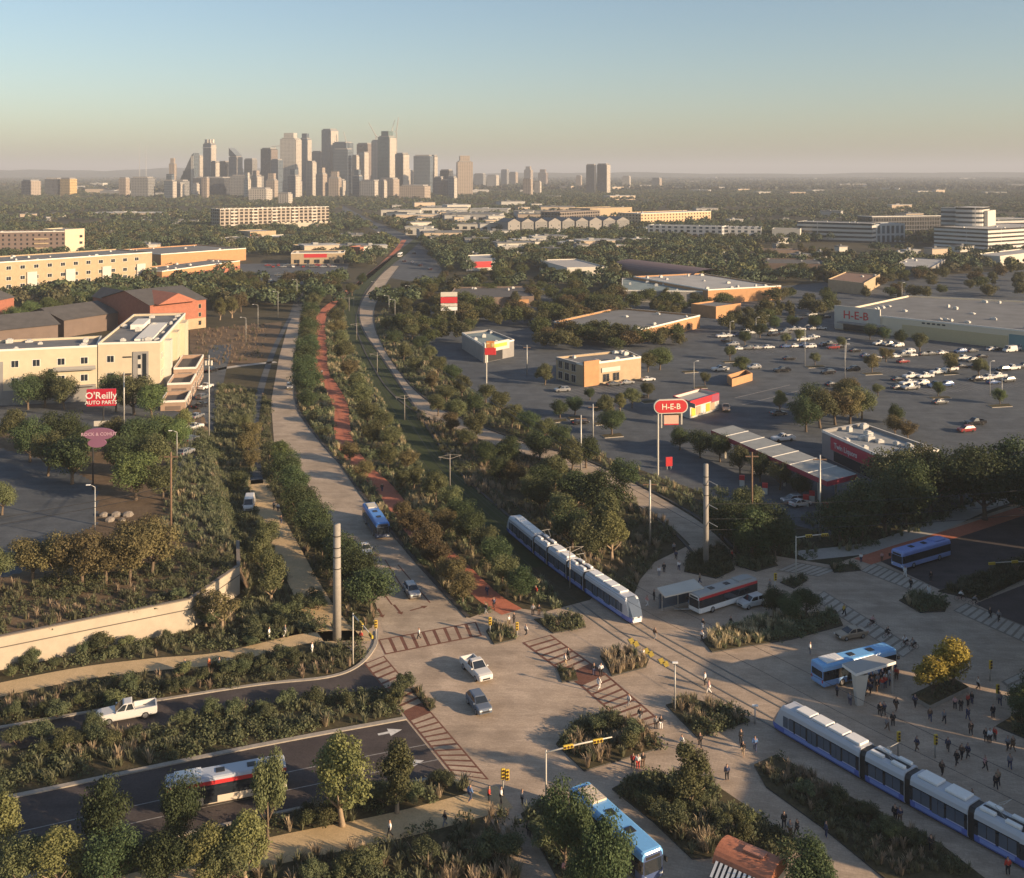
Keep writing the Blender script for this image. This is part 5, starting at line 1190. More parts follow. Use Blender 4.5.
def tower(label, x0, x1, yt, D, st, rot=-25, cap=None, dep=.8, side=None):
    h = CH + (HY - yt) * D / F; span = (x1 - x0) * D / F; r = math.radians(rot); ct, s_ = math.cos(r), abs(math.sin(r))
    w = span / (ct + dep * s_); d = w * dep; X = ((x0 + x1) / 2 - 512) * D / F
    o = thing('tower', label, 'tower', (X, D, 0), r)
    mb = MB(); mb.box(-w/2, w/2, -d/2, d/2, 0, h); mb.build('shaft', TST[st], o)
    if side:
        mb = MB(); mb.box(w/2 + .01, w/2 + w*.06, -d*.48, d*.48, 0, h * .985); mb.build('side_wall', TST[side], o)  # right face coloured paler, the sunlight put into the colour
    mb = MB(); mb.box(-w*.42, w*.42, -d*.42, d*.42, h + .01, h + 3.2); mb.build('roof_house', GREYW, o)
    if cap == 'slant':
        mb = MB(); mb.add([(-w/2,-d/2,h+3.3),(w/2,-d/2,h+3.3),(w/2,d/2,h+3.3),(-w/2,d/2,h+3.3),(-w/2,-d/2,h+26),(-w/2,d/2,h+26)], [(0,1,4),(3,5,2),(1,2,5,4),(0,4,5,3)]); mb.build('slanted_crown', TST[st], o)
    if cap == 'crown':
        mb = MB()
        for k in range(8):
            a = k*PI/4; mb.box(math.cos(a)*w*.4 - w*.09, math.cos(a)*w*.4 + w*.09, math.sin(a)*d*.4 - d*.09, math.sin(a)*d*.4 + d*.09, h + 3.2, h + 13)
        mb.box(-w*.55, w*.55, -d*.55, d*.55, h - 12, h - 9); mb.build('crown_fins', OFFW, o)
    if cap == 'step':
        mb = MB(); mb.box(-w*.32, w*.32, -d*.32, d*.32, h + 3.2, h + 16); mb.build('upper_stage', TST[st], o)
    return o
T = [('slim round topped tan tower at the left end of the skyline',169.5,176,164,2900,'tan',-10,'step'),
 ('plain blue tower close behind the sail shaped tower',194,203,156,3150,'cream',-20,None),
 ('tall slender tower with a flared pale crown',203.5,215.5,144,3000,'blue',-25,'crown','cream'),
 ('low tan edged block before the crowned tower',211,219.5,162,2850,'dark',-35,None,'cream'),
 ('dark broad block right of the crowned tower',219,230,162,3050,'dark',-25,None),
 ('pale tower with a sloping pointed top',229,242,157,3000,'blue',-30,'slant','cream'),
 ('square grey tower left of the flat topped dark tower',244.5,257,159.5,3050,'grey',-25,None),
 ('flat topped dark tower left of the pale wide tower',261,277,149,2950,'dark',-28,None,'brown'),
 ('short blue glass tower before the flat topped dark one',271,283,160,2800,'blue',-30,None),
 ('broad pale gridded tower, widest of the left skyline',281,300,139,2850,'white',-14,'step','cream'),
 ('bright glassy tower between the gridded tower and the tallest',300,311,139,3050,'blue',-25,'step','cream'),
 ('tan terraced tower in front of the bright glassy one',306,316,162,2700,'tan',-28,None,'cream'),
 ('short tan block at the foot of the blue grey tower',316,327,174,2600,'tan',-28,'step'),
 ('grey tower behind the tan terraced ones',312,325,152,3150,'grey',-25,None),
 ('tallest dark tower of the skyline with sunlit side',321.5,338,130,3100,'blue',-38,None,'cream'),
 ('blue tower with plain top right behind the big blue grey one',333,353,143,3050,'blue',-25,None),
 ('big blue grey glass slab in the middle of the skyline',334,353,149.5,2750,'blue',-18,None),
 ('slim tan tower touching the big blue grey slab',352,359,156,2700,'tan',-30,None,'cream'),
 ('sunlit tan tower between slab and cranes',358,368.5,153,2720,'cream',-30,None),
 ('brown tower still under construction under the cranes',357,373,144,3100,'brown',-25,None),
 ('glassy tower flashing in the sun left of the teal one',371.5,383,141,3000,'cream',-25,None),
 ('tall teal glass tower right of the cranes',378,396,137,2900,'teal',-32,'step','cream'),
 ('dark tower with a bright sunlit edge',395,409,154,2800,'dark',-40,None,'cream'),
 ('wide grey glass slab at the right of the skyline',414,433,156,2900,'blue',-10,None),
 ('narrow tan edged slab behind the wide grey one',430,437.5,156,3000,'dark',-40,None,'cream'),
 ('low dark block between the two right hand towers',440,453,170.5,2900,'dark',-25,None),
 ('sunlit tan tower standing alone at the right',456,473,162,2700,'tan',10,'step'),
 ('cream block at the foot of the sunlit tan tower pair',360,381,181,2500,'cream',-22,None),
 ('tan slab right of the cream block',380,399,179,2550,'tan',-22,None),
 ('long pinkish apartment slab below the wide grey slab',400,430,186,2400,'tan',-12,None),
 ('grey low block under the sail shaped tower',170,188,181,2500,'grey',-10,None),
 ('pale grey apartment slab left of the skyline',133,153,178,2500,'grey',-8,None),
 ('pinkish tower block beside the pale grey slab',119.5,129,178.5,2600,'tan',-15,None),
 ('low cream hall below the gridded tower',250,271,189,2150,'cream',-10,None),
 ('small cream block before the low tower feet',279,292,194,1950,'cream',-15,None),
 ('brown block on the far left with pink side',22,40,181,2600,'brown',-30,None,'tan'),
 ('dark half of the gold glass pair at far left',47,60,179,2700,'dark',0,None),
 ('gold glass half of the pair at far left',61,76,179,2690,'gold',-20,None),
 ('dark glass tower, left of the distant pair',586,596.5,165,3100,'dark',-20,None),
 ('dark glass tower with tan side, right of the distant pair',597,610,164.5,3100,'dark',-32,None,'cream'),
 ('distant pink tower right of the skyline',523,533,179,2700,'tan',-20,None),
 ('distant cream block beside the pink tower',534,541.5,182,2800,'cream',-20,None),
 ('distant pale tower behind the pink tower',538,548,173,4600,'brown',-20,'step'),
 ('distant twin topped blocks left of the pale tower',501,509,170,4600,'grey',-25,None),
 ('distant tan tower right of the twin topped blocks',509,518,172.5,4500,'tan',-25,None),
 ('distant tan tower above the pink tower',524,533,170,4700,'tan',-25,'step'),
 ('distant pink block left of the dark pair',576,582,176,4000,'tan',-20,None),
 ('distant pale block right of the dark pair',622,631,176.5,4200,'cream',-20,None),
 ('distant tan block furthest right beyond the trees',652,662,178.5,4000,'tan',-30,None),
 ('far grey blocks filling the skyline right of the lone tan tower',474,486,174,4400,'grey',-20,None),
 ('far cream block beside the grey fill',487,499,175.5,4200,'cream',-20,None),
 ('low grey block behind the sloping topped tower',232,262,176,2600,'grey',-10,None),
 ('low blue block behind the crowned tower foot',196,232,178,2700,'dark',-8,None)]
r5 = random.Random(12)
for i in range(34):
    x = 165 + i * 8.6 + r5.uniform(-3, 3); w = r5.uniform(6, 13); yt = r5.uniform(164, 182) if 250 < x < 420 else r5.uniform(173, 185)
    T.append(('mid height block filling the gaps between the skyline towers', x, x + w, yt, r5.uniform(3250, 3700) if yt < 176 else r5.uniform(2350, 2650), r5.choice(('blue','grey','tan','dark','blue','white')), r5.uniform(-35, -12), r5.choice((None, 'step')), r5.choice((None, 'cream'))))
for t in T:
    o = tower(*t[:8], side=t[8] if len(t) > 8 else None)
    if 'filling the gaps' in t[0]: o['group'] = 'mid height blocks in the skyline'
# the sail shaped tower
D = 2900; s_ = D / F; X0 = (176 - 512) * s_; w = 19 * s_; o = thing('tower', 'sail shaped glass tower with one long curved slope', 'tower', (X0, D, 0), math.radians(-12))
prof = [(0, 0), (0, CH - 12*s_), (w*.22, CH - 9*s_), (w*.45, CH - 1*s_), (w*.68, CH + 8*s_), (w*.9, CH + 16*s_), (w, CH + 18*s_), (w*.97, CH), (w*.9, 0)]
mb = MB(); n = len(prof); v = [(x, 0, z) for x, z in prof] + [(x, 32, z) for x, z in prof]
mb.add(v, [(i, n + i, n + (i+1) % n, (i+1) % n) for i in range(n)]); mb.cap(v[:n]); mb.f.append(tuple(range(n))); mb.m.append(0)
mb.f.append(tuple(n + i for i in range(n))[::-1]); mb.m.append(0); mb.build('shaft', TST['blue'], o)
mb = MB(); mb.box(w*.86, w*1.0, -1.2, -.2, 0, CH + 15*s_); mb.build('glass_fin', TST['white'], o)
# tower cranes
for i, (x, y0, y1, tilt, D, lab) in enumerate(((347,158,146,-1.1,3080,'tower crane with raised jib over the brown unfinished tower'), (376,146,137,-2.4,3050,'tower crane leaning left above the glassy tower'), (391,140,135,1.2,2950,'tower crane on the shoulder of the teal tower'), (275,152,147,-.1,2960,'small tower crane on the flat topped dark tower'), (396.5,170,132,.6,2960,'tower crane climbing the right side of the teal tower'))):
    o = thing('tower_crane', lab, 'crane', ((x - 512) * D / F, D, 0)); k = D / F
    zb, zt = CH + (HY - y0) * k, CH + (HY - y1) * k
    mb = MB(); mb.box(-1.7, 1.7, -1.7, 1.7, 0, zt); mb.build('mast', STEEL, o)
    mb = MB(); L = 42 if abs(tilt) > .3 else 16; mb.tube([(-6 * (1 if tilt > 0 else -1), 0, zt), (0, 0, zt + 3), (tilt * 9, 0, zt + L)] if abs(tilt) > .3 else [(-10, 0, zt + 2), (14, 0, zt + 3)], [2.0, 1.8, 1.0] if abs(tilt) > .3 else 1.3, 5); mb.build('jib', STEEL, o)
for i, (x, yt) in enumerate(((139.5,143),(146,146))):
    o = tag(MB().build('x', STEEL) if False else (lambda m: (m.tube([((x-512)*7.0, 7350, 0), ((x-512)*7.0, 7350, CH + (HY - yt)*7.0)], [3.2, 1.5], 5), m.build('radio_mast', STEEL))[1])(MB()), 'thin radio mast on the hills, ' + ('left one' if i == 0 else 'right one') + ' of the pair', 'mast')
# ------------------------------------------------------------------ trees one by one
# rows: pixel of the trunk's foot, kind, height in metres
tree_row([(371,613,'dark',7.2),(356,595,'dark',7.5),(341,575,'dark',7),(322,560,'dark',6.5),(310,542,'dark',7),(300,522,'dark',7.2),(292,503,'dark',7),(286,483,'dark',6.8),(281,465,'green',5.8)], 'in the row left of the boulevard', 'the tall grey pole', 'trees left of the boulevard')
tree_row([(322,437,'bush',3),(314,422,'bush',3.4),(309,410,'dark',6),(307,397,'dark',8.5),(304,384,'dark',8.5),(307,371,'dark',9),(308,360,'dark',9),(309,349,'olive',8.5),(309,339,'dark',9),(310,330,'olive',8.5),(311,322,'dark',9),(313,313,'olive',9),(318,305,'dark',9)], 'between boulevard and red path', 'the boulevard bend', 'trees between the boulevard and the red path')
tree_row([(402,492,'olive',4.7),(388,470,'olive',5.6),(373,447,'olive',6.5),(367,428,'olive',7.3),(360,410,'olive',7.7),(356,396,'olive',7.3),(349,380,'rust',6.9),(343,364,'olive',7.7),(339,350,'olive',7.7),(337,338,'rust',7.7),(336,326,'olive',7.7),(343,314,'olive',7.3),(352,296,'olive',6.9),(362,284,'dark',6.9)], 'right of the red path', 'the blue bus', 'trees right of the red path')
tree_row([(463,603,'rust',5),(452,588,'rust',5.5),(437,572,'rust',5.5),(428,557,'rust',6),(414,541,'rust',6),(404,528,'rust',5),(364,482,'rust',5),(350,463,'rust',5)], 'beside the red path', 'the path foot', 'rust brown trees by the red path')
tree_row([(520,600,'dark',5.2),(503,588,'olive',5.6),(494,572,'dark',5.6),(484,560,'olive',6.0),(470,545,'dark',6.0),(460,528,'dark',5.6),(450,513,'olive',5.2),(444,536,'rust',5.2),(434,496,'dark',5.2),(436,502,'olive',5.6),(414,488,'olive',4.7),(408,470,'rust',4.7),(392,450,'olive',5.6),(384,432,'olive',6.0)], 'left of the first tram', 'its front', 'trees beside the first tram')
tree_row([(612,560,'gold',8.2),(606,545,'slim',10.3),(590,560,'olive',6.9),(572,548,'dark',6.9),(598,524,'dark',10.3),(560,528,'olive',6.9),(540,512,'dark',6.9),(578,505,'dark',7.3),(544,496,'dark',6.5),(532,504,'olive',5.6),(555,490,'olive',6.9),(514,486,'rust',5.6),(500,484,'dark',6.0),(508,464,'dark',6.5),(486,466,'dark',5.6),(466,450,'olive',5.2),(450,434,'rust',5.6),(438,416,'olive',6.0),(446,404,'olive',5.6),(432,390,'rust',5.2),(404,362,'olive',6.5),(394,346,'dark',6),(386,332,'olive',6),(476,440,'olive',6.5),(456,424,'olive',6.5),(540,460,'dark',7),(572,472,'olive',7),(624,494,'dark',7),(416,374,'olive',6)], 'between track and side road', 'the shelter', 'trees between the track and the side road')
tree_row([(586,468,'dark',6.9),(560,452,'dark',6.5),(545,442,'olive',6.0),(528,434,'dark',6.0),(512,428,'olive',6.5),(500,414,'olive',6.5),(486,404,'olive',6.0),(474,414,'dark',6.0),(462,398,'olive',6.5),(452,385,'dark',6.5),(438,376,'olive',6.5),(430,362,'olive',6.0),(420,352,'dark',6.0),(412,340,'olive',6.5),(402,330,'dark',6.9),(396,318,'olive',7.3),(391,308,'dark',7.3),(386,297,'olive',6.9),(400,300,'dark',6.9),(405,312,'olive',6.9),(410,326,'dark',6.5)], 'right of the side road', 'the grey lot', 'trees right of the side road')
tree_row([(222,633,'sparse',6.5),(206,626,'sparse',6)], 'against the retaining wall', 'the wall corner', 'thin trees at the retaining wall')
tree_row([(271,604,'slim',9),(262,576,'slim',8),(267,555,'olive',6),(253,470,'rust',5),(248,456,'rust',5.5),(252,442,'rust',5.5),(243,432,'olive',4.5),(238,492,'olive',4.5)], 'left of the sandy path', 'the upper sand path', 'trees left of the sandy path')
tree_row([(33,581,'rust',7.5),(58,582,'rust',7.5),(82,586,'rust',8),(106,583,'rust',8),(130,580,'rust',8),(152,575,'rust',8.5),(140,562,'rust',8)], 'above the retaining wall', 'its left end', 'rust brown trees on the bank')
tree_row([(136,500,'green',9.5),(152,478,'olive',9.5),(122,478,'dark',9),(163,500,'olive',7),(140,455,'dark',9),(160,448,'green',8),(112,452,'olive',8)], 'right of the purple pole sign', 'the lot corner', 'trees by the purple sign')
tree_row([(72,484,'dark',10),(48,476,'olive',9),(30,462,'dark',9.5),(15,447,'olive',9),(60,452,'dark',9.5),(85,460,'dark',8),(2,515,'olive',6),(-4,590,'olive',6)], 'left of the purple pole sign', 'the pole foot', 'trees left of the purple sign')
tree_row([(45,408,'dark',10.5,1.1),(28,410,'dark',9.5),(134,415,'olive',11,1.1),(152,418,'green',9.5),(116,412,'dark',10.5),(64,410,'olive',9),(184,438,'gold',7.5),(178,450,'green',7)], 'before the cream apartments', 'the slot window', 'trees before the cream apartments')
tree_row([(30,320,'green',9.5),(48,319,'green',10),(14,326,'green',9),(66,314,'olive',9),(96,312,'dark',10),(112,306,'dark',10),(124,304,'dark',9),(80,308,'green',8),(220,320,'gold',10),(232,318,'gold',10.5),(241,312,'rust',9),(216,308,'olive',9),(226,292,'green',9),(236,290,'olive',8.5),(212,288,'green',8),(178,291,'olive',7),(194,286,'olive',6)], 'behind the cream apartments', 'the long low roof', 'trees behind the cream apartments')
tree_row([(342,826,'gold',9.5),(397,813,'slim',8),(268,843,'olive',8.6,.5),(246,884,'gold',6.8),(181,852,'dark',7.6,.55),(102,856,'dark',7.6,.72),(58,893,'gold',6.5,1.1),(112,893,'dark',5.5),(-3,866,'gold',7.5),(165,893,'dark',5.5),(205,893,'gold',6.2,1.1),(228,893,'olive',5.5),(20,893,'olive',5)], 'by the lower carriageway', 'the arrow', 'trees along the lower carriageway')
tree_row([(566,872,'dark',8.3,.6),(606,903,'dark',8.0,.56),(542,850,'bush',3.0),(585,900,'dark',5.0,.7)], 'beside the sky blue bus', 'its front', 'trees beside the sky blue bus')
tree_row([(690,812,'slim',7.5),(808,905,'dark',6),(668,830,'bush',3),(640,800,'bush',2.8)], 'in the wild bed by the brick kiosk', 'the crosswalk', 'trees in the wild bed')
tree_row([(932,698,'yellow',5.4,1.25),(953,689,'yellow',6.6,1.05)], 'in the raised square planter', 'the shelter', 'yellow trees in the planter')
tree_row([(1022,722,'dark',4.5),(1040,712,'dark',5)], 'in the low plaza planter', 'its corner', 'trees in the low planter')
tree_row([(790,622,'dark',4),(775,615,'dark',4.2),(806,616,'dark',4)], 'behind the white car', 'its roof', 'small trees behind the white car')
tree_row([(735,552,'dark',9),(752,560,'dark',9),(764,548,'dark',8.5),(775,560,'dark',7.5),(748,528,'olive',8),(722,540,'dark',7)], 'right of the tall concrete pole', 'the pole', 'dark trees by the concrete pole')
tree_row([(985,520,'dark',13),(1012,505,'dark',14),(962,508,'dark',12),(930,515,'dark',12),(905,525,'dark',12),(885,535,'dark',11),(862,540,'dark',10.5),(840,545,'dark',9),(915,500,'olive',11),(892,505,'olive',10.5),(1030,520,'dark',12)], 'behind the pale blue bus', 'the street end', 'dark stand right of the store')
tree_row([(700,458,'dark',6.5),(720,462,'dark',6.1),(740,475,'olive',6.1),(760,482,'dark',6.5),(780,490,'olive',5.8),(680,450,'dark',5.4),(675,425,'olive',4.3),(800,498,'dark',5.0)], 'beside the fuel canopy', 'the capsule sign', 'trees at the fuel canopy')
tree_row([(806,432,'dark',9),(820,428,'olive',10),(835,425,'rust',10),(850,424,'rust',9.5),(862,420,'olive',9),(812,418,'dark',9),(846,412,'olive',8.5)], 'behind the red banded store', 'the canopy', 'tree clump behind the store')
tree_row([(895,436,'rust',5.5),(908,440,'rust',5),(896,424,'dark',5),(850,400,'rust',6.5),(780,412,'gold',6),(938,396,'green',4.5),(1000,404,'green',4.5),(878,396,'olive',3.5),(742,374,'green',6),(872,372,'rust',6.5),(886,362,'rust',5.5),(950,372,'rust',6.5),(979,376,'olive',6),(920,352,'olive',7),(900,345,'dark',6),(884,342,'dark',6),(870,340,'dark',6.5),(815,365,'olive',4.5),(842,348,'olive',4.5),(800,342,'olive',5),(786,345,'olive',4.5),(760,338,'dark',6),(745,345,'dark',5.5),(775,330,'dark',6),(792,328,'dark',5.5),(815,330,'dark',6),(730,360,'olive',5),(705,385,'olive',4),(660,370,'green',8),(648,372,'olive',6.5)], 'on the wide parking lot', 'the red banded store', 'trees on the parking lot islands')
tree_row([(606,420,'olive',6.5),(620,412,'gold',5.5),(632,408,'olive',5.5),(612,435,'dark',6.5),(575,415,'dark',5),(560,418,'dark',5),(545,385,'olive',6.5),(590,400,'dark',3.5),(648,398,'olive',4.5)], 'by the two storey restaurant', 'its parapet', 'trees by the two storey restaurant')
MIDT = [((540,352,690,308),46),((440,330,560,292),40),((480,300,640,262),56),((800,300,1030,262),70),((430,285,560,245),52),((700,335,830,312),14),((640,320,840,296),26),((400,345,470,290),40),((560,345,620,300),30),((215,304,345,284),40),((150,305,250,282),14),((560,262,760,238),60),((760,282,830,250),30)]
def suburb():
    """garden and car park trees too many to tell apart, one object"""
    pts = []; cards = []; mi = []
    for (x0, y0, x1, y1), n in MIDT:
        c = 0
        for _ in range(1500):
            x, y = rnd.uniform(x0, x1), rnd.uniform(y1, y0); p = G(x, y)
            if any((p - q).length < 6.0 for q in pts) or any(math.hypot(p.x - a, p.y - b) < 5 for a, b, r in TREEPOS): continue
            P1 = np.array([[p.x, p.y]])
            if any(inside(P1, k)[0] for k in KEEPB + [nb, red1]): continue
            pts.append(p); c += 1
            if c >= n: break
    for p in pts:
        k = rnd.choice(('dark', 'olive', 'olive', 'green', 'dark', 'rust', 'slim')); cm = TREES[k + str(rnd.randrange(3))]; n = len(cm[0].vertices)
        co = np.empty(n * 3, np.float32); cm[0].vertices.foreach_get('co', co); co = co.reshape(-1, 4, 3)
        co = co[RNG.random(len(co)) < .3]; ctr = co.mean(1, keepdims=True); co = ctr + (co - ctr) * 1.7
        h = rnd.uniform(5, 9.5); s_ = h / cm[2]; a = rnd.uniform(0, 6.28); R = np.array([[math.cos(a), math.sin(a), 0], [-math.sin(a), math.cos(a), 0], [0, 0, 1]])
        cards.append((co.reshape(-1, 3) @ R * s_ * np.array([1.1, 1.1, 1]) + np.array([p.x, p.y, -.6])).reshape(-1, 4, 3)); mi.append(np.full(len(co), {'dark': 0, 'olive': 1, 'green': 2, 'rust': 3, 'slim': 1}[k]))
    me = card_mesh('suburban_trees', np.concatenate(cards), [L_GREEN, L_OLIVE, L_GOLD, L_RUST], np.concatenate(mi))
    tag(link(bpy.data.objects.new('suburban_trees', me)), 'garden trees massed around the stores and houses of the middle distance', 'trees', None, 'stuff')
suburb()
BU = [((0,752),(400,700),26,'in the median between the left carriageways','the crosswalk'),((10,722),(350,652),22,'between sandy path and upper carriageway','the signal post'),((10,664),(236,620),14,'at the foot of the retaining wall','the wall corner'),((310,886),(515,848),16,'along the bottom edge','the plaza'),((640,800),(745,838),12,'in the large wild bed','the kiosk'),((575,735),(645,745),5,'in the square bed','the signal mast'),((245,640),(330,600),16,'left of the sandy path','the monopole'),((300,822),(452,788),9,'south of the lower carriageway','the lower arrow'),((520,560),(440,440),0,'',''),((775,775),(930,860),10,'in the long hedge bed','the tram')]
for a, b_, n, where, anc in BU:
    L_ = []
    for i in range(n):
        t = rnd.random(); x = a[0] + (b_[0] - a[0]) * t + rnd.uniform(-6, 6); y = a[1] + (b_[1] - a[1]) * t + rnd.uniform(-9, 9); L_.append((x, y))
    L_.sort(key=lambda q: -q[0])
    for i, (x, y) in enumerate(L_):
        h = rnd.uniform(1.3, 2.6); tree(rnd.choice(('bush','bush','obush')), GP(x, y), h, f"{'tall' if h > 2.1 else 'rounded'} green bush {where}, {'nearest' if i == 0 else nth(i) + ' from'} {anc}", 'bushes ' + where, 'bush', 'bush')
# the tree cover beyond, one object
KP = [np.array([(p[0], p[1]) for p in k]) for k in KEEP]
def far_cover(name, label, y0, y1, dens, size, cards, seed, hgt=(5, 9), xpad=.02):
    rng = np.random.default_rng(seed); n = int(dens)
    D0, D1 = y0, y1
    Y = np.sqrt(rng.uniform(D0 ** 2, D1 ** 2, n)); X = Y * rng.uniform(-.51, .51, n); P = np.stack([X, Y], 1)
    ok = noise2(P, .013) + .35 * noise2(P, .05) + rng.uniform(-.2, .2, n) > .49
    for k in KP:
        a, b = k.min(0) - 3, k.max(0) + 3
        if b[1] < D0: continue
        m = ok & (X > a[0]) & (X < b[0]) & (Y > a[1]) & (Y < b[1])
        if m.any(): i = np.where(m)[0]; ok[i[inside(P[i], k)]] = False
    # keep the near strip of each building's front visible
    P = P[ok]; n = len(P)
    H = rng.uniform(hgt[0], hgt[1], n); R = H * rng.uniform(.42, .6, n)
    # every crown: cards spread over a few lobes
    c = np.repeat(np.stack([P[:, 0], P[:, 1], H * .55], 1), cards, 0); Rr = np.repeat(R, cards)[:, None]; Hh = np.repeat(H, cards)[:, None]
    d = rng.normal(0, 1, (n * cards, 3)); d[:, 2] = np.abs(d[:, 2]) * .9 - .25; d /= np.linalg.norm(d, axis=1)[:, None]
    lob = rng.uniform(.72, 1.08, (n * cards, 1))
    q = c + d * lob * np.concatenate([Rr, Rr, Hh * .45], 1)
    L = leaf_cards(q, d + np.array([0, 0, .15]), 1.0, rng, .8)
    ctr = L.mean(1, keepdims=True); L = ctr + (L - ctr) * (np.repeat(R, cards)[:, None, None] * size)
    mi = np.repeat(rng.choice([0, 0, 1, 1, 2, 3], n), cards)
    me = card_mesh(name, L, [L_FAR, L_FAR2, L_FAR3, L_FAR4], mi)
    o = link(bpy.data.objects.new(name, me)); return tag(o, label, 'trees', None, 'stuff')
L_FAR2 = leafmat('leaf_far_dark', (.022,.036,.022), (.068,.08,.045), 0); L_FAR3 = leafmat('leaf_far_olive', (.042,.05,.022), (.125,.12,.05), 0); L_FAR4 = leafmat('leaf_far_brown', (.036,.036,.02), (.085,.075,.042), 0)
far_cover('woodland', 'continuous tree cover of the suburb beyond the stores', 500, 1250, 11000, .33, 150, 3, (5.5, 9.5))
far_cover('distant_woodland', 'distant tree cover reaching towards the towers', 1200, 3400, 30000, .62, 34, 4, (5, 9.5))
far_cover('horizon_woodland', 'far hazy tree cover on the plain before the horizon', 3300, 9500, 32000, 2.3, 6, 5, (7, 13))
# ------------------------------------------------------------------ trams and buses
def Pz(x, y, z=.04): 
    p = G(x, y); p.z = z; return p
tA = make_tram('first tram, white roofed, coming down the grassy track towards the junction', lambda s: track_pt(s, 2.15), track_s((640,640)) - 4.6)
tB = make_tram('front tram, white roofed with blue sides, cut by the lower right corner', lambda s: track_pt(s, -2.15), track_s((778,716)) + 1.2, rev=True)
def bus_at(o, front, rear):
    a, b = G(*front), G(*rear); d = a - b; ang = math.atan2(d.y, d.x); c = a - d.normalized() * 6.1
    o.location = (c.x, c.y, .05); o.rotation_euler = (0, 0, ang); return o
bus_at(make_bus('blue roofed bus driving down the boulevard', BLUEP, BLUEP, GLASS, mat('bus_dark', (.1,.12,.18), .3), hvac=OFFW), (383,540), (365,513))
bus_at(make_bus('sky blue bus half hidden by dark trees at the bottom', SKYP, SKYP, GLASS, mat('bus_navy', (.06,.09,.2), .3), hvac=mat('cream_unit', (.6,.5,.38), .6)), (653,884), (574,809))
bus_at(make_bus('red banded bus with grey roof beside the shelter', ROOFW, REDPNT, GLASS, WHITE, hvac=ROOFW), (694,614), (757,594))
bus_at(make_bus('pale blue bus waiting at the dark street crosswalk', PERI, PERI, GLASS, mat('bus_pale_blue', (.3,.38,.66), .3), hvac=PERI), (897,569), (945,555))
bus_at(make_bus('glossy light blue bus standing under the wedge canopy', SKYP, mat('bus_ice', (.3,.52,.8), .2), GLASS, mat('bus_pale', (.22,.38,.68), .25), hvac=WHITE), (890,668), (819,686))
bus_at(make_bus('red banded bus with blue grey roof on the lower carriageway', mat('bus_roof_grey', (.42,.46,.52), .3), REDPNT, GLASS, mat('bus_cream', (.6,.52,.42), .4), hvac=WHITE), (285,787), (164,810))
bus_at(make_bus('far white bus on the avenue beside the tram track', WHITE, WHITE, GLASS, WHITE), (401,256), (394,261))
# ------------------------------------------------------------------ cars
def car_at(kind, paint, front, rear, label, group=None):
    o = make_car(kind, paint, label); a, b = G(*front), G(*rear); d = a - b; c = (a + b) * .5
    o.location = (c.x, c.y, .05); o.rotation_euler = (0, 0, math.atan2(d.y, d.x))
    if group: o['group'] = group
    return o
car_at('pickup', 'white', (96,724), (157,713), 'white crew cab pickup truck on the upper carriageway').scale = (1.18, 1.12, 1.14)
car_at('pickup', 'white', (487,685), (466,664), 'white pickup truck turning in the middle of the junction').scale = (1.06, 1.06, 1.06)
car_at('suv', 'bluegrey', (487,719), (471,698), 'blue grey estate car following the white pickup')
car_at('suv', 'silver', (418,604), (406,586), 'silver car waiting at the boulevard crosswalk')
car_at('sedan', 'blue', (389,597), (378,580), 'dark blue car half hidden by the boulevard trees')
car_at('sedan', 'white', (371,560), (360,545), 'white car behind the dark blue one on the boulevard')
car_at('suv', 'silver', (290,391), (289,386), 'silver car far up the tan boulevard')
car_at('suv', 'white', (740,609), (764,603), 'white car in front of the red banded bus')
car_at('sedan', 'tan', (836,640), (866,635), 'tan sedan at the crosswalk behind the light blue bus')
car_at('van', 'white', (246,522), (252,496), 'white van parked left of the sandy path')
car_at('pickup', 'tan', (727,415), (725,406), 'tan pickup truck leaving the petrol kiosk')
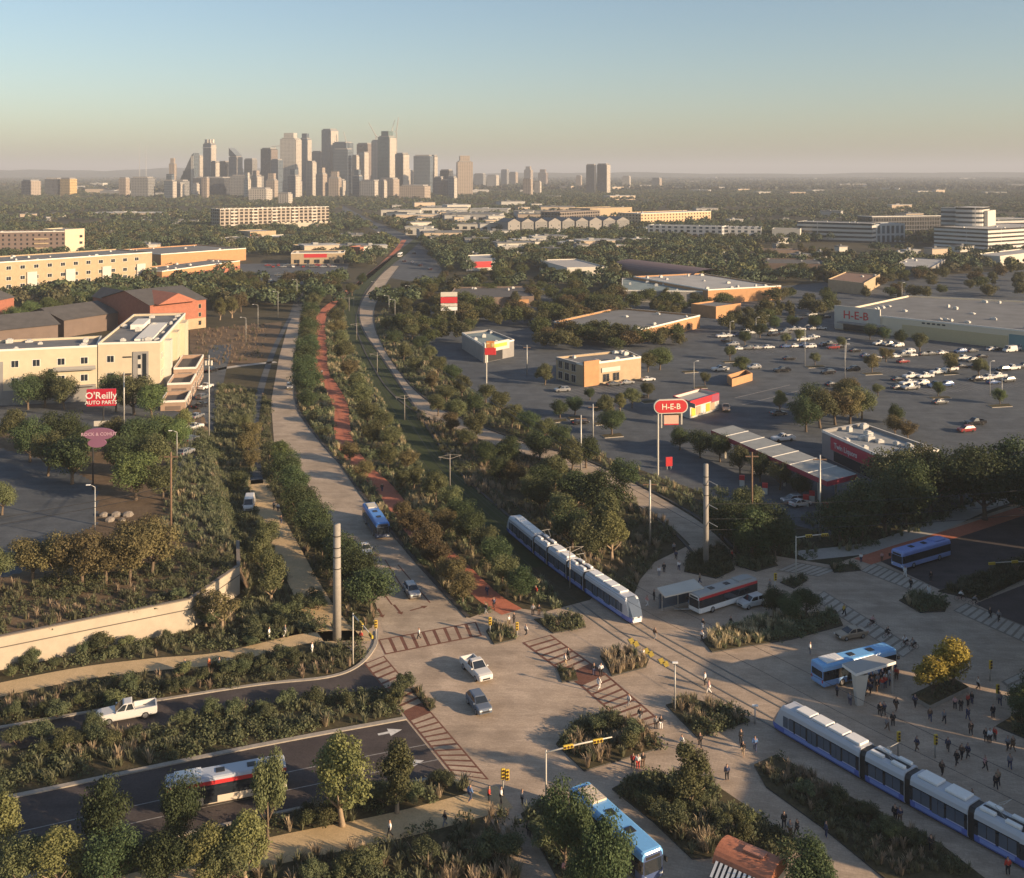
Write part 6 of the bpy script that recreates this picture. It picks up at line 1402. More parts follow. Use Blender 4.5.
# parked cars: one of each kind and paint, then copies
PROTO = {}
def parked(kind, paint, x, y, ang, label, group, f=G, z=.05):
    k = (kind, paint)
    p = f(x, y); ang = ang + rnd.uniform(-.05, .05)
    if k not in PROTO: PROTO[k] = o = make_car(kind, paint, label, False)
    else: o = copy_tree(PROTO[k])
    o.location = (p.x, p.y, p.z + z); o.rotation_euler = (0, 0, ang); o['label'] = label; o['group'] = group; return o
LOT = [(911,378,'pickup','white'),(925,378,'pickup','white'),(908,385,'pickup','white'),(922,385,'suv','white'),(898,381,'sedan','black'),(938,374,'pickup','white'),(950,371,'pickup','white'),(962,368,'sedan','black'),(963,360,'pickup','white'),(972,362,'suv','grey'),(982,358,'sedan','black'),(976,368,'sedan','grey'),(1003,371,'suv','black'),(1012,370,'pickup','white'),(1024,368,'pickup','grey'),(976,381,'suv','black'),(988,380,'pickup','white'),(998,378,'pickup','white'),(993,384,'sedan','blue'),(1008,382,'suv','grey'),(903,363,'sedan','red'),(909,353,'suv','white'),(880,345,'pickup','white'),(890,346,'pickup','silver'),(898,347,'suv','white'),(855,352,'sedan','black'),(866,357,'sedan','blue'),(853,371,'suv','black'),(828,374,'suv','black'),(789,360,'sedan','black'),(782,372,'pickup','black'),(720,371,'pickup','white'),(754,369,'suv','silver'),(733,346,'suv','silver'),(727,342,'sedan','black'),(773,336,'suv','black'),(785,334,'pickup','grey'),(802,341,'pickup','white'),(809,340,'suv','silver'),(814,338,'sedan','white'),(810,348,'suv','white'),(827,346,'sedan','black'),(833,349,'suv','red'),(840,348,'sedan','black'),(768,322,'sedan','black'),(756,327,'pickup','blue'),(812,316,'suv','white'),(797,320,'suv','black'),(826,318,'sedan','black'),(732,321,'suv','silver'),(862,402,'sedan','white'),(975,425,'pickup','black'),(966,432,'suv','red'),(832,386,'sedan','black'),(898,389,'sedan','grey'),(845,390,'sedan','black'),(940,404,'sedan','grey'),(778,415,'sedan','grey'),(1010,352,'van','white'),(1022,350,'van','white'),(648,381,'sedan','white'),(640,398,'sedan','black'),(846,451,'van','white'),(856,462,'van','silver'),(783,441,'pickup','white'),(793,503,'suv','silver'),(800,506,'sedan','white'),(580,424,'sedan','black')]
r9 = random.Random(9)
for (a, b, n) in (((742,333),(832,329),13), ((738,350),(846,345),12), ((862,360),(1015,349),16), ((905,390),(1020,380),6), ((560,392),(636,383),5), ((720,338),(760,333),5), ((960,340),(1020,346),6)):
    for k in range(n):
        t = (k + r9.uniform(.1, .6)) / n
        if r9.random() < .78: LOT.append((a[0] + (b[0] - a[0]) * t, a[1] + (b[1] - a[1]) * t, r9.choice(('sedan','suv','pickup','sedan')), r9.choice(('white','silver','black','grey','white','blue','grey'))))
for i, (x, y, k, c) in enumerate(LOT):
    near = min(((abs(x - a) + 2*abs(y - b)), n) for a, b, n in ((910,380,'the paired rust trees'),(950,370,'the round rust tree'),(990,378,'the far lamp'),(885,345,'the superstore entrance'),(830,345,'the tall lamp'),(735,365,'the bin enclosure'),(770,325,'the dark hedge trees'),(970,428,'the dark stand'),(850,455,'the red banded store'),(1015,352,'the teal bay'),(645,385,'the two storey restaurant'),(797,505,'the fuel canopy'),(580,424,'the drive'),(778,412,'the golden island tree')))[1]
    parked(k, c, x, y, math.radians(200 if x > 860 else 195) if k != 'sedan' else math.radians(20), f"{c} {k if k != 'suv' else 'tall car'} parked near {near}, number {i} of the lot" if False else f"{c} {'tall estate car' if k == 'suv' else k} parked by {near}", 'cars parked on the wide lot')
# parked cars that share a label are told apart along their row
seen = {}
for o in [o for o in COL.objects if o.get('group') == 'cars parked on the wide lot']: seen.setdefault(o['label'], []).append(o)
for l, os_ in seen.items():
    if len(os_) > 1:
        os_.sort(key=lambda o: o.location.y)
        for i, o in enumerate(os_): o['label'] = l + f", {('nearest the junction' if i == 0 else nth(i) + ' from the junction')}"
ST = [(206,389),(203,399),(200,408),(197,418),(194,430),(191,442),(212,372),(186,455)]
for i, (x, y) in enumerate(ST): parked(rnd.choice(('sedan','suv','pickup')), ('white','grey','black','silver')[i % 4], x, y, math.radians(70), f"{('white','grey','black','silver')[i % 4]} car parked on the narrow street, {nth(i) if i else 'first'} along the brick terrace", 'cars on the narrow street', GP)
FS = [(240 + 4.6*k + (k % 3)*1.0, 276 + (k % 4)*2.2) for k in range(16)] + [(268 + 5*k, 266 + (k % 2)*1.5) for k in range(14)]
for i, (x, y) in enumerate(FS): parked(rnd.choice(('sedan','suv','pickup','van')), rnd.choice(('white','black','silver','grey','red')), x, y, rnd.choice((.3, 1.9, 3.4)), 'vehicle in the crowded lot before the orange strip shops', 'vehicles before the orange strip shops')
AV = [(392,247),(398,243),(388,242),(404,262),(412,263),(420,266),(378,233),(370,226),(384,237),(414,254),(364,222),(430,270)]
for i, (x, y) in enumerate(AV): parked(rnd.choice(('sedan','suv')), rnd.choice(('white','silver','black')), x, y, 1.9, 'car driving on the grey avenue towards the towers', 'cars on the far avenue')

# ------------------------------------------------------------------ people: foot pixel, facing (deg, world), top, legs, pose, where
PE = [(185,672,180,'blue','navy','walk','on the sandy path, casting a long shadow, leftmost of three'),(209,671,170,'orange','orange','stand','in orange on the sandy path between two others'),(219,671,10,'white','brown','walk','on the sandy path nearest the wild shrubs'),
(278,512,250,'white','navy','stand','on the sandy path under the boulevard trees'),(274,510,240,'grey','black','walk','beside the white top on the sandy path'),(281,524,80,'black','navy','walk','alone lower on the sandy path'),(304,556,80,'black','black','walk','in black where trees close over the sandy path'),
(269,639,0,'white','white','stand','all in white among shrubs left of the grey pole'),(285,637,20,'grey','white','walk','right of the one all in white'),(312,655,0,'white','white','stand','in pale clothes low in the shrubs by the pole'),(361,643,60,'red','brown','stand','at the corner beside the signal post'),
(419,640,180,'white','black','walk','crossing the brick edged crosswalk alone'),(487,596,100,'navy','navy','walk','stepping off the red path'),(486,615,200,'black','grey','walk','cycling side of the red path mouth'),(509,627,150,'white','brown','walk','between the two small shrub beds'),(514,624,150,'black','black','stand','beside the brown trousers at the small beds'),(526,636,30,'white','black','walk','approaching the middle crosswalk'),(533,616,100,'grey','black','stand','left of a pair by the narrow bed'),(539,616,80,'black','brown','stand','right of a pair by the narrow bed'),(536,597,200,'red','black','walk','on the sand beside the grassy track'),
(565,666,10,'white','tan','walk','in the middle crosswalk near the smallest bed'),(568,661,0,'black','black','walk','in dark clothes just behind the crosswalk walker'),(594,676,100,'black','navy','stand','left of the pale grass bed'),(601,677,90,'white','black','stand','at the edge of the pale grass bed'),(599,690,40,'white','white','walk','in white below the pale grass bed'),(629,707,200,'white','grey','walk','at the lower end of the middle crosswalk'),
(643,661,300,'white','pink','walk','crossing the rails by the yellow blocks'),(709,694,150,'pink','white','walk','crossing the rails near the lamp post'),(705,686,160,'white','black','stand','behind the pink top at the rails'),
(647,607,20,'pink','white','walk','by the tram front'),(654,601,0,'black','black','stand','left of the shelter'),(661,603,100,'grey','black','stand','under the left end of the flat shelter'),(668,604,100,'white','navy','stand','under the middle of the flat shelter'),(675,603,80,'red','black','stand','in red under the flat shelter'),(681,602,80,'black','brown','stand','under the right end of the flat shelter'),(688,599,60,'navy','black','stand','between the shelter and the red banded bus'),
(659,577,280,'white','grey','stand','on the lane behind the shelter'),(664,573,270,'black','black','stand','beside the pale top behind the shelter'),(676,560,270,'navy','black','walk','higher on the lane behind the shelter'),(679,571,90,'white','navy','walk','walking up the lane behind the shelter'),(674,553,80,'grey','black','walk','furthest up the lane'),
(702,642,200,'white','black','walk','between the rails and the white car bed'),(703,630,200,'black','white','walk','behind the rail walker by the white car bed'),(731,628,180,'black','black','walk','in black before the white car'),(732,560,0,'red','black','stand','by the dark bed at the concrete pole'),
(741,744,120,'black','black','stand','in black at the end of the tan strip'),(743,756,250,'black','tan','walk','stepping onto the shaded paving'),(727,781,90,'navy','black','stand','alone left of the long hedge bed'),(682,749,200,'white','white','walk','bending in white near the slim tree'),(656,730,90,'grey','black','stand','left of a pair below the lamp post'),(661,730,90,'black','white','stand','right of a pair below the lamp post'),
(633,769,60,'red','black','stand','left of three beside the wild bed'),(638,770,80,'white','red','stand','middle of three beside the wild bed'),(643,768,100,'black','brown','stand','right of three beside the wild bed'),
(489,803,0,'red','black','stand','in red beside the signal post'),(501,804,0,'white','black','stand','in white right of the signal post'),(522,806,0,'grey','black','stand','in grey left of the signal mast'),(445,827,200,'black','grey','walk','on the bottom sandy path near the shrubs'),(390,838,180,'white','black','walk','in white on the bottom sandy path'),(534,838,90,'white','grey','walk','left of the sky blue bus under the bush'),(529,838,90,'black','black','walk','left of the pale top under the bush'),(565,878,90,'pink','black','walk','at the bottom edge beside the bus'),
(784,829,90,'black','black','stand','tallest of the group below the long hedge'),(790,838,60,'grey','brown','walk','left of the pair below the long hedge'),(797,836,120,'black','black','walk','right of the pair below the long hedge'),(826,838,0,'navy','navy','stand','against the long hedge bed'),(895,822,60,'black','black','walk','left one beside the front tram'),(900,824,80,'navy','brown','walk','right one beside the front tram'),(931,852,90,'black','black','stand','alone by the tail of the hedge'),(1008,876,90,'red','black','stand','at the bottom right corner'),
(880,717,80,'black','black','walk','left of a pair between shelter and tram'),(884,716,80,'navy','black','walk','right of a pair between shelter and tram'),(887,731,300,'grey','brown','walk','first of two near the yellow signal'),(893,727,80,'black','black','stand','second of two near the yellow signal'),
(944,724,270,'grey','black','walk','in pale clothes in the open plaza'),(955,710,60,'pink','black','stand','pink topped beside the raised planter'),(961,712,80,'black','black','stand','short dark one beside the raised planter'),(968,707,300,'red','black','stand','behind the raised planter corner'),(972,705,200,'black','navy','stand','at the planter corner, darker of two'),(968,721,100,'navy','navy','walk','walking in navy below the planter'),(971,736,80,'black','black','walk','walking in black below the navy one'),(993,719,90,'black','black','stand','alone before the low planter'),
(986,743,60,'black','black','stand','left of three by the low planter kerb'),(990,744,100,'white','black','stand','white topped of three by the low planter kerb'),(995,741,200,'red','black','stand','right of three by the low planter kerb'),(1008,751,200,'grey','black','walk','left of the last pair at the right edge'),(1013,752,100,'brown','brown','walk','right of the last pair at the right edge'),
(957,766,200,'black','black','walk','left of the trio in the open plaza'),(962,760,210,'brown','black','walk','middle of the trio in the open plaza'),(968,759,190,'navy','black','walk','right of the trio in the open plaza'),(985,771,300,'pink','black','walk','pink topped in the lower plaza'),(998,786,80,'tan','black','walk','tan topped in the lower plaza'),(996,790,80,'black','black','walk','dark companion of the tan topped one'),
(837,697,0,'navy','black','stand','beside the rear of the light blue bus'),(861,563,90,'white','navy','stand','at the far kerb of the dark street'),(882,562,90,'pink','brown','stand','in the red lane behind the pale blue bus'),(905,577,270,'white','white','walk','in front of the pale blue bus'),(929,596,250,'white','white','walk','on the pale crosswalk by the oval island'),(911,589,200,'black','black','walk','on the pale crosswalk in dark clothes'),(931,582,90,'black','black','stand','between the pale blue bus and the median'),(811,603,180,'black','black','walk','left of a pair on the pale crosswalk'),(809,604,0,'grey','navy','walk','right behind on the pale crosswalk'),(844,616,300,'yellow','black','walk','yellow topped on the long pale crosswalk'),(990,619,0,'black','black','walk','left of two on the second carriageway crosswalk'),(999,622,200,'grey','black','walk','right of two on the second carriageway crosswalk'),(322,375,90,'white','navy','walk','far along the red path'),(430,562,100,'black','black','walk','under the rust trees on the red path'),(382,492,90,'black','navy','walk','on the red path above the blue bus')]
for x, y, fa, tp, lg, ps, wh in PE:
    p = Pz(x, y, .05)
    person(p, math.radians(fa), tp, lg, ps, f"person {wh}", 'people around the junction')
r8 = random.Random(31)
WALK = [(896,712),(905,722),(915,708),(921,735),(930,722),(938,745),(948,752),(905,747),(917,752),(926,768),(942,776),(972,778),(1010,770),(1016,738),(1000,706),(985,700),(978,690),(860,712),(850,706),(869,722),(700,748),(716,760),(755,752),(672,700),(690,610),(655,590),(700,584),(742,584),(770,590),(788,640),(810,655),(1005,802),(972,806),(950,790),(655,640),(616,690),(640,722),(612,742),(560,812),(508,778),(470,802)]
for i, (x, y) in enumerate(WALK[::2]):
    near = min((math.hypot(x - a, y - b), n) for a, b, n in ((905,735,'the yellow signal by the front tram'),(940,740,'the signal in the open plaza'),(1005,740,'the low planter'),(865,705,'the wedge canopy'),(960,790,'the tram tail'),(980,695,'the stone planter'),(710,755,'the long hedge bed'),(680,600,'the flat shelter'),(760,590,'the red banded bus'),(800,648,'the tan sedan'),(630,690,'the pale grass bed'),(610,740,'the square bed'),(510,790,'the two headed signal')))[1]
    tp, lg = r8.choice(('black','navy','grey','white','brown','blue','tan')), r8.choice(('black','navy','grey','brown'))
    person(Pz(x, y, .05), r8.uniform(0, 6.28), tp, lg, r8.choice(('walk','walk','stand')), f"person with {tp} top and {lg} trousers near {near}", 'people around the junction')
# the crowd at the wedge canopy
r3 = random.Random(4)
for i in range(26):
    x = 857 + (i % 9) * 4.9 + r3.uniform(-1.4, 1.4); y = 689 - (i % 9) * 1.6 + (i // 9) * 5.0 + r3.uniform(-1, 1)
    person(Pz(x, y, .05), r3.uniform(0, 6.28), r3.choice(('black','navy','brown','red','grey','white','black')), r3.choice(('black','navy','brown','grey')), r3.choice(('stand','stand','walk')), 'person in the dense crowd waiting under the wedge canopy', 'crowd under the wedge canopy')
for x, y, fa, tp, wh in ((906,647,200,'white','white topped, leading the pale crosswalk'), (914,650,200,'grey','grey topped, last on the pale crosswalk'), (887,638,20,'black','in black on the pale crosswalk'), (872,627,20,'pink','in pink on the pale crosswalk'), (960,601,340,'white','white topped before the dark median'), (974,606,340,'grey','grey topped before the dark median'), (494,609,100,'navy','at the foot of the red path')):
    p = Pz(x, y, .05); f = math.radians(fa)
    bicycle(p, f, f'red framed bicycle ridden by the cyclist {wh}')['category'] = 'bicycle'
    person(p, f, tp, 'black', 'sit', f'cyclist {wh}', 'cyclists')
for o in COL.objects:
    if o.name.startswith('bicycle'): o['group'] = 'ridden bicycles'

# ------------------------------------------------------------------ poles, signals, signs
def pole_thing(name, label, cat, px, top=None, h=None, r=.12, m=STEEL, f=G, group=None, rt=None, z=0.0):
    p = f(*px); k = (px[1] - HY) / (CH - p.z); h = h or (px[1] - top) / k
    o = thing(name, label, cat, (p.x, p.y, p.z + z), 0, group); mb = MB(); mb.tube([(0, 0, -.05), (0, 0, h)], [r, rt or r * .75], 10); mb.build('pole', m, o, True); return o, h
for x, y, t, lab in ((337,640,524,'tallest grey concrete monopole left of the boulevard'), (706,567,464,'grey concrete monopole behind the flat shelter')):
    o, h = pole_thing('utility_pole', lab, 'pole', (x, y), t, None, .62 if x < 400 else .48, CONPOLE, rt=.5 if x < 400 else .4)
    mb = MB()
    for z in ((.62,.72,.8,.9) if x < 400 else (.7,.8,.88)): mb.tube([(0, 0, h*z - .05), (0, 0, h*z + .05)], .6 if x < 400 else .48, 12)
    mb.build('steel_band', BLACK, o)
    if x > 400:
        mb = MB(); 
        for z in (h*.62, h*.45, h*.85): mb.tube([(0, 0, z), (1.6, -1.5, z - .5)], .07, 5)
        mb.build('insulator_arm', STEEL, o)
# catenary poles between the tracks
for i, s in enumerate((track_s((564,590)), track_s((449,486)), track_s((404,420)), track_s((377,374)), track_s((358,340)), track_s((349,312)))):
    p = track_pt(s); q = track_pt(s + 1); a = math.atan2(q.y - p.y, q.x - p.x)
    o = thing('catenary_pole', f"catenary pole with two arms between the tracks, {nth(i) if i else 'nearest'} {'from' if i else 'to'} the junction", 'pole', p, a, 'catenary poles between the tracks')
    mb = MB(); mb.tube([(0,0,0),(0,0,6.6)], [.12,.08], 8); mb.build('mast', CONPOLE, o, True)
    for sd in (-1, 1):
        mb = MB(); mb.tube([(0, 0, 5.6), (0, sd*1.2, 5.9), (0, sd*2.5, 6.2)], .04, 5); mb.tube([(0, 0, 6.5), (0, sd*2.5, 6.2)], .025, 5); mb.tube([(0, sd*2.15, 6.15), (0, sd*2.15, 5.5)], .03, 4); mb.build('bracket_arm', CONPOLE, o)
for off in (2.15, -2.15):
    mb = MB(); s0, s1 = 10, TS[-1] - 5; mb.tube([track_pt(s0 + (s1 - s0) * k / 120, off) + Vector((0, 0, 5.45)) for k in range(121)], .028, 4)
    tag(mb.build('contact_wire', BLACK), f"thin contact wire over the {'right' if off < 0 else 'left'} hand tram track", 'wire')
def signal_head(parent, loc, rz=0.0, s=1.05):
    o = bpy.data.objects.new('signal_head', None); link(o, parent); o.location = loc; o.rotation_euler = (0, 0, rz); o.scale = (s, s, s)
    mb = MB(); mb.box(-.2, .2, -.12, .12, -.55, .55); mb.build('housing', SIGY, o, False, .04)
    mb = MB()
    for z in (-.35, 0, .35): mb.tube([(0, -.12, z), (0, -.16, z)], .13, 10)
    mb.build('lenses', LENS, o)
def signal_post(px, top, label, heads=((0, 0),), arm=None, r=.1):
    o, h = pole_thing('traffic_signal', label, 'traffic signal', px, top, None, r, OFFW if arm else STEEL)
    if arm:
        ax, ay = arm; k = (px[1] - HY) / CH; a = G(*arm, h) - Vector((o.location.x, o.location.y, h)); a.z = 0
        L = a.length; mb = MB(); mb.tube([(0, 0, h - .25), tuple(a * .5 + Vector((0, 0, h - .05))), tuple(a + Vector((0, 0, h)))], [.1, .085, .06], 8); mb.build('mast_arm', OFFW, o, True)
        an = math.atan2(a.y, a.x)
        for t in heads:
            p = a * t; signal_head(o, (p.x, p.y, h - .1), an)
            KIDS[o.name][-1].rotation_euler = (0, PI/2, an)
    else:
        for dx, dz in heads: signal_head(o, (dx, -.2, h - .5 - dz), .3)
    return o
signal_post((546,803), 750, 'signal mast with long arm and two yellow heads over the bed', (.33, .78), (612,737))
signal_post((353,664), 613, 'signal mast with short arm at the grey pole corner', (.45, .95), (372,636))
signal_post((376,640), 620, 'short yellow headed signal post by the boulevard crosswalk')
signal_post((503,795), 768, 'yellow headed signal post beside two standing people', ((0,0),(.45,.1)))
signal_post((490,634), 617, 'pedestrian signal post at the small shrub bed'); signal_post((517,637), 622, 'pedestrian signal post left of the middle crosswalk')
signal_post((898,756), 731, 'yellow headed signal post beside the front tram'); signal_post((935,758), 734, 'yellow headed signal post in the open plaza')
signal_post((990,681), 660, 'signal post at the plaza corner by the pale crosswalk'); signal_post((997,700), 684, 'short signal post before the low planter')
signal_post((796,583), 536, 'signal mast on the round shrub island with angled arm', (.4, .9), (828,534)); signal_post((1028,586), 560, 'signal mast in the planted median with arm', (.35, .95), (990,563))
signal_post((775,600), 573, 'red capped signal post by the far pale crosswalk')
def lamp(px, top, label, arm=(1.5, 0), f=G, group='street lamps'):
    o, h = pole_thing('street_lamp', label, 'street lamp', px, top, None, .1, STEEL, f, group)
    mb = MB(); mb.tube([(0, 0, h - .05), (arm[0]*.5, arm[1]*.5, h + .25), (arm[0], arm[1], h + .3)], .06, 6); mb.build('lamp_arm', STEEL, o, True)
    mb = MB(); mb.box(arm[0] - .35, arm[0] + .35, arm[1] - .18, arm[1] + .18, h + .22, h + .36); mb.build('lamp_head', WHITE, o, False, .03); return o
lamp((675,712), 665, 'slim pole at the grass bed beside the rails', (.01, .01)); lamp((755,724), 708, 'short dark post at the end of the rails bed', (.01, .01))
for i, (x, y, t) in enumerate(((278,318,292),(297,304,280),(389,318,296),(395,322,300),(258,330,305),(246,342,318),(410,302,286),(376,300,282))): lamp((x, y), t, f"street lamp among the far boulevard trees, {nth(i) if i else 'first'} by the field", (-2, 0))
for i, (x, y, t) in enumerate(((805,366,326),(845,378,345),(990,396,362),(1002,402,378),(756,338,318),(694,392,362),(730,345,322),(766,331,316),(902,305,283),(846,360,340))): lamp((x, y), t, f"parking lot lamp post, {nth(i) if i else 'first'} counted from the bin enclosure", (1.2, .3), group='parking lot lamps')
lamp((177,461), 432, 'grey lamp pole beside the narrow street', (-1.5, 0), GP); lamp((95,545), 487, 'steel lamp pole at the corner of the left lot', (-1.2, .2), GP)
for x, y, t, lab in ((171,540,452,'brown timber utility pole on the bank above the wall'), (209,438,355,'grey utility pole with transformers beside the narrow street'), (124,425,372,'pale pole between trees before the cream apartments'), (752,535,452,'leaning timber pole in front of the fuel canopy'), (820,540,455,'slim utility pole before the fuel canopy corner'), (593,440,404,'dark pole near the grey lot drive'), (581,470,415,'double lamp pole left of the capsule sign'), (527,375,345,'utility pole right of the drive-in'), (650,545,480,'dark slim pole before the flat shelter')):
    o, h = pole_thing('utility_pole', lab, 'pole', (x, y), t, None, .2, WOODP if 'timber' in lab else STEEL, GP if x < 300 else G)
    mb = MB(); mb.box(-1.2, 1.2, -.08, .08, h - .9, h - .7); mb.build('crossarm', WOODP, o)
    if 'transformer' in lab:
        for dx in (-.7, 0, .7): mb = MB(); mb.tube([(dx, -.4, h - 2.4), (dx, -.4, h - 1.3)], .3, 8); mb.build('transformer', OFFW, o)
def wire(a, b, sag, label):
    mb = MB(); mb.tube([a.lerp(b, t / 16) - Vector((0, 0, sag * 4 * (t/16) * (1 - t/16))) for t in range(17)], .045, 4); tag(mb.build('overhead_wire', BLACK), label, 'wire')
P1, P2, P3, P4 = G(706,567), G(752,535), G(820,540), G(540,470)
for i, z in enumerate((10.5, 8, 6.2)): wire(P1 + Vector((0, 0, z)), G(430 + 14*i, 400) + Vector((0, 0, z)), 1.2, f"overhead wire from the concrete pole across the trees, {('top', 'middle', 'lowest')[i]} one"); wire(P1 + Vector((0, 0, z)), Vector((120, 190, z + 1)), 1.5, f"overhead wire from the concrete pole past the fuel canopy, {('top', 'middle', 'lowest')[i]} one")
PW = GP(171,540)
for i, z in enumerate((9, 8)): wire(PW + Vector((0, 0, z)), Vector((-130, 118, 9 + z)), 1.5, f"overhead wire from the timber pole off to the left, {('upper', 'lower')[i]} one"); wire(PW + Vector((0, 0, z)), GP(209,438) + Vector((0, 0, z + 3)), 1.0, f"overhead wire between timber pole and grey pole, {('upper', 'lower')[i]} one")
# pole signs
def sign_frame(px, top, f=G):
    p = f(*px); k = (px[1] - HY) / (CH - p.z); return p, k, (px[1] - top) / k
IDM = Matrix.Identity(4)
p, k, h = sign_frame((97,442), 389, GP); o = thing('pole_sign', 'red pole sign with white auto parts lettering before the cream apartments', 'sign', p, .12)
mb = MB(); mb.tube([(1.5,0,-.1),(1.5,0,h-4)], .18, 8); mb.build('pole', BLACK, o); w = 28/k
mb = MB(); mb.box(-w*.35, w*.65, -.3, .3, h - 17/k, h); mb.build('panel', mat('sign_red', (.42,.015,.035), .4), o, False, .05)
lettering("O'Reilly", 9.6/k, WHITEP, o, IDM, w*.15, h - 9.5/k, .34); lettering('AUTO PARTS', 5.2/k, WHITEP, o, IDM, w*.15, h - 15/k, .34)
mb = MB(); mb.box(-w*.1, w*.4, -.2, .2, h - 37/k, h - 32/k); mb.build('lower_panel', OFFW, o)
p, k, h = sign_frame((93,490), 429, GP); o = thing('pole_sign', 'purple oval pole sign on a black post beside the lot', 'sign', p, .1)
mb = MB(); mb.tube([(0,0,-.1),(0,0,h-2)], .17, 8); mb.build('pole', BLACK, o)
def oval(cx, cz, a, b, m, name, y0=-.25, y1=.25, flat=False, n=28):
    mb = MB(); pts = []
    for i in range(n):
        t = 2*PI*i/n; x, z = math.cos(t), math.sin(t)
        if flat: x = (a - b) / a * (1 if x > 0 else -1) + x * b / a
        pts.append((cx + a*x, cz + b*z))
    v = [(x, y0, z) for x, z in pts] + [(x, y1, z) for x, z in pts]
    mb.add(v, [(i, (i+1) % n, n + (i+1) % n, n + i) for i in range(n)] + [tuple(range(n)), tuple(n + i for i in range(n))[::-1]]); return mb.build(name, m, o)
PURP = mat('sign_purple', (.2,.09,.15), .5)
oval(1.2, h - 5/k, 15/k, 6/k, PURP, 'oval_panel'); oval(.8, h - 14/k, 9/k, 4.5/k, PURP, 'lower_oval', -.2, .2); lettering('ROCK & COHUT', 4.6/k, mat('sign_pink', (.45,.3,.36), .6), o, IDM, 1.2, h - 6.5/k, .27)
p, k, h = sign_frame((658,475), 400); o = thing('pole_sign', 'red capsule shaped store sign on tall white posts', 'sign', p, .12)
mb = MB(); mb.tube([(0,0,-.1),(0,0,h-10/k)], .2, 8); mb.build('pole', OFFW, o); mb = MB(); mb.tube([(24/k,0,h-25/k),(24/k,0,h-8/k)], .2, 8); mb.tube([(3.5/k,0,h-28/k),(3.5/k,0,h-8/k)], .15, 8); mb.build('rear_post', OFFW, o)
oval(13/k, h - 6.5/k, 17.5/k, 7.2/k, OFFW, 'capsule_rim', -.3, .3, True); oval(13/k, h - 6.5/k, 16.4/k, 6.2/k, REDPNT, 'capsule_face', -.36, .36, True); lettering('H-E-B', 8/k, mat('sign_cream', (.75,.65,.5), .6), o, IDM, 13/k, h - 9.2/k, .4)
mb = MB(); mb.box(6/k, 21/k, -.2, .2, h - 24/k, h - 15.5/k); mb.build('lower_panel', mat('sign_salmon', (.55,.38,.28), .6), o); mb = MB(); mb.box(6/k, 21/k, -.25, .25, h - 25/k, h - 24/k); mb.build('lower_edge', REDPNT, o)
p, k, h = sign_frame((486.5,388), 340); o = thing('pole_sign', 'red and yellow restaurant sign on a slim white pole', 'sign', p, 0)
mb = MB(); mb.tube([(0,0,-.1),(0,0,h-6/k)], .18, 8); mb.build('pole', OFFW, o); mb = MB(); mb.box(-2/k, 9.5/k, -.25, .25, h - 15/k, h - 8/k); mb.build('red_panel', REDPNT, o, False, .1)
mb = MB(); mb.box(-.5/k, 8/k, -.22, .22, h - 8/k, h - 1/k); mb.build('upper_panel', mat('sign_orange', (.5,.2,.06), .5), o, False, .15)
mb = MB(); mb.box(5/k, 7.4/k, -.3, -.23, h - 6.5/k, h - 3/k); mb.box(0, 3/k, -.3, -.23, h - 4/k, h - 2.4/k); mb.build('pale_patch', mat('sign_sand', (.6,.45,.2), .5), o)
p, k, h = sign_frame((449,322), 292); o = thing('pole_sign', 'stacked white and red shopping centre sign by the dark roofed shops', 'sign', p, .1)
mb = MB(); mb.tube([(-6/k,0,-.1),(-6/k,0,h)], .2, 6); mb.tube([(6/k,0,-.1),(6/k,0,h)], .2, 6); mb.build('posts', STEEL, o)
for i, (z0, z1, m) in enumerate(((0,4.5,OFFW),(5,11,REDPNT),(11.5,14.5,OFFW),(15,18.5,WHITE))): mb = MB(); mb.box(-8.3/k, 8.3/k, -.25, .25, h - z1/k, h - z0/k); mb.build('panel', m, o)
p, k, h = sign_frame((669,470), 457); o = thing('pump_sign', 'small red board near the capsule sign post', 'sign', p, .2)
mb = MB(); mb.box(-3.4/k, 3.4/k, -.15, .15, h - 9/k, h); mb.build('panel', REDPNT, o); mb = MB(); mb.tube([(-2/k,0,0),(-2/k,0,h-9/k)], .1, 6); mb.tube([(2/k,0,0),(2/k,0,h-9/k)], .1, 6); mb.build('legs', STEEL, o)

# fuel canopy, pumps
cor = [G(x, y, 5.6) for x, y in ((711,430.5),(827,482),(857,474.5),(733,425.5))]; o = thing('fuel_canopy', 'long flat fuel station canopy with red fascia', 'canopy', (cor[0].x, cor[0].y, 0))
L0 = [(c.x - cor[0].x, c.y - cor[0].y) for c in cor]; mb = MB(); mb.prism(L0, 4.7, 5.7, 0, 1, True); mb.build('fascia', [mat('canopy_red', (.3,.03,.06), .5), mat('canopy_roof', (.27,.28,.27), .8, var=.15, vs=.4)], o)
mb = MB()
for i in range(1, 7):
    a = Vector((*L0[0], 5.705)).lerp(Vector((*L0[1], 5.705)), i / 7); b = Vector((*L0[3], 5.705)).lerp(Vector((*L0[2], 5.705)), i / 7); mb.tube([a, b], .12, 4)
mb.build('roof_seams', UNIT, o)
for i in range(4):
    t = .1 + i * .265; a = Vector((*L0[0], 0)).lerp(Vector((*L0[1], 0)), t); b = Vector((*L0[3], 0)).lerp(Vector((*L0[2], 0)), t)
    for q in (a.lerp(b, .2), a.lerp(b, .8)): mb = MB(); mb.box(q.x - .2, q.x + .2, q.y - .2, q.y + .2, 0, 4.7); mb.build('column', OFFW, o)
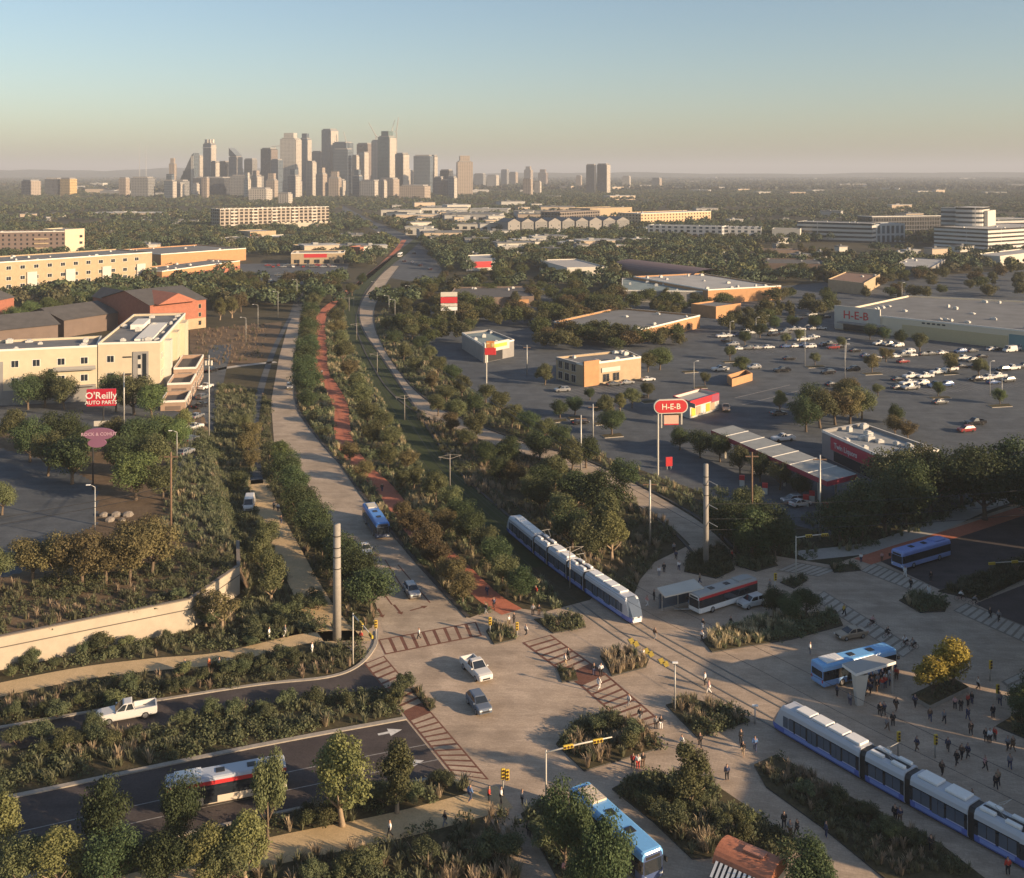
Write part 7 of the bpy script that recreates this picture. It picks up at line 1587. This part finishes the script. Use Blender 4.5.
for i, (x, y) in enumerate(((742,500),(765,508),(806,520),(826,528),(812,516))):
    p = Pz(x, y - 14, .02); q = thing('fuel_pump', f"red and white fuel pump under the canopy, {nth(i) if i else 'leftmost'} {'from' if i else 'by'} the capsule sign", 'fuel pump', p, -.3, 'fuel pumps')
    mb = MB(); mb.box(-.5, .5, -.35, .35, 0, 1.3); mb.build('cabinet', OFFW, q); mb = MB(); mb.box(-.55, .55, -.38, .38, 1.31, 2.2); mb.build('head', REDPNT, q)
# shelters
cor = [G(x, y, 3.2) for x, y in ((665,597),(704,588),(694,579),(657,588))]; o = thing('bus_shelter', 'flat white roofed shelter left of the red banded bus', 'shelter', (cor[0].x, cor[0].y, 0))
L0 = [(c.x - cor[0].x, c.y - cor[0].y) for c in cor]; mb = MB(); mb.prism(L0, 3.05, 3.25, 0, 0, True); mb.build('roof', OFFW, o)
for t in (.08, .5, .92):
    q = Vector((*L0[0], 0)).lerp(Vector((*L0[1], 0)), t).lerp(Vector((*L0[3], 0)).lerp(Vector((*L0[2], 0)), t), .75); mb = MB(); mb.tube([(q.x, q.y, 0), (q.x, q.y, 3.1)], .09, 8); mb.build('post', STEEL, o)
a = Vector((*L0[3], 0)).lerp(Vector((*L0[0], 0)), .2); b = Vector((*L0[2], 0)).lerp(Vector((*L0[1], 0)), .2); mb = MB(); mb.add([(a.x,a.y,.3),(b.x,b.y,.3),(b.x,b.y,2.5),(a.x,a.y,2.5)], [(0,1,2,3)]); mb.build('glass_back', GLASSB, o)
d = Vector((L0[1][0], L0[1][1], 0)) * .3; mb = MB(); mb.box(d.x - .2, d.x + 2.2, d.y + 1.2, d.y + 1.6, .42, .5); mb.build('bench', STEEL, o)
cor = [G(x, y, 4.0) for x, y in ((856,674.5),(896,662),(874,655.5),(842,664.5))]; o = thing('canopy_shelter', 'pale wedge shaped canopy on one thick slanting leg', 'shelter', (cor[0].x, cor[0].y, 0))
L0 = [(c.x - cor[0].x, c.y - cor[0].y) for c in cor]; mb = MB(); mb.prism(L0, 3.75, 4.1, 0, 1, True); mb.build('roof', [WHITE, ROOFW], o)
mb = MB(); mb.add([(.2,.15,0),(1.0,.3,0),(.9,.75,0),(.1,.6,0),(.0,.1,3.75),(1.7,.45,3.75),(1.4,1.3,3.75),(-.3,.9,3.75)], [(0,1,5,4),(1,2,6,5),(2,3,7,6),(3,0,4,7)]); mb.build('wedge_leg', OFFW, o)
q = Vector((*L0[1], 0)) * .85 + Vector((*L0[2], 0)) * .12; mb = MB(); mb.tube([(q.x, q.y, 0), (q.x, q.y, 3.8)], .15, 8); mb.build('post', STEEL, o)
# raised planter with the yellow trees
pp = W([(911,699),(930,710),(969,691),(950,680)]); mb = MB(); mb.prism(pp, 0, .55, 0, 1); c_ = sum(pp, Vector()) / 4; mb.prism([c_ + (q - c_) * .9 for q in pp], .551, .62, 1, 1); tag(mb.build('planter', [KERB, SOIL]), 'square stone planter with two yellow trees', 'planter')
cover('low grass filling the stone planter', [c_ + (q - c_) * .86 for q in pp], 2.2, (.05,.75,.2), .6, .6)
# brick kiosk at the bottom
p = G(750,893); o = thing('kiosk', 'red brick kiosk with barrel roof and white slatted awning', 'kiosk', (p.x, p.y, .03), math.radians(-38)); w, l, h = 3.4, 5.0, 2.6
mb = MB(); mb.box(-l/2, l/2, -w/2, w/2, 0, h); mb.build('wall', REDB, o)
mb = MB(); n = 12; mb.loft([[(x, -math.cos(PI*k/n) * (w/2 + .25), h + .01 + math.sin(PI*k/n) * 1.25) for k in range(n + 1)] for x in (-l/2 - .3, l/2 + .3)], None, 0, True, True); mb.build('barrel_roof', mat('tile_red', (.46,.17,.09), .7, var=.2, vs=3), o)
mb = MB(); mb.box(-l*.1, l*.3, -.5, .5, h + 1.28, h + 1.45); mb.build('roof_hatch', mat('tile_pale', (.4,.18,.12), .7), o)
aw = MB(); aw.add([(-l/2, -w/2 - .27, h + .35), (l/2, -w/2 - .27, h + .35), (l/2, -w/2 - 1.5, h - .45), (-l/2, -w/2 - 1.5, h - .45)], [(0, 3, 2, 1)]); aw = aw.build('awning', BLACK, o)
for i in range(11):
    x = -l/2 + .2 + i * (l - .4) / 10; mb = MB(); mb.add([(x - .13, -w/2 - .27, h + .37), (x + .13, -w/2 - .27, h + .37), (x + .13, -w/2 - 1.52, h - .43), (x - .13, -w/2 - 1.52, h - .43)], [(0, 3, 2, 1)]); mb.build('slat', WHITE, aw)
mb = MB(); mb.box(l/2 + .01, l/2 + .25, -w/2, w/2, 1.9, 2.6); mb.build('white_band', WHITE, o); mb = MB(); mb.box(l/2 + .01, l/2 + .06, -1, 1, .9, 1.85); mb.build('hatch_window', GLASS, o)
# low rocks by the left lot and a wire fence along the bank
for i in range(5):
    p = GP(104 + i*6, 516 + (i % 2)*5); mb = MB(); r = rnd.uniform(.5, 1.0)
    mb.loft([[(math.cos(k*PI/4)*r*s*rnd.uniform(.8,1.15), math.sin(k*PI/4)*r*s*rnd.uniform(.8,1.15), z*r) for k in range(8)] for s, z in ((1,-.1),(1.1,.3),(.8,.75),(.3,.95))]); q = mb.build('boulder', mat('rock', (.22,.19,.16), .9, var=.15)); q.location = p; tag(q, f"pale boulder at the lot corner, {nth(i) if i else 'leftmost'} {'from the left' if i else 'of the heap'}", 'boulder', 'boulders at the lot corner')
# ------------------------------------------------------------------ repeats told apart by what they stand near
def relabel(objs, text, key):
    objs = sorted(objs, key=key)
    for i, o in enumerate(objs): o['label'] = text(o, 'nearest' if i == 0 else nth(i) + ' from', i)
tops = [o for o in COL.objects if o.parent is None]
sel = lambda g: [o for o in tops if o.get('group') == g]
bk = {}
for o in sel('pale low buildings in the far tree cover'):
    x, y, d = 512 + F * o.location.x / o.location.y, HY + 69300 / o.location.y, o.location.y
    k = 'on the far plain, {} the skyline' if y < 203 and x < 520 else 'on the far plain, {} the distant tower pair' if y < 203 else 'left of the avenue, {} the seven storey block' if x < 335 else 'by the avenue, {} its bend' if x < 450 else 'before the gabled townhouses, {} the avenue' if x < 640 else 'below the tan apartments, {} the barn' if x < 800 else 'around the white offices, {} the superstore'
    bk.setdefault(k, []).append(o)
for k, os_ in bk.items():
    relabel(os_, lambda o, n, i: 'pale low building ' + k.format(n + (' to' if n == 'nearest' else '')), lambda o: o.location.y if 'skyline' not in k else o.location.x)
relabel(sel('mid height blocks in the skyline'), lambda o, n, i: f"mid height block between the skyline towers, {n + (' to' if i == 0 else '')} the sail shaped tower", lambda o: o.location.x / o.location.y)
relabel(sel('cars on the far avenue'), lambda o, n, i: f"car driving on the grey avenue, {n + (' to' if i == 0 else '')} the tram track bend", lambda o: o.location.y)
relabel(sel('vehicles before the orange strip shops'), lambda o, n, i: f"{o.name.split('.')[0].replace('_', ' ')} in the lot before the orange shops, {n + (' to' if i == 0 else '')} the brown field", lambda o: o.location.y)
# ------------------------------------------------------------------ unseen blocks added beyond the right edge to shade plaza, street and trees
SD = (0.89, -0.455)                        # towards the sun, on the ground
def block(label, q0, q1, edge, h, w, wall):
    """a block off the frame whose shadow ends at 'edge' (metres along the sun direction) for rays q0..q1"""
    s0 = edge + h / math.tan(math.radians(SUN_EL)); P = lambda s_, q: Vector((SD[0]*s_ + .455*q, SD[1]*s_ + .89*q, 0))
    return B(label, [P(s0, q0), P(s0 + w, q0), P(s0 + w, q1), P(s0, q1)], h, wall, ROOFG, name='office_block', keep=False, units=5, trim=TRIM)  # stands out of view, added only for its shadow
SUN_EL = 16.0
EDGEF = facade('edge_flats', (.45,.36,.26), (.08,.08,.08), 4, 3.4, .45, .5)
block('tan flats standing beyond the lower right edge of the plaza', 103.5, 133.3, -29, 12.5, 14, EDGEF)
block('narrow tan tower house beyond the right edge of the plaza', 133.5, 138.8, -41, 16.5, 9, EDGEF)
block('low brick hall beyond the right edge, facing the wedge canopy', 139.5, 146, -23, 12, 12, TANW)
block('long tan office range beyond the right edge, behind the dark street', 147, 204, -66, 20, 18, EDGEF)
block('tall tan hotel beyond the right edge, beside the dark stand', 205, 240, -44, 16, 20, EDGEF)
# ------------------------------------------------------------------ air
mb = MB(); mb.box(-22000, 22000, -1200, 31000, -1.0, 235)
hz = mb.build('haze', None or mat('haze_tmp', (1,1,1))); hz.data.materials.clear()
hm = bpy.data.materials.new('haze'); hm.use_nodes = True; nt = hm.node_tree; nt.nodes.clear()
out = nt.nodes.new('ShaderNodeOutputMaterial'); pv = nt.nodes.new('ShaderNodeVolumePrincipled'); nt.links.new(pv.outputs[0], out.inputs['Volume'])
HAZE_D = 0.000125
pv.inputs['Color'].default_value = (.66,.71,.80,1); pv.inputs['Density'].default_value = HAZE_D; pv.inputs['Anisotropy'].default_value = .0
hz.data.materials.append(hm); tag(hz, 'thin pale haze lying over the whole plain', 'haze', None, 'stuff')
# ------------------------------------------------------------------ light and camera
SUN_AZ = SD      # direction towards the sun, on the ground
s = bpy.data.lights.new('sun', 'SUN'); s.energy = 5.0; s.angle = math.radians(.6); s.color = (1.0, .73, .46)
so = bpy.data.objects.new('sun', s); COL.objects.link(so); e = math.radians(SUN_EL)
dv = Vector((SUN_AZ[0] * math.cos(e), SUN_AZ[1] * math.cos(e), math.sin(e))); so.rotation_euler = dv.to_track_quat('Z', 'Y').to_euler(); so.location = (200, -100, 200)
w = bpy.data.worlds.new('World'); SC.world = w; w.use_nodes = True; nt = w.node_tree
sk = nt.nodes.new('ShaderNodeTexSky'); sk.sky_type = 'NISHITA'; sk.sun_disc = False; sk.sun_elevation = e; sk.sun_rotation = math.atan2(dv.x, dv.y); sk.air_density = 1.0; sk.dust_density = 1.2; sk.ozone_density = 1.7; sk.altitude = 150
bg = nt.nodes['Background']; bg.inputs[1].default_value = .079; nt.links.new(sk.outputs[0], bg.inputs[0])
cd = bpy.data.cameras.new('camera'); cd.sensor_width = 36; cd.lens = 36 * F / 1024; cd.shift_y = -(439 - HY) / 1024; cd.clip_start = 1; cd.clip_end = 60000
co = bpy.data.objects.new('camera', cd); COL.objects.link(co); co.location = (0, 0, CH); co.rotation_euler = (PI/2, 0, 0); SC.camera = co
SC.view_settings.view_transform = 'Standard'; SC.view_settings.look = 'None'; SC.view_settings.gamma = 1; SC.view_settings.exposure = 0.9
SC.cycles.use_denoising = True; SC.cycles.max_bounces = 6; SC.cycles.diffuse_bounces = 2; SC.cycles.glossy_bounces = 2; SC.cycles.transmission_bounces = 2; SC.cycles.volume_bounces = 0; SC.cycles.transparent_max_bounces = 4
SC.render.film_transparent = False
